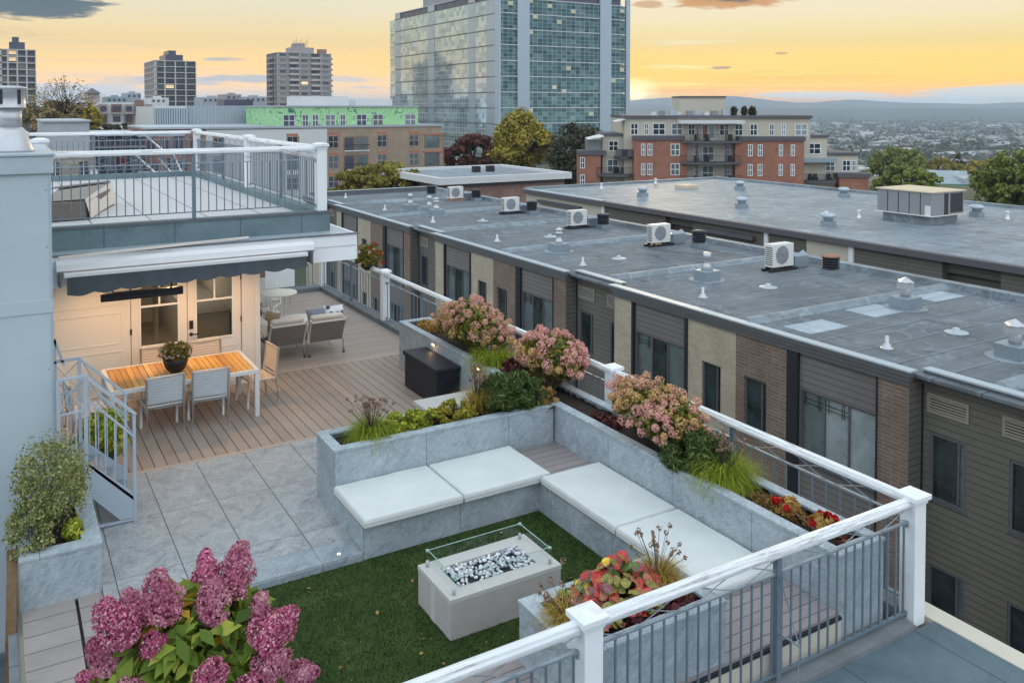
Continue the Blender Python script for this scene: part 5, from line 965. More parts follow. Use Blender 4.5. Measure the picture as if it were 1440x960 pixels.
# --- condominium of red brick and cream render, built in its own frame
D = 120; PC = 1010; cn = local_thing('condominium', PC, 150, D, 'stepped red brick and cream apartment building with balconies, right of the office tower', 'building')
with L1():
    def B(pa, pb, yt, yb, y, mat, dep=12, name='wall'): return MB().box(U(pa, PC, D), U(pb, PC, D), y, y+dep, zat(yb, D), zat(yt, D), mat).build(name, cn)
    B(882, 1150, 167, 300, 3.0, 'cream_render', 16); B(881, 1152, 163, 167, 2.6, 'slate_band', 16.6, 'parapet')
    B(894, 963, 198, 300, 1.4, 'red_brick', 3); B(893, 966, 192, 198, 1.2, 'slate_band', 3.2, 'parapet'); B(1044, 1136, 199, 300, 1.4, 'red_brick', 3); B(1043, 1138, 193, 199, 1.2, 'slate_band', 3.2, 'parapet')
    B(972, 1040, 136, 163, 8, 'cream_render', 6, 'roof_house'); B(971, 1041, 134.5, 136.5, 7.8, 'slate_band', 6.4, 'roof_house_edge')
    B(1136, 1176, 195, 300, 3.4, 'cream_render', 12); B(1150, 1178, 191.5, 195, 3.2, 'slate_band', 12, 'parapet')
    B(1176, 1223, 221, 300, 3.8, 'cream_render', 10); B(1174, 1224, 217, 221, 3.6, 'slate_band', 10, 'parapet'); B(1190, 1232, 252, 300, 2.2, 'red_brick', 3); B(1187, 1234, 246, 252, 2.0, 'slate_band', 3.2, 'parapet')
    B(852, 884, 193, 300, 4.2, 'cream_render', 10); B(850, 884, 189.5, 193, 4.0, 'slate_band', 10, 'parapet'); B(817, 848, 220, 300, 2.6, 'red_brick', 5); B(816, 856, 214, 220, 2.4, 'slate_band', 5, 'parapet'); B(830, 852, 199, 214, 4.6, 'rtu_grey', 4, 'screen')
    B(965, 1044, 198, 300, 2.7, 'pale_siding', .4, 'siding_wall'); B(963, 970, 201, 300, 1.5, 'red_brick', 1.3, 'side_pier'); B(1038, 1044.2, 201, 300, 1.39, 'red_brick', 1.3, 'side_pier')
    m = MB(); m.add([(U(828, PC, D), 1.5, zat(197, D)), (U(852, PC, D), 1.5, zat(193, D)), (U(852, PC, D), 6, zat(190, D)), (U(828, PC, D), 6, zat(196, D))], [(0, 1, 2, 3)], 'render_white').add([(U(868, PC, D), 2, zat(172, D)), (U(883, PC, D), 2, zat(169, D)), (U(883, PC, D), 6, zat(167.5, D)), (U(868, PC, D), 6, zat(171, D))], [(0, 1, 2, 3)], 'render_white'); m.build('awning', cn)
    def W(pa, pb, yt, yb, y, gl='window_dark', fr='post_white', cross=True): wins_y(cn, y, [(U(pa, PC, D), U(pb, PC, D), zat(yb, D), zat(yt, D))], gl, fr, .09, 'window', cross)
    for a, c in ((892, 901), (912, 916), (924, 940), (951, 965)): W(a, c, 175, 190, 3.0, 'window_blind' if a > 930 else 'window_dark')
    for a, c in ((1020, 1032), (1042, 1052), (1064, 1073), (1092, 1097), (1109, 1114), (1129, 1145)): W(a, c, 176, 191, 3.0, ['window_dark', 'window_pale'][a % 2])
    for yt, yb in ((204, 219), (232, 247)):
        for a, c in ((905, 909), (914, 919), (947, 958)): W(a, c, yt, yb, 1.4, 'window_blind')
        for a, c in ((1057, 1062), (1071, 1076), (1101, 1105), (1118, 1122)): W(a, c, yt+1, yb+1, 1.4, 'window_blind')
        W(995, 1010, yt+4, yb+8, 2.7, 'window_blind'); W(984, 988, yt+2, yb, 2.7, 'window_dark'); W(1029, 1033, yt+2, yb, 2.7, 'window_dark')
    W(995, 1002, 177, 196, 3.0, 'rust_wood', 'post_white', False); W(1004, 1012, 177, 196, 3.0, 'window_pale', 'post_white', False); W(975, 983, 176, 190, 3.0)
    for a, c in ((1138, 1144), (1149, 1166)): W(a, c, 204, 218, 3.4)
    for a, c in ((1201, 1211), (1215, 1219)): W(a, c, 229, 243, 3.8)
    W(862, 874, 201, 214, 4.2); W(1175, 1187, 229, 243, 3.4, 'window_blind'); W(819, 824, 224, 238, 2.6); W(819, 824, 249, 263, 2.6); W(860, 874, 228, 245, 4.2, 'window_blind')
    def balcony(pa, pb, yb, y, dep, hh=7.5, glass=False):
        m = MB(); x0, x1 = U(pa, PC, D), U(pb, PC, D); z = zat(yb, D); n = 16; vs = []; o_ = MB()
        pl = [(x0+(x1-x0)*i/n, y-dep*(.45+.55*math.sin(math.pi*i/n)**.7)) for i in range(n+1)]; m.prism([(x0, y)]+pl+[(x1, y)], z-.28, z, 'slate_band'); s_ = m.build('balcony', cn)
        for (a, b1), (c, d1) in zip(pl, pl[1:]): o_.obox((a, b1, z+.95), (c, d1, z+.95), .05, .05, 'dark_metal'); [o_.obox((a+(c-a)*t, b1+(d1-b1)*t, z), (a+(c-a)*t, b1+(d1-b1)*t, z+.95), .03, .03, 'dark_metal') for t in (0, .5)]
        o_.build('balcony_rail', s_)
        g_ = random.Random(int(pa))
        for _ in range(3): xx = g_.uniform(x0+1, x1-1); q = MB(); q.box(xx, xx+.6, y-.9, y-.4, z, z+.45, 'black_plastic').box(xx, xx+.6, y-.45, y-.4, z+.45, z+.9, 'black_plastic'); q.build('balcony_chair', s_)
    for yb in (199, 229, 258): balcony(960, 1047, yb, 2.7, 3.0)
    for px in (982.5, 1022.5): MB().box(U(px, PC, D)-.12, U(px, PC, D)+.12, .4, .64, -12, zat(178, D), 'slate_band').build('balcony_post', cn)
    B(958, 1050, 170, 174.5, .6, 'render_white', 2.4, 'balcony_roof'); balcony(1136, 1186, 256, 3.4, 2.6); B(1136, 1184, 224, 230, 1.6, 'blue_grey_roof', 2.0, 'lean_to_roof'); balcony(842, 893, 247, 4.2, 3.6); balcony(868, 894, 222, 4.0, 2.2); B(870, 893, 211, 222, 1.9, 'slate_band', .3, 'balcony_screen')
    MB().box(U(1136.5, PC, D), U(1141, PC, D), 3.3, 3.38, zat(256, D), zat(232, D), 'kiln_red').build('lit_door', cn); MB().lathe(U(1137.5, PC, D), 3.1, [(.02, zat(237, D)), (.2, zat(236, D)), (.2, zat(234.5, D)), (.02, zat(233, D))], 'orange_glow', 10).build('lamp', cn)
    for i in range(9): px = 925+i*13; MB().box(U(px, PC, D), U(px+6+(i % 3)*2, PC, D), 5+(i % 2), 6+(i % 2), zat(163, D), zat(158-(i % 3)*1.6, D), ['ac_white', 'rtu_grey', 'coping_metal'][i % 3]).build('roof_unit', cn)
    for px, w_ in ((1045, 9), (1060, 8), (1072, 12)):
        g = np.random.default_rng(px); P, d = ball_pts(g, 240, (U(px, PC, D), 5, zat(157, D)), (w_*.05, .6, .8), .2); V, F = leaf_quads(g, P, .3, 1.4); qmesh('roof_plant', V, F, ['tree_dark'], None, cn)
tag(cn, None)
# --- school with green roof edge
sg = thing('green_roofed_building', (150, 95, -12), 'low pale building with blue-grey roof and green eaves beyond the rooftop unit', 'building'); 
with L1():
    p = far(1330, 150, 170); sg.location = (p.x, p.y, 0); sg.rotation_euler.z = -YAW-.25; D2 = 170
    def B2(pa, pb, yt, yb, y, mat, dep, name='wall'): return MB().box(U(pa, 1330, D2), U(pb, 1330, D2), y, y+dep, zat(yb, D2), zat(yt, D2), mat).build(name, sg)
    B2(1312, 1380, 261, 300, 0, 'cream_render', 18); m = MB(); x0, x1 = U(1298, 1330, D2), U(1357, 1330, D2); x2, x3 = U(1306, 1330, D2), U(1386, 1330, D2)
    m.add([(x0, -2, zat(261, D2)), (x1, -2, zat(261, D2)), (x3, 16, zat(248, D2)), (x2, 16, zat(247, D2))], [(0, 1, 2, 3)], 'blue_grey_roof'); m.build('roof', sg); MB().box(x0, x1, -2.1, -1.9, zat(262, D2)-.4, zat(257, D2)-.1, 'green_roof_metal').build('eaves', sg)
    B2(1357, 1386, 252, 280, 1, 'zinc_panels', 12, 'gable_wall'); B2(1343, 1365, 268, 300, -8, 'dull_red_brick', 6, 'annex')
    for i in range(6): B2(1316+i*8, 1320+i*8, 264, 268, -.1, 'far_dark', .1, 'window')
    for px in (1311, 1323, 1357): B2(px, px+4, 245, 248.5, 8, 'render_white', 1, 'roof_vent')
# ------------------------------------------------------------------ trees
def tree(name, px, pytop, pybot, pxw, D, mat, label, seed, leaf=.35, nl=5000, nclump=60, zg=None, bare=False, shape=1.0, catg='tree'):
    g = np.random.default_rng(seed); random.seed(seed); c = far(px, (pytop+pybot)/2, D); rz_ = (pybot-pytop)/2*D/FPX; rx = pxw/2*D/FPX; zg = float(terrain_z(np.array(c.x), np.array(c.y))) if zg is None else zg
    r = thing(name, (c.x, c.y, zg), label, catg); cc = np.array(c); CC = []
    while len(CC) < nclump:
        d = unit(g.normal(size=3)); q = g.uniform(.45, 1.0)**.5; k = 1-.35*max(d[2]*shape, 0) if shape > 1 else 1; CC.append(cc+d*np.array([rx*k, rx*k, rz_])*q*g.uniform(.82, 1.06))
    CC = np.array(CC); parts = []
    for q in CC:
        s_ = min(rx, rz_)*g.uniform(.17, .34); P, d = ball_pts(g, nl//nclump, q, (s_, s_, s_*.75), .35); parts.append(leaf_quads(g, P, leaf, 1.5, d+np.array([0, 0, .5]), .6, .12))
    V, F = cat(parts); qmesh('crown', V, F, [mat], None, r); m = MB(); b_ = Vector((c.x, c.y, zg)); fk = Vector((c.x, c.y, c.z-rz_*.55))
    m.tube([b_, b_.lerp(fk, .6)+Vector((.1, 0, 0)), fk], [rx*.10+.1, rx*.075+.08, rx*.06+.06], 'bark', 8)
    if bare:
        top = Vector((c.x+.3, c.y, c.z+rz_*.2)); m.tube([fk, fk.lerp(top, .5)+Vector((.2, 0, 0)), top], [.22, .15, .06], 'bark', 6)
        for q in CC: q = Vector(q); a_ = fk.lerp(top, random.uniform(0, .9)); md = a_.lerp(q, .5)+Vector((random.uniform(-.5, .5), random.uniform(-.5, .5), random.uniform(-.2, .7))); m.tube([a_, md, q+Vector((random.uniform(-.4, .4), 0, random.uniform(0, .9)))], [.07, .04, .02], 'bark', 4, False)
    for q in CC[::2] if not bare else []: q = Vector(q); md = fk.lerp(q, .5)+Vector((0, 0, rz_*.12)); m.tube([fk, md, q], [rx*.04+.03, rx*.02+.02, .015], 'bark', 5, False)
    m.build('trunk', r); return r
tree('deciduous_tree', 732, 156, 240, 92, 150, 'tree_gold', 'golden green tree in front of the office tower', 101, .50, 9000, 110, shape=1.3)
tree('deciduous_tree', 664, 188, 250, 84, 165, 'tree_red', 'dark red-leaved tree left of the golden tree', 102, .5, 7000, 90)
tree('deciduous_tree', 818, 172, 275, 100, 140, 'tree_dark', 'large nearly black-green tree right of the golden tree', 103, .42, 10000, 120)
tree('deciduous_tree', 545, 230, 290, 150, 86, 'tree_olive', 'wide olive-green treetop behind the far end of the first roof', 104, .28, 11000, 130)
tree('deciduous_tree', 640, 255, 285, 60, 80, 'tree_olive', 'small olive treetop right of the wide one, by the low brick building', 105, .26, 3000, 40)
tree('bare_tree', 92, 110, 180, 104, 150, 'tree_bare', 'half-bare brownish tree at the left skyline', 106, .22, 1500, 130, bare=True)
tree('deciduous_tree', 82, 142, 190, 104, 150, 'tree_bare', 'dense lower brown tree mass under the half-bare tree', 107, .4, 6000, 80)
tree('deciduous_tree', 128, 145, 190, 26, 140, 'tree_gold', 'slim yellow-green tree beside the brown tree at the left', 108, .35, 2000, 40)
tree('deciduous_tree', 170, 172, 200, 110, 130, 'tree_dark', 'dark low trees in front of the brown and white flats', 109, .35, 4000, 70)
tree('deciduous_tree', 1262, 204, 262, 76, 260, 'tree_green', 'round bright green tree right of the condominium', 110, .65, 6000, 90)
tree('deciduous_tree', 1275, 232, 285, 84, 150, 'tree_green', 'darker green tree just behind the rooftop unit', 111, .42, 7000, 90)
tree('deciduous_tree', 1325, 222, 262, 60, 300, 'tree_olive', 'olive tree left of the small conifer', 112, .7, 4000, 60)
tree('conifer_tree', 1347, 213, 250, 18, 320, 'tree_dark', 'small dark conifer poking above the treeline at the right', 113, .6, 1400, 30, shape=2.4)
tree('deciduous_tree', 1385, 224, 262, 60, 310, 'tree_gold', 'yellowish tree at the right, behind the green-eaved building', 114, .7, 4000, 60)
tree('deciduous_tree', 1432, 213, 300, 112, 120, 'tree_green', 'big green tree cut off by the right edge of the photo', 115, .36, 14000, 140)
tree('deciduous_tree', 1300, 236, 262, 50, 280, 'tree_rust', 'brownish low tree in the gap right of the round green tree', 116, .6, 2600, 40)
tree('deciduous_tree', 470, 262, 292, 30, 84, 'tree_olive', 'small olive bush by the upper terrace corner post', 117, .25, 1800, 30)
# ------------------------------------------------------------------ far town and woods on the plain
g = np.random.default_rng(200); town = MB(); N_ = 0
mats_ = ['far_concrete', 'far_grey', 'zinc_panels', 'render_white', 'cream_render', 'dull_red_brick', 'blue_grey_roof', 'far_grey']
for i in range(1500):
    D = 560*(8.0**g.uniform(0, 1)); px = g.uniform(1040, 1640) if i < 2100 else g.uniform(560, 1100); p = far(px, 150, D); zg = float(terrain_z(np.array(p.x), np.array(p.y)))
    big = g.uniform() < .30; w_ = g.uniform(5, 9) if not big else g.uniform(16, 45); d_ = g.uniform(6, 10) if not big else g.uniform(14, 34); h = g.uniform(4, 8) if not big else g.uniform(5, 12)
    mt = mats_[g.integers(0, 8)]; x, y = p.x, p.y; town.box(x-w_/2, x+w_/2, y-d_/2, y+d_/2, zg-2, zg+h*.7, mt)
    if not big: rm = ['slate_band', 'far_grey', 'blue_grey_roof', 'dull_red_brick'][g.integers(0, 4)]; z = zg+h*.7; town.add([(x-w_/2-.3, y-d_/2-.3, z), (x+w_/2+.3, y-d_/2-.3, z), (x+w_/2+.3, y+d_/2+.3, z), (x-w_/2-.3, y+d_/2+.3, z), (x-w_/2, y, z+2.2), (x+w_/2, y, z+2.2)], [(0, 1, 5, 4), (2, 3, 4, 5), (0, 4, 3), (1, 2, 5)], rm)
    else: town.box(x-w_/2-.2, x+w_/2+.2, y-d_/2-.2, y+d_/2+.2, zg+h*.7, zg+h*.7+.6, 'light_roof')
o = town.build('distant_town'); tag(o, 'hazy far-off town of pale roofs spread over the plain below the hills', None, None, 'stuff')
Ps = []; Ss = []
for i in range(5200):
    D = 480*(9.0**g.uniform(0, 1)); px = g.uniform(1030, 1660) if i < 4200 else g.uniform(540, 1100); p = far(px, 150, D); zg = float(terrain_z(np.array(p.x), np.array(p.y))); s_ = g.uniform(4, 8)*(1+D/4000); n = 22 if D < 1500 else 10
    P, d = ball_pts(g, n, (p.x, p.y, zg+s_*.55), (s_*1.3, s_*1.3, s_*.75), .3); Ps.append(P); Ss.append(np.full(n, s_*.62))
P = np.concatenate(Ps); S_ = np.concatenate(Ss); V, F = leaf_quads(g, P, 1.0, 1.3, np.tile([0, 0, 1.], (len(P), 1)), .35); Cn = np.repeat(P, 4, 0); V = Cn+(V-Cn)*np.repeat(S_, 4)[:, None]
o = qmesh('distant_woods', V, F, ['far_tree', 'tree_dark', 'far_tree'], (g.integers(0, 3, len(F)//20+1).repeat(20))[:len(F)]); tag(o, 'far-off trees scattered among the houses of the plain', None, None, 'stuff')
for i, (px, py, w_, h, lb_) in enumerate(((1222, 196, 14, 10, 'pale tan block on the plain right of the condominium'), (1268, 168, 6, 5, 'small pair of white towers on the far plain, left one'), (1310, 170, 14, 6, 'wide white block on the far plain'), (1400, 181, 16, 5, 'white warehouse at the right of the plain'), (1330, 208, 50, 5, 'long pale flat-roofed hall on the near plain'), (1425, 165, 10, 7, 'white far building at the right edge below the hills'))):
    Dd = (CAMZ+65.6)/((py-150)/FPX) if py > 152 else 3000; p = far(px, 150, Dd); zg = -65.6; s_ = Dd/FPX; r = thing('white_block', (p.x, p.y, zg), lb_, 'building', None, -YAW)
    with L1(): MB().box(-w_*s_/2, w_*s_/2, 0, 20, -.5, h*s_, 'render_white').build('wall', r).location = (0, 0, 0); MB().box(-w_*s_/2-.4, w_*s_/2+.4, -.4, 20.4, h*s_, h*s_+.8, 'light_roof').build('roof', r); MB().box(-w_*s_*.4, w_*s_*.4, -.2, -.05, h*s_*.4, h*s_*.65, 'far_dark').build('window_band', r)
# ------------------------------------------------------------------ railings
def white_post(r, x, y, z0, z1, w_=.165, gold=False):
    h = w_/2; m = MB(); m.box(x-h, x+h, y-h, y+h, z0, z1-.07, 'post_white'); p = m.build('post', r, bevel=.006)
    c = MB(); c.box(x-h-.012, x+h+.012, y-h-.012, y+h+.012, z1-.11, z1-.07, 'post_white').box(x-h-.035, x+h+.035, y-h-.035, y+h+.035, z1-.07, z1-.025, 'post_white')
    a = h+.035; b_ = h-.03; vs = [(x-a, y-a, z1-.025), (x+a, y-a, z1-.025), (x+a, y+a, z1-.025), (x-a, y+a, z1-.025), (x-b_, y-b_, z1), (x+b_, y-b_, z1), (x+b_, y+b_, z1), (x-b_, y+b_, z1)]
    c.add(vs, [(0, 1, 5, 4), (1, 2, 6, 5), (2, 3, 7, 6), (3, 0, 4, 7), (4, 5, 6, 7)], 'post_white'); c.build('post_cap', p, bevel=.005); return p
def railing(name, A, B, zf, top, label, posts, metal, bay, pitch=.118, mid=.235, bot=.10, group=None, end_overlap=.09, brace=None):
    A = Vector(A); B = Vector(B); d = (B-A); Ln = d.length; d.normalize(); ax = abs(d.x) > abs(d.y); r = thing(name, ((A.x+B.x)/2, (A.y+B.y)/2, zf), label, 'railing', group)
    P_ = lambda t, z: (A.x+d.x*t, A.y+d.y*t, z)
    for t in posts: white_post(r, *P_(t, 0)[:2], zf-.02 if zf < 1 else zf, top+.05)
    for t in metal:
        x, y, _ = P_(t, 0); MB().box(x-.026, x+.026, y-.026, y+.026, zf, top-.07, 'galvanised_dark').build('metal_post', r)
    ps = sorted(posts); segs = [(bay[0], bay[1]) if not isinstance(bay[0], tuple) else None] if not isinstance(bay[0], tuple) else list(bay)
    bal = None
    for s0, s1 in segs:
        a = s0+end_overlap; c = s1-end_overlap; m = MB()
        pr_ = [(-.047, -.05), (-.052, -.03), (-.052, -.012), (-.04, .004), (-.034, .02), (0, .034), (.034, .02), (.04, .004), (.052, -.012), (.052, -.03), (.047, -.05)]
        sdv = Vector((d.y, -d.x, 0)); vs = []
        for t in (a, c):
            q = Vector(P_(t, top-.034))
            for u, v_ in pr_: vs.append(q+sdv*u+Vector((0, 0, v_)))
        k = len(pr_); m.add(vs, [tuple(range(k)), tuple(reversed(range(k, 2*k)))]+[(i, (i+1) % k, k+(i+1) % k, k+i) for i in range(k)], 'weathered_white_paint'); o = m.build('top_rail', r)
        if not ax: o.color = (0, 0, 0, 1)
        m = MB(); m.obox(P_(a, top-mid), P_(c, top-mid), .032, .016, 'galvanised'); m.build('upper_bar', r); m = MB(); m.obox(P_(a, zf+bot), P_(c, zf+bot), .032, .016, 'galvanised_dark'); m.build('lower_bar', r)
        m = MB(); zc = top-mid/2-.045; am = (mid-.10)/2
        ts = np.arange(a, c, .05)
        for ph in (0, math.pi): m.tube([P_(t, zc+am*math.sin(2*math.pi*(t-a)/1.15+ph)) for t in ts], .0045, 'galvanised', 5)
        m.build('scroll', r)
        nb = int((c-a)/pitch); off = (c-a-nb*pitch)/2
        for i in range(nb+1):
            t = a+off+i*pitch
            if any(abs(t-q) < .05 for q in metal): continue
            if bal is None: h = .0075; bal = MB().box(-h, h, -h, h, 0, top-mid-zf-bot, 'galvanised_dark').build('baluster', None); o = bal
            else: o = bal.copy(); COL.objects.link(o)
            o.parent = r; o.matrix_parent_inverse = Matrix.Translation(-Vector(r.location)); o.location = P_(t, zf+bot)
        for t, s_ in ((a, 1), (c, -1)):
            for z in (top-mid, zf+bot): q = MB(); x, y, _ = P_(t, 0); q.box(x-.012, x+.012, y-.012, y+.012, z-.05, z+.012, 'galvanised'); q.build('bracket', r)
    if brace:
        for t in brace: x, y, _ = P_(t, 0); sdv = Vector((d.y, -d.x, 0)); q = MB(); q.obox((x, y, .46), Vector((x, y, .46))+sdv*.24, .012, .012, 'galvanised'); q.tube([(x, y, top-.2), Vector((x, y, .46))+sdv*.24, Vector((x, y, -.02))+sdv*.22], .005, 'galvanised', 5); q.build('brace', r)
    return r
YR, XR = 5.03, 7.45
railing('railing', (-4.1, YR, 0), (XR, YR, 0), .0, 1.20, 'weathered white and grey metal railing across the bottom right foreground', [XR+4.1, 3.64+4.1, -.15+4.1], [5.61+4.1, 1.8+4.1], ((.0, 3.95), (3.95, 7.74), (7.74, XR+4.1)), brace=[5.61+4.1])
railing('railing', (XR, YR, 0), (XR, 22.42, 0), .10, 1.20, 'long white railing along the right side of the terrace, above the neighbouring facade', [4.68, 9.2, 13.05, 17.35], [2.35, 6.95, 11.1, 15.2], ((0, 4.68), (4.68, 9.2), (9.2, 13.05), (13.05, 17.35)), pitch=.178, bot=.07)
railing('railing', (4.1, 22.42, 0), (XR-.1, 22.42, 0), .10, 1.20, 'short white railing closing the far end of the lower deck, behind the round table', [], [1.6], ((0, 3.2),), bot=.09)
UZ = 3.135
railing('railing', (.56, 14.27, 0), (4.72, 14.27, 0), UZ, 4.24, 'white railing along the front of the upper roof terrace, above the awning', [0, 4.16], [2.1], ((0, 4.16),), pitch=.122)
railing('railing', (4.72, 14.27, 0), (4.72, 24.85, 0), UZ, 4.24, 'white railing along the right side of the upper roof terrace', [4.85, 10.58], [2.4, 7.4], ((0, 4.85), (4.85, 10.58)), pitch=.124)
railing('railing', (.56, 24.85, 0), (4.64, 24.85, 0), UZ, 4.24, 'white railing along the back of the upper roof terrace', [0], [1.6], ((0, 4.1),), pitch=.124)
q_ = thing('white_post', (.52, 14.1, 3.13), 'white capped post just behind the flue on the left tower', 'post'); white_post(q_, .53, 14.12, 3.13, 4.45)
# covered lounger on the upper terrace
r = thing('covered_furniture', (1.1, 17.2, 3.0), 'dark furniture with a beige rain cover on the upper roof terrace', 'furniture')
m = MB(); a, b_, c, d_ = (.55, 15.95), (1.27, 16.05), (1.92, 18.4), (1.05, 18.5); m.prism([a, b_, c, d_], 3.01, 3.33, 'grill_cover'); o = m.build('side', r, bevel=.03)
m = MB(); vs = [(1.275, 16.03, 3.03), (1.94, 18.42, 3.03), (1.90, 18.40, 3.44), (1.24, 16.03, 3.34), (1.30, 17.0, 3.02), (1.6, 17.7, 3.03)]; m.add([(1.28, 16.03, 3.02), (1.55, 17.2, 3.02), (1.95, 18.42, 3.04), (1.90, 18.42, 3.43), (1.56, 17.2, 3.40), (1.25, 16.03, 3.35), (1.34, 16.03, 3.02), (1.62, 17.2, 3.02), (2.0, 18.42, 3.04)], [(6, 7, 4, 5), (7, 8, 3, 4)], 'cushion_cream'); m.add([(.60, 16.0, 3.345), (1.25, 16.05, 3.35), (1.90, 18.42, 3.43), (1.02, 18.45, 3.36)], [(0, 1, 2, 3)], 'rope_grey'); m.build('rain_cover', r)
MB().add([(.7, 17.9, 3.37), (1.85, 18.2, 3.45), (1.9, 18.44, 3.46), (.95, 18.5, 3.38)], [(0, 1, 2, 3)], 'dark_metal').build('folded_top', r)
# plank lying over the flashing
tag(MB().obox((.70, 13.30, 2.83), (3.40, 13.86, 2.83), .05, .03, 'cushion_cream').build('wooden_plank'), 'thin pale plank lying on the awning and roof edge', 'plank')
# awning
aw = thing('awning', (2.5, 13.5, 2.6), 'retracted awning with white cassette and scalloped dark grey valance under the roof edge', 'awning')
m = MB(); prof = [(13.655, 2.54), (13.655, 2.73), (13.62, 2.75), (13.50, 2.745), (13.42, 2.70), (13.40, 2.62), (13.44, 2.585), (13.52, 2.56)]
vs = [(x, y, z) for x in (.68, 4.33) for y, z in prof]; k = len(prof); m.add(vs, [tuple(range(k)), tuple(reversed(range(k, 2*k)))]+[(i, (i+1) % k, k+(i+1) % k, k+i) for i in range(k)], 'awning_white'); m.build('cassette', aw)
MB().box(.76, 4.20, 13.32, 13.40, 2.535, 2.60, 'awning_white').build('front_bar', aw, bevel=.015)
m = MB(); n = 240; vs = []; 
for i in range(n+1):
    x = .80+3.38*i/n; sc_ = .035*abs(math.sin(math.pi*(x-.8)/.34)); wv = .012*math.sin(x*9)+.008*math.sin(x*23+1); tp = .07*math.exp(-(x-.8)*3)
    for k, t in enumerate((0, .4, .75, 1)): vs.append((x, 13.335+wv*t-.03*t*t, 2.545-t*(.225+sc_+tp*.3-.02*(x-.8))))
m.add(vs, [(i*4+k, i*4+k+1, (i+1)*4+k+1, (i+1)*4+k) for i in range(n) for k in range(3)], 'awning_cloth', True); m.build('valance', aw)
for x in (.72, 4.27): MB().prism([(x-.02, 13.34), (x+.02, 13.34), (x+.02, 13.6), (x-.02, 13.6)], 2.40, 2.62, 'coping_dark').build('end_bracket', aw, bevel=.02)
r = thing('patio_heater', (1.93, 14.6, 2.0), 'long black infrared heater bar hanging under the awning', 'heater'); MB().box(1.33, 2.53, 14.52, 14.62, 1.90, 2.03, 'black_plastic').build('housing', r, bevel=.012); MB().box(1.38, 2.48, 14.50, 14.518, 1.93, 1.97, 'dark_metal').build('grille', r)
for x in (1.5, 2.36): MB().box(x-.012, x+.012, 14.56, 14.584, 2.035, 2.36, 'black_plastic').build('hanger', r)
# ------------------------------------------------------------------ exterior steps with metal rails at the left
st = thing('metal_steps', (1.05, 11.3, 0), 'small grey metal staircase with sloping rails coming down beside the left planter', 'stairs')
def stair_side(y, stringer):
    g = 'grey_stairs'; m = MB(); m.obox((.83, y, 0), (.83, y, 1.82), .04, .04, g).obox((1.34, y, 0), (1.34, y, 1.27), .035, .035, g); m.build('newel_post', st)
    MB().obox((.81, y, 1.82), (1.36, y, 1.27), .045, .03, g).build('handrail', st); MB().obox((.83, y, 1.56), (1.34, y, 1.01), .03, .02, g).build('handrail_bar', st)
    m = MB(); m.obox((.83, y, .80), (1.34, y, .26), .02, .03, g); m.build('lower_bar', st)
    m = MB(); m.tube([(.86, y, 1.53), (.93, y, 1.58), (1.05, y, 1.48), (1.2, y, 1.28), (1.32, y, 1.27)], .005, g, 5).tube([(.86, y, 1.76), (1.0, y, 1.50), (1.15, y, 1.36), (1.32, y, 1.05)], .005, g, 5); m.build('scroll', st)
    for i in range(4): x = .93+.1*i; MB().box(x-.007, x+.007, y-.007, y+.007, .80-(x-.83)*1.06, 1.56-(x-.83)*1.08, g).build('baluster', st)
    if stringer: m = MB(); m.add([(.85, y-.01, .80), (1.325, y-.01, .34), (1.325, y-.01, .05), (1.18, y-.01, .05), (.85, y-.01, .42), (.85, y+.01, .80), (1.325, y+.01, .34), (1.325, y+.01, .05), (1.18, y+.01, .05), (.85, y+.01, .42)], [(0, 1, 2, 3, 4), (9, 8, 7, 6, 5), (0, 5, 6, 1), (1, 6, 7, 2), (2, 7, 8, 3), (3, 8, 9, 4), (4, 9, 5, 0)], g); m.build('stringer', st)
stair_side(10.96, True); stair_side(11.78, True)
MB().obox((.9, 10.96, .03), (1.36, 10.96, .03), .03, .03, 'grey_stairs').build('base_bar', st)
for i in range(3): MB().box(.88+.15*i, 1.04+.15*i, 10.98, 11.76, .56-.19*i, .585-.19*i, 'galvanised').build('tread', st)
MB().box(.5, .86, 10.98, 11.76, .74, .77, 'galvanised').build('landing', st)
for y in (10.96, 11.78):
    m = MB(); m.obox((.54, y, 1.80), (.83, y, 1.81), .04, .03, 'grey_stairs').obox((.54, y, 1.40), (.83, y, 1.42), .025, .02, 'grey_stairs').obox((.55, y, 0), (.55, y, 1.8), .035, .035, 'grey_stairs').tube([(.56, y, 1.42), (.66, y, 1.62), (.82, y, 1.77)], .005, 'grey_stairs', 5).tube([(.56, y, 1.77), (.70, y, 1.58), (.82, y, 1.44)], .005, 'grey_stairs', 5); m.build('landing_rail', st)
    for x in (.64, .73): MB().box(x-.007, x+.007, y-.007, y+.007, .78, 1.40, 'grey_stairs').build('baluster', st)
MB().obox((.56, 11.78, 0), (.56, 11.78, 2.08), .04, .04, 'grey_stairs').obox((.56, 11.78, 2.08), (.66, 11.78, 1.75), .04, .03, 'grey_stairs').build('wall_handrail', st)
# timber and junk beside the left planter
tag(MB().obox((.0, 8.9, -1.2), (.06, 9.55, .30), .09, .05, 'weathered_wood').obox((.06, 9.55, .28), (.07, 9.9, .45), .09, .05, 'weathered_wood').build('wooden_beam'), 'weathered wooden beam leaning beside the low left planter', 'beam')
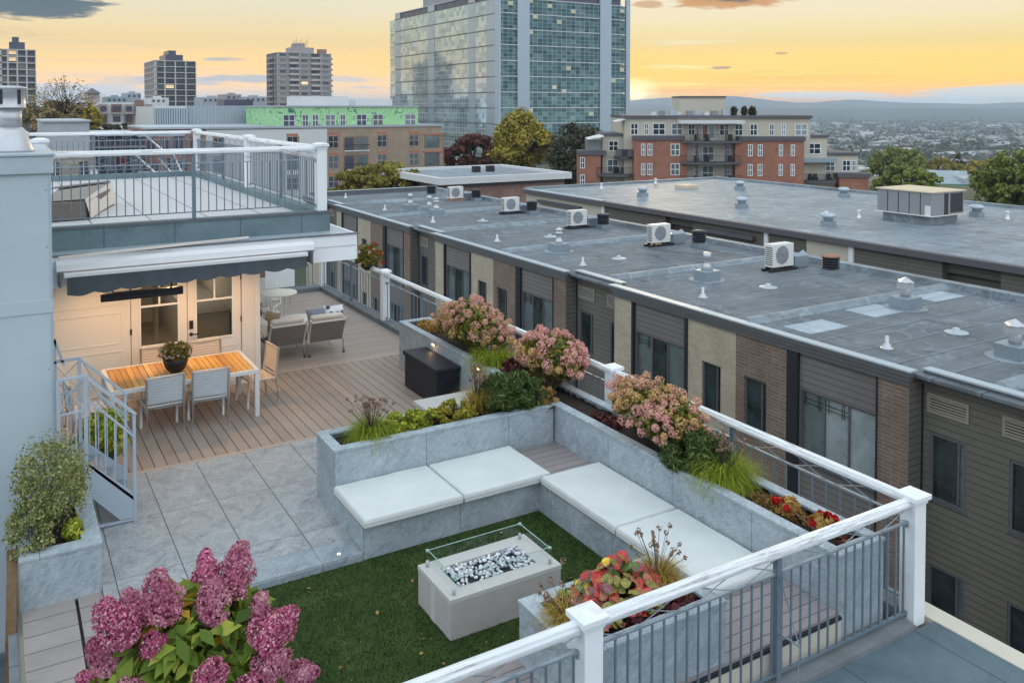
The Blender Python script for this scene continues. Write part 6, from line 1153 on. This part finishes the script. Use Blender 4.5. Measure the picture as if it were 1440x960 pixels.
# ------------------------------------------------------------------ dining set
dt = thing('dining_table', (2.45, 14.34, 0), 'long dining table with orange teak slats and grey metal frame', 'table')
tx0, tx1, ty0, ty1, tz = 1.36, 3.52, 13.72, 14.98, .74
m = MB(); k = 23; pw = (tx1-tx0-.14)/k
for i in range(k): m.box(tx0+.07+pw*i+.004, tx0+.07+pw*(i+1)-.004, ty0+.06, ty1-.06, tz-.02, tz, 'teak_slats')
m.build('tabletop', dt, bevel=.002)
m = MB(); f = 'chair_frame'; m.box(tx0, tx1, ty0, ty0+.055, tz-.06, tz+.002, f).box(tx0, tx1, ty1-.055, ty1, tz-.06, tz+.002, f).box(tx0, tx0+.065, ty0+.055, ty1-.055, tz-.06, tz+.002, f).box(tx1-.065, tx1, ty0+.055, ty1-.055, tz-.06, tz+.002, f); m.build('frame', dt, bevel=.003)
for x in (tx0+.035, tx1-.035):
    for y in (ty0+.035, ty1-.035): MB().box(x-.033, x+.033, y-.033, y+.033, 0, tz-.061, f).build('leg', dt)
def chair_proto(sling, frame):
    """seat looks towards +Y; origin on the floor"""
    r = thing('dining_chair', (0, 0, 0), 'x', 'chair', 'chairs round the dining table'); w2 = .26; m = MB()
    for s_ in (-1, 1):
        q = MB(); q.tube([(s_*w2, -.30, .0), (s_*w2, -.26, .42), (s_*w2, -.31, .90)], .019, frame, 8); q.build('rear_leg', r)
        q = MB(); q.tube([(s_*w2, .22, 0), (s_*w2, .20, .44)], .019, frame, 8); q.build('front_leg', r); q = MB(); q.tube([(s_*w2, -.26, .42), (s_*w2, .20, .44)], .013, frame, 8); q.build('side_rail', r)
    for a_, b_, r_ in (((-w2, -.31, .90), (w2, -.31, .90), .013), ((-w2, .20, .44), (w2, .20, .44), .013), ((-w2, -.262, .46), (w2, -.262, .46), .011)): MB().tube([a_, b_], r_, frame, 8).build('cross_bar', r)
    def sheet(name, fn, nu, nv):
        m_ = MB(); vs = [fn(i/nu, j/nv) for j in range(nv+1) for i in range(nu+1)]; n0 = len(vs); vs += [(x, y, z-.006) if name == 'seat' else (x, y-.006, z) for x, y, z in vs]
        fs = [(j*(nu+1)+i, j*(nu+1)+i+1, (j+1)*(nu+1)+i+1, (j+1)*(nu+1)+i) for j in range(nv) for i in range(nu)]; fs += [tuple(n0+a_ for a_ in reversed(f_)) for f_ in fs[:nu*nv]]; m_.add(vs, fs, sling, True); return m_.build(name, r)
    sheet('backrest', lambda u, v: (-w2+.012+u*(2*w2-.024), -.262-.048*v+.0025*math.sin(v*math.pi*18)-.02*math.sin(u*math.pi)*(1-v*.5), .50+v*.38), 8, 40)
    sheet('seat', lambda u, v: (-w2+.012+u*(2*w2-.024), -.25+v*.45, .43+.01*v-.015*math.sin(u*math.pi)+.003*math.sin(v*math.pi*12)), 8, 36); return r
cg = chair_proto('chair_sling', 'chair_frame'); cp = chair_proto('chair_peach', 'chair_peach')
cg.location = (2.09, 13.88, 0); cg.rotation_euler.z = R(2); cg['label'] = 'grey sling dining chair with its back to the camera, left of the flower bowl'
link_copy(cg, None, (2.76, 13.86, 0), R(-3), 'grey sling dining chair with its back to the camera, right of the flower bowl')
link_copy(cg, None, (1.12, 14.05, 0), R(-84), 'grey dining chair at the left end of the table, behind the metal steps')
cp.location = (2.25, 15.02, 0); cp.rotation_euler.z = R(180); cp['label'] = 'peach-lit chair at the far side of the table, left, against the doors'
link_copy(cp, None, (3.0, 15.0, 0), R(180), 'peach-lit chair at the far side of the table, right, against the doors')
link_copy(cp, None, (3.62, 14.42, 0), R(97), 'tan dining chair at the right-hand end of the table, by the house corner')
# ------------------------------------------------------------------ lounge
def sofa_seg(root, x0, x1, y0, sl=.16):
    """seat looks towards +Y, back towards the camera"""
    f = 'table_cream'
    for x in (x0+.03, x1-.03): q = MB(); q.tube([(x, y0-.0, 0), (x, y0+.05, .38), (x, y0-.14, .74)], [.028, .036, .026], f, 8); q.build('rear_leg', root); q = MB(); q.tube([(x, y0+.80, 0), (x, y0+.74, .36)], .025, f, 8); q.build('front_leg', root)
    m = MB(); k = int((x1-x0-.1)/.016)
    for i in range(k): x = x0+.05+(x1-x0-.1)*i/(k-1); m.obox((x, y0+.045, .28), (x, y0-.125, .68), .011, .012, 'rope_grey')
    m.box(x0+.04, x1-.04, y0+.05, y0+.06, .26, .30, 'rope_grey'); m.build('rope_back', root)
    MB().obox((x0+.03, y0-.135, .70), (x1-.03, y0-.135, .70), .035, .03, f).build('back_rail', root); MB().box(x0+.03, x1-.03, y0+.04, y0+.78, .30, .35, 'rope_grey').build('seat_base', root)
    o = MB().box(x0+.05, x1-.05, y0+.12, y0+.80, .352, .47, 'cushion_cream').build('seat_cushion', root, bevel=.035, seg=3); m = MB(); m.obox((x0+.06, y0+.09, .56), (x1-.06, y0-.02, .56), .01, .01, f)
    m = MB(); m.add([(x0+.05, y0+.06, .472), (x1-.05, y0+.06, .472), (x1-.05, y0+.24, .472), (x0+.05, y0+.24, .472), (x0+.05, y0-.11, .80), (x1-.05, y0-.11, .80), (x1-.05, y0+.05, .82), (x0+.05, y0+.05, .82)], [(3, 2, 1, 0), (4, 5, 6, 7), (0, 1, 5, 4), (1, 2, 6, 5), (2, 3, 7, 6), (3, 0, 4, 7)], 'cushion_cream'); o = m.build('back_cushion', root, bevel=.05, seg=4)
    for p_ in o.data.polygons: p_.use_smooth = True
sf = thing('sofa', (5.05, 16.9, 0), 'grey rope-backed sofa module with cream cushions seen from behind, nearest the table', 'sofa'); sofa_seg(sf, 4.40, 5.14, 16.5)
m = MB(); k = 42
for i in range(k): y = 16.5+.95*i/(k-1); m.obox((4.42, y, .28), (4.24, y, .66), .013, .012, 'rope_grey')
m.build('rope_side', sf); MB().obox((4.23, 16.38, .68), (4.23, 17.5, .68), .035, .03, 'table_cream').build('side_rail', sf); o = MB().box(4.24, 4.42, 16.5, 17.4, .47, .80, 'cushion_cream').build('side_cushion', sf, bevel=.06, seg=4)
s2 = thing('sofa', (5.5, 16.9, 0), 'grey rope-backed sofa module with cream cushions seen from behind, on the right', 'sofa'); sofa_seg(s2, 5.16, 5.92, 16.45)
def pillow(x, y, z, sx, sy, rz, tilt, mat, label):
    m = MB(); n = 12; vs = []; fs = []
    for s_ in (1, -1):
        for j in range(n+1):
            for i in range(n+1): u = i/n*2-1; v = j/n*2-1; e = (1-abs(u)**3)*(1-abs(v)**3); vs.append((u*sx*(1-.06*(1-v*v)), s_*.075*max(e, 0)**.5, v*sy*(1-.06*(1-u*u))))
    k = (n+1)**2
    for j in range(n):
        for i in range(n): a = j*(n+1)+i; fs += [(a, a+1, a+n+2, a+n+1), (k+a+n+1, k+a+n+2, k+a+1, k+a)]
    m.add(vs, fs, mat, True); o = m.build('throw_pillow'); o.location = (x, y, z); o.rotation_euler = (tilt, 0, rz); tag(o, label, 'pillow')
pillow(4.55, 16.80, .70, .21, .20, R(-70), R(-14), 'pillow_tan', 'tan throw pillow in the corner of the near sofa module'); pillow(4.50, 17.30, .74, .21, .21, R(-80), R(-14), 'pillow_pattern', 'dark and white patterned throw pillow on the sofa side cushion')
pillow(5.42, 16.67, .72, .21, .17, R(4), R(-30), 'pillow_grey', 'slate grey throw pillow on the right sofa module'); pillow(5.75, 16.62, .74, .20, .20, R(-12), R(-34), 'pillow_pattern', 'navy and white patterned throw pillow at the right end of the sofa')
r = thing('coffee_table', (5.45, 18.0, 0), 'low round cream coffee table just behind the sofa', 'table'); MB().lathe(5.45, 17.95, [(.44, .37), (.45, .38), (.45, .40), (.44, .41), (.001, .411)], 'table_cream', 40).build('tabletop', r)
for k in range(3): t = 2.1*k+.4; q = MB(); q.tube([(5.45+.3*math.cos(t), 17.95+.3*math.sin(t), 0), (5.45+.26*math.cos(t), 17.95+.26*math.sin(t), .37)], .016, 'table_cream', 8); q.build('leg', r)
tag(MB().box(4.95, 5.25, 17.56, 17.66, .43, .46, 'pillow_tan').build('tray'), 'small brown tray on the coffee table edge', 'tray').location = (0, 0, -.02)
r = thing('bistro_table', (5.42, 19.55, 0), 'tall round cream table at the far end of the deck', 'table'); MB().lathe(5.38, 19.30, [(.40, .69), (.42, .70), (.42, .72), (.41, .73), (.001, .731)], 'table_cream', 44).build('tabletop', r)
for k in range(4): t = .8+1.57*k; q = MB(); q.tube([(5.38+.30*math.cos(t), 19.30+.30*math.sin(t), 0), (5.38+.30*math.cos(t), 19.30+.30*math.sin(t), .69)], .013, 'table_cream', 8); q.build('leg', r)
def mesh_chair(x, y, rz, label):
    r = thing('garden_chair', (0, 0, 0), label, 'chair', 'pale chairs at the round table')
    for s_ in (-1, 1): q = MB(); q.tube([(s_*.27, .25, 0), (s_*.27, .22, .60), (s_*.27, -.25, .62), (s_*.27, -.30, 0)], .016, 'chair_frame', 8); q.build('side_frame', r)
    MB().box(-.26, .26, -.24, .24, .40, .43, 'cushion_cream').build('seat', r, bevel=.01); m = MB()
    for i in range(9): m.obox((-.25, -.24-.012*i, .47+.045*i), (.25, -.24-.012*i, .47+.045*i), .012, .022, 'chair_frame')
    for i in range(12): xx = -.24+.48*i/11; m.obox((xx, -.24, .44), (xx, -.345, .86), .012, .018, 'chair_frame')
    m.build('backrest', r); r.location = (x, y, 0); r.rotation_euler.z = rz
mesh_chair(5.35, 20.15, R(175), 'pale openwork garden chair behind the round table'); mesh_chair(4.95, 18.75, R(-35), 'pale garden chair in front of the round table, above the sofa')
MBp = MB().box(5.82, 6.62, 22.18, 22.21, .22, 1.30, 'white_paint').build('leaning_board'); tag(MBp, 'plain white board leaning on the far railing behind the round table', 'board')
r = thing('patio_torch', (5.35, 21.9, 0), 'black stand of a closed parasol at the far end of the deck', 'parasol'); q = MB(); q.lathe(5.38, 21.7, [(.2, 0), (.2, .05), (.03, .06), (.02, 1.0), (.06, 1.1), (.09, 1.5), (.05, 2.1), (.01, 2.2)], 'black_plastic', 12); q.build('folded_parasol', r)
r = thing('storage_cabinet', (6.3, 21.9, 0), 'dark cabinet at the far end of the deck behind the white board', 'cabinet'); MB().box(5.0, 5.80, 21.95, 22.2, .12, 1.25, 'interior_brown').build('body', r)
# ------------------------------------------------------------------ plants
def heads(rng, C, radii, nfl, fsize, cone=None):
    """flower heads: florets on the surface of an ellipsoid (or a cone-shaped panicle along a direction)"""
    Ps = []; Ns = []
    for i, c in enumerate(C):
        r = radii[i]; d = unit(rng.normal(size=(nfl, 3)))
        if cone is None: Ps.append(c+d*r*rng.uniform(.82, 1.06, (nfl, 1))); Ns.append(d)
        else:
            ax_ = cone[i]; t = 1-rng.uniform(0, 1, nfl)**.72; phi = rng.uniform(0, 6.28, nfl); a = unit(np.cross(ax_, [0.3, .9, .2])); b_ = np.cross(ax_, a)
            rr = r*np.minimum(1, (t/.16)**.5)*(1-t*.97)**.5*(1+.16*np.sin(phi*3+t*9+i))*rng.uniform(.80, 1.12, nfl); rad = np.cos(phi)[:, None]*a+np.sin(phi)[:, None]*b_
            Ps.append(c+ax_*(t*r*2.45)[:, None]+rad*rr[:, None]); Ns.append(unit(rad+ax_*.35))
    P = np.concatenate(Ps); Nn = np.concatenate(Ns)
    # each floret: a small cross of two leaf quads
    V1, F1 = leaf_quads(rng, P, fsize, 1.2, Nn, .3, .12); V2, F2 = leaf_quads(rng, P+Nn*fsize*.15, fsize*.9, 1.15, Nn, .5, .12); return cat([(V1, F1), (V2, F2)])
def stems(name, root, base, tips, r0, mat='bark'):
    m = MB()
    for t in tips:
        t = Vector(t); b_ = Vector(base)+Vector((random.uniform(-.04, .04), random.uniform(-.04, .04), 0)); mid = b_.lerp(t, .5)+Vector((random.uniform(-.04, .04), random.uniform(-.04, .04), .04)); m.tube([b_, mid, t], [r0, r0*.7, r0*.4], mat, 5, False)
    return m.build(name, root)
def hydrangea(name, c, rad, zbase, nh, hr, mats, label, leafmat='hyd_leaf', nleaf=1500, nfl=70, seed=1, leafsize=.055, top=.2):
    g = np.random.default_rng(seed); random.seed(seed); r = thing(name, (c[0], c[1], zbase), label, 'hydrangea', 'hydrangea bushes in the planters')
    rad = np.array(rad); lobes = [(np.array(c)+g.uniform(-.42, .42, 3)*rad*np.array([.7, 1, .5]), rad*g.uniform(.5, .72)) for _ in range(6)]; C = []; t = 0
    while len(C) < nh and t < 30000:
        t += 1; d = unit(g.normal(size=3)); lc, lr = lobes[g.integers(0, 6)]
        if d[2] < -.45: continue
        q = lc+d*lr*g.uniform(.75, 1.15)
        if any(np.sum(((q-a_)/b_)**2) < .62 for a_, b_ in lobes): continue
        if all(np.linalg.norm(q-o_) > hr*1.12 for o_ in C): C.append(q)
    C = np.array(C); rr = g.uniform(.6, 1.3, len(C))*hr*.92; sel = np.clip(((C[:, 0]-c[0])/rad[0]*.6+(C[:, 2]-c[2])/rad[2]*.5+g.normal(0, .45, len(C))+.9)/1.8*len(mats), 0, len(mats)-1).astype(int)
    for k, mt in enumerate(mats):
        if (sel == k).any(): V, F = heads(g, C[sel == k], rr[sel == k], int(nfl*1.5), hr*.34); qmesh('flower_heads', V, F, [mt], None, r)
    pp = [ball_pts(g, nleaf//5, a_, b_*.97, .45) for a_, b_ in lobes]; P = np.concatenate([q[0] for q in pp]); d = np.concatenate([q[1] for q in pp]); V, F = leaf_quads(g, P, leafsize, 1.9, d, .8, .1); qmesh('foliage', V, F, [leafmat], None, r)
    stems('stems', r, (c[0], c[1], zbase), [tuple(x) for x in C[::3]], .008); return r
def clump(name, c, rad, n, size, mat, label, catg, seed=1, aspect=1.6, shell=.2, zbase=.74, group=None, stem=True, nsub=0):
    g = np.random.default_rng(seed); r = thing(name, (c[0], c[1], zbase), label, catg, group)
    if nsub:
        CC, _ = ball_pts(g, nsub, c, rad, .55); parts = []
        for q in CC: P, d = ball_pts(g, n//nsub, q, tuple(min(rad)*.38*k for k in (1, 1, .8)), .3); parts.append(leaf_quads(g, P, size, aspect, d, .7, .12))
        V, F = cat(parts)
    else: P, d = ball_pts(g, n, c, rad, shell); V, F = leaf_quads(g, P, size, aspect, d, .8, .12)
    V[:, 2] = np.maximum(V[:, 2], zbase-.12 if zbase > .1 else zbase); qmesh('foliage', V, F, [mat], None, r)
    if stem: random.seed(seed); stems('stems', r, (c[0], c[1], zbase-.03), [(c[0]+random.uniform(-.7, .7)*rad[0], c[1]+random.uniform(-.7, .7)*rad[1], c[2]+random.uniform(-.2, .6)*rad[2]) for _ in range(9)], .006)
    return r
def grass(name, c, n, length, spread, mat, label, seed=1, width=.006, droop=.9, rad=.08, nseed=0, seedh=.3, headr=.02, group=None, seedmat='seed'):
    g = np.random.default_rng(seed); r = thing(name, c, label, 'grass', group); V, F = blades(g, c, n, length, spread, width, droop, rad); V[:, 2] = np.maximum(V[:, 2], c[2]-.1); qmesh('blades', V, F, [mat], None, r)
    if nseed:
        random.seed(seed); m = MB(); C = []
        for _ in range(nseed): a = random.uniform(0, 6.28); q = random.uniform(.0, 1); h = seedh*random.uniform(.7, 1.1); t = Vector(c)+Vector((math.cos(a)*(.02+q*spread*.32), math.sin(a)*(.02+q*spread*.32), h)); m.tube([c, Vector(c).lerp(t, .5)+Vector((0, 0, .03)), t], .0022, 'bark', 4, False); C.append(np.array(t))
        m.build('seed_stalks', r); V, F = heads(g, C, [headr*random.uniform(.7, 1.2) for _ in C], 26, headr*.65); qmesh('seed_heads', V, F, [seedmat], None, r)
    return r
# three big hydrangeas along the railing
hydrangea('hydrangea', (6.92, 12.85, 1.20), (.52, .98, .54), .75, 150, .060, ['hyd_rust', 'hyd_pink', 'hyd_pink', 'hyd_rose'], 'broad rusty pink hydrangea furthest along the railing, above the black storage box', 'shrub_leaf', 2600, 60, 3, .05)
hydrangea('hydrangea', (6.92, 10.45, 1.15), (.56, .92, .52), .75, 95, .070, ['hyd_rust', 'hyd_pink', 'hyd_rose', 'hyd_rose'], 'rosy pink hydrangea in the middle of the long planter, beside the juniper', 'shrub_leaf', 2600, 70, 4, .05)
hydrangea('hydrangea', (6.88, 7.92, 1.15), (.50, .80, .48), .75, 120, .060, ['hyd_rose', 'hyd_rust', 'hyd_pink', 'hyd_pink'], 'dusty pink and tan hydrangea nearest the camera in the long planter', 'shrub_leaf', 2400, 70, 5, .045)
clump('euonymus', (6.85, 14.55, .80), (.18, .30, .12), 700, .04, 'gold_leaf', 'small rust-orange plant at the far end of the long planter', 'plant', 6)
grass('tuft_grass', (6.80, 11.95, .76), 1500, .42, .8, 'grass_green', 'bright green grass tuft between the two farther hydrangeas', 8, .009, .9, .16)
clump('coral_bells', (6.80, 11.30, .86), (.20, .25, .18), 500, .07, 'maroon', 'dark red leafy plant between the grass and the middle hydrangea', 'plant', 9, 1.2)
clump('coral_bells', (6.45, 10.02, .80), (.20, .24, .20), 420, .085, 'tree_rust', 'brown-leaved plant at the corner under the middle hydrangea', 'plant', 10, 1.2)
clump('creeping_plant', (6.85, 9.05, .76), (.14, .34, .07), 600, .03, 'maroon', 'thin reddish creeper in the soil in front of the second white post', 'plant', 11)
clump('juniper', (6.84, 7.38, .90), (.36, .46, .22), 12000, .016, 'juniper', 'dark green juniper below the nearest pink hydrangea', 'shrub', 12, 6.5, .3, .75, 'junipers', True, 110)
grass('tuft_grass', (6.88, 6.92, .76), 1700, .40, .75, 'grass_green', 'yellow-green grass tuft beside the juniper near the front of the long planter', 13, .008, .85, .14, 26, .46, .022)
clump('creeping_plant', (6.88, 6.15, .76), (.14, .42, .06), 900, .028, 'tree_rust', 'sparse dry ground creeper between grass and red flowers', 'plant', 14)
for i, (x, y, lb) in enumerate(((6.82, 5.98, 'scarlet and gold cut flowers lying on the long planter, farther bunch'), (6.84, 5.58, 'scarlet and gold cut flowers lying on the long planter, bunch nearest the railing'))):
    g = np.random.default_rng(20+i); r = thing('flower_bunch', (x, y, .80), lb, 'flowers'); P, d = ball_pts(g, 190, (x, y, .86), (.13, .12, .08), .3); V, F = leaf_quads(g, P, .05, 1.5, d, .7, .2); qmesh('leaves', V, F, ['gold_leaf'], None, r)
    for k in range(4): q = (x+g.uniform(-.11, .11), y+g.uniform(-.10, .10), .90+g.uniform(-.03, .05)); P, d = ball_pts(g, 46, q, (.038, .038, .03), .6); V, F = leaf_quads(g, P, .032, 1.3, d, .4, .3); qmesh('bloom', V, F, ['scarlet'], None, r)
    if i == 0: MB().tube([(6.80, 5.92, .85), (6.74, 5.62, .83)], .009, 'weathered_wood', 6).tube([(6.745, 5.64, .83), (6.74, 5.60, .83)], .014, 'white_paint', 8).build('stalk', r)
clump('creeping_plant', (6.88, 5.32, .75), (.13, .12, .05), 260, .035, 'maroon', 'purple-leaved creeper at the near end of the long planter', 'plant', 24)
# arm planter
grass('tuft_grass', (3.98, 10.13, .76), 1500, .34, .85, 'grass_green', 'bright grass tuft with dry seed heads at the left end of the back planter', 30, .008, 1.0, .10, 46, .46, .022)
clump('sedum', (4.42, 10.13, .85), (.24, .22, .13), 1500, .035, 'sedum', 'bright green sedum beside the grass tuft in the back planter', 'plant', 31, 1.3, .3, .75, None, True, 40)
clump('sedum', (4.72, 10.20, .84), (.15, .18, .12), 900, .034, 'sedum', 'small pale green sedum in the middle of the back planter', 'plant', 32, 1.3, .3, .75, None, True, 24)
clump('sedum', (5.16, 10.13, .86), (.32, .22, .13), 2200, .034, 'sedum_gold', 'golden yellow sedum left of the juniper in the back planter', 'plant', 33, 1.3, .3, .75, None, True, 55)
grass('tuft_grass', (5.56, 10.22, .76), 700, .40, .35, 'grass_gold', 'tall dry brownish grass between golden sedum and juniper', 34, .007, .5, .07, 40, .56, .02)
clump('juniper', (6.02, 10.13, .95), (.46, .34, .25), 15000, .016, 'juniper', 'large dark green juniper mound in the corner of the back planter', 'shrub', 35, 6.5, .3, .75, 'junipers', True, 130)
# front planter
def big_leaves(name, pts, size, mat, label, seed):
    g = np.random.default_rng(seed); r = thing(name, tuple(pts[0][:2])+(.74,), label, 'plant'); m = MB(); vs = []
    for (x, y, z, s_, mt) in pts:
        nrm = unit(np.array([g.normal(0, .5), g.normal(-.35, .5), 1.0])); t = unit(np.cross(nrm, g.normal(size=3))); b_ = np.cross(nrm, t); V = []; k = 10
        for j in range(k):
            a = 2*math.pi*j/k; rr = s_*(1+.18*math.cos(a)+.06*math.cos(3*a)); V.append(np.array([x, y, z])+t*rr*math.cos(a)+b_*rr*math.sin(a)*.8-nrm*abs(math.sin(a))*s_*.12-nrm*(.35*s_ if j == 0 else 0))
        V.append(np.array([x, y, z])+nrm*s_*.10); m.add(V, [(j, (j+1) % k, k) for j in range(k)], mt, True)
    m.build('leaves', r)
    sm = MB()
    for (x, y, z, s_, mt) in pts[::2]: sm.tube([(pts[0][0]+(x-pts[0][0])*.5, pts[0][1]+(y-pts[0][1])*.5, .73), (x, y, z)], .004, 'maroon', 4, False)
    sm.build('stems', r); return r
g = np.random.default_rng(41); pts = []
for _ in range(260):
    x = g.uniform(3.94, 4.84); y = g.uniform(5.30, 5.92); h = .82+.29*math.exp(-((x-4.4)/.34)**2-((y-5.65)/.24)**2)*g.uniform(.4, 1.15)
    mt = g.choice(['leaf_red', 'leaf_plum', 'leaf_olive', 'leaf_green', 'leaf_rust', 'leaf_yellow'], p=[.19, .13, .20, .18, .20, .10]); pts.append((x, y, h, g.uniform(.032, .066), mt))
for c_, nm in (((.45, .035, .03), 'leaf_red'), ((.21, .075, .08), 'leaf_plum'), ((.22, .20, .04), 'leaf_olive'), ((.09, .16, .03), 'leaf_green'), ((.36, .12, .05), 'leaf_rust'), ((.62, .42, .03), 'leaf_yellow')):
    b = NB(nm); n = b.noise(b.pos(), 22, 3, .6); b.out(b.ramp(n, [(.35, mul(c_, .6)), (.65, mul(c_, 1.35))]), .42, spec=.5)
big_leaves('bergenia', pts, .07, None, 'large red, plum and yellow leaved plant in the front planter', 42)
grass('tuft_grass', (3.87, 5.62, .77), 900, .24, 1.0, 'grass_gold', 'gold and orange grass tuft at the left end of the front planter', 43, .007, 1.0, .10, 9, .34, .022, None, 'seed')
grass('tuft_grass', (4.86, 5.70, .77), 1100, .26, .9, 'grass_gold', 'yellow grass tuft with tall dry seed heads at the right end of the front planter', 44, .007, .9, .10, 22, .42, .02)
clump('coral_bells', (4.55, 5.33, .78), (.42, .10, .08), 260, .07, 'maroon', 'dark purple leaves along the railing side of the front planter', 'plant', 45, 1.2)
# twiggy shrub in the left planter
g = np.random.default_rng(50)
clump('twiggy_shrub', (.44, 10.30, .90), (.32, .44, .42), 5200, .022, 'olive_bush', 'tall twiggy olive-green shrub in the low left planter', 'shrub', 50, 1.5, .1, .42, None, True, 60)
r = bpy.data.objects['twiggy_shrub']; P, d = ball_pts(g, 2200, (.44, 10.28, .95), (.40, .52, .54), .15); V, F = leaf_quads(g, P, .02, 1.5); qmesh('outer_twigs', V, F, ['olive_bush'], None, r)
clump('twiggy_shrub', (.23, 9.95, .62), (.22, .30, .30), 2400, .022, 'olive_bush', 'lower part of twiggy olive plants spilling over the left planter edge', 'shrub', 51, 1.5, .1, .42, None, True, 40)
clump('sedum', (.62, 9.95, .50), (.10, .14, .12), 420, .035, 'sedum', 'bright green leafy plant at the front corner of the low left planter', 'plant', 52, 1.4, .2, .42)
r = clump('potted_shrub', (1.12, 12.55, .52), (.34, .34, .34), 1700, .052, 'sedum', 'yellow-green leafy shrub in a dark pot behind the metal steps', 'shrub', 53, 1.4, .3, .25, None, True, 26); MB().lathe(1.12, 12.55, [(.13, 0), (.18, .28), (.19, .30), (.17, .30), (.16, .27), (.001, .26)], 'black_plastic', 20).build('pot', r)
# flower bowl on the table
r = thing('flower_bowl', (2.36, 14.28, .742), 'black bowl of small pink and white flowers in the middle of the dining table', 'flower pot'); MB().lathe(2.36, 14.28, [(.09, .744), (.15, .80), (.185, .90), (.19, .955), (.17, .955), (.16, .92), (.001, .915)], 'black_plastic', 24).build('bowl', r)
g = np.random.default_rng(60); P, d = ball_pts(g, 1100, (2.36, 14.28, 1.05), (.25, .25, .17), .2); P = P[P[:, 2] > .93]; V, F = leaf_quads(g, P, .03, 1.6); qmesh('foliage', V, F, ['basket_leaf'], None, r); C, d = ball_pts(g, 36, (2.36, 14.28, 1.06), (.26, .26, .17), .9); C = C[C[:, 2] > .98]; V, F = heads(g, C, [.016]*len(C), 10, .018); qmesh('blossoms', V, F, ['flower_white'], None, r)
# hanging basket on the long railing
r = thing('rail_basket', (7.4, 18.9, 1.05), 'flower basket of red and white blooms hung on the right-hand railing', 'flower basket'); MB().lathe(7.40, 19.0, [(.06, 1.08), (.14, 1.14), (.18, 1.24), (.15, 1.24), (.001, 1.2)], 'black_plastic', 18).build('basket', r)
g = np.random.default_rng(61); P, d = ball_pts(g, 1400, (7.40, 19.0, 1.42), (.34, .40, .28), .2); V, F = leaf_quads(g, P, .045, 1.6); qmesh('foliage', V, F, ['basket_leaf'], None, r)
for mt, n_, o_ in (('flower_white', 16, -.1), ('flower_red', 10, .16)): C, d = ball_pts(g, n_, (7.40+o_, 19.0, 1.44), (.32, .36, .26), .8); V, F = heads(g, C, [.03]*len(C), 12, .035); qmesh('blossoms', V, F, [mt], None, r)
# tall panicle hydrangea in the foreground (its pot stands on the deck below)
HX, HY = .62, 3.72
r = thing('panicle_hydrangea', (HX, HY, -.08), 'tall magenta-pink panicle hydrangea with yellow-green leaves in the bottom left foreground', 'hydrangea')
MB().lathe(HX, HY, [(.24, -.08), (.30, .35), (.32, .42), (.29, .42), (.28, .36), (.001, .35)], 'clay_lintel', 24).build('pot', r)
PAN = [(225, 835, 3.5, 40), (290, 795, 3.7, 22), (332, 800, 3.75, 38), (298, 842, 3.6, 34), (160, 872, 3.4, 40), (190, 855, 3.6, 30), (362, 858, 3.7, 26), (390, 882, 3.55, 38), (385, 935, 3.5, 30), (425, 948, 3.6, 26), (215, 905, 3.4, 24), (145, 920, 3.45, 30), (180, 925, 3.5, 24), (300, 945, 3.3, 28), (240, 925, 3.6, 20), (322, 908, 3.6, 16), (355, 965, 3.4, 24), (190, 970, 3.35, 30), (345, 890, 3.75, 20), (270, 870, 3.75, 24), (312, 872, 3.85, 22), (250, 890, 3.8, 20), (130, 955, 3.5, 22)]
g = np.random.default_rng(70); C = []; Rr = []; AX = []; ctr = np.array(far(270, 930, 3.65))
for px, py, D, rp in PAN:
    q = np.array(far(px, py, D)); rad = rp*D/FPX*.82; a = unit(np.array([q[0]-ctr[0], q[1]-ctr[1], .22+abs(q[2]-ctr[2])*1.2])*np.array([1, 1, 1.1])+g.normal(0, .08, 3)); C.append(q-a*rad*1.2); Rr.append(rad); AX.append(a)
for i, (c_, rad, a) in enumerate(zip(C, Rr, AX)):
    V, F = heads(g, [c_], [rad], 1500, .0105, [a]); o = qmesh('flower_panicle', V, F, ['hyd_magenta' if (i*7) % 3 % 2 else 'hyd_purple'], None, r)
    m = MB(); m.tube([tuple(c_+a*rad*t) for t in (.2, .6, 1.2, 1.8, 2.15)], [rad*.4, rad*.60, rad*.46, rad*.24, rad*.05], 'hyd_core', 8); m.build('panicle_core', o)
P, d = ball_pts(g, 2300, (ctr[0], ctr[1], ctr[2]-.06), (.40, .40, .37), .35); V, F = leaf_quads(g, P, .050, 2.2, d+np.array([0, 0, .5]), .8, .16); qmesh('foliage', V, F, ['hyd_leaf'], None, r)
m = MB()
for c_ in C: c_ = Vector(c_); b_ = Vector((HX+random.uniform(-.05, .05), HY+random.uniform(-.05, .05), .36)); k = Vector((HX+(c_.x-HX)*.35, HY+(c_.y-HY)*.35, 1.6)); m.tube([b_, k, c_.lerp(k, .35), c_], [.012, .009, .007, .005], 'bark', 6, False)
m.build('stems', r)
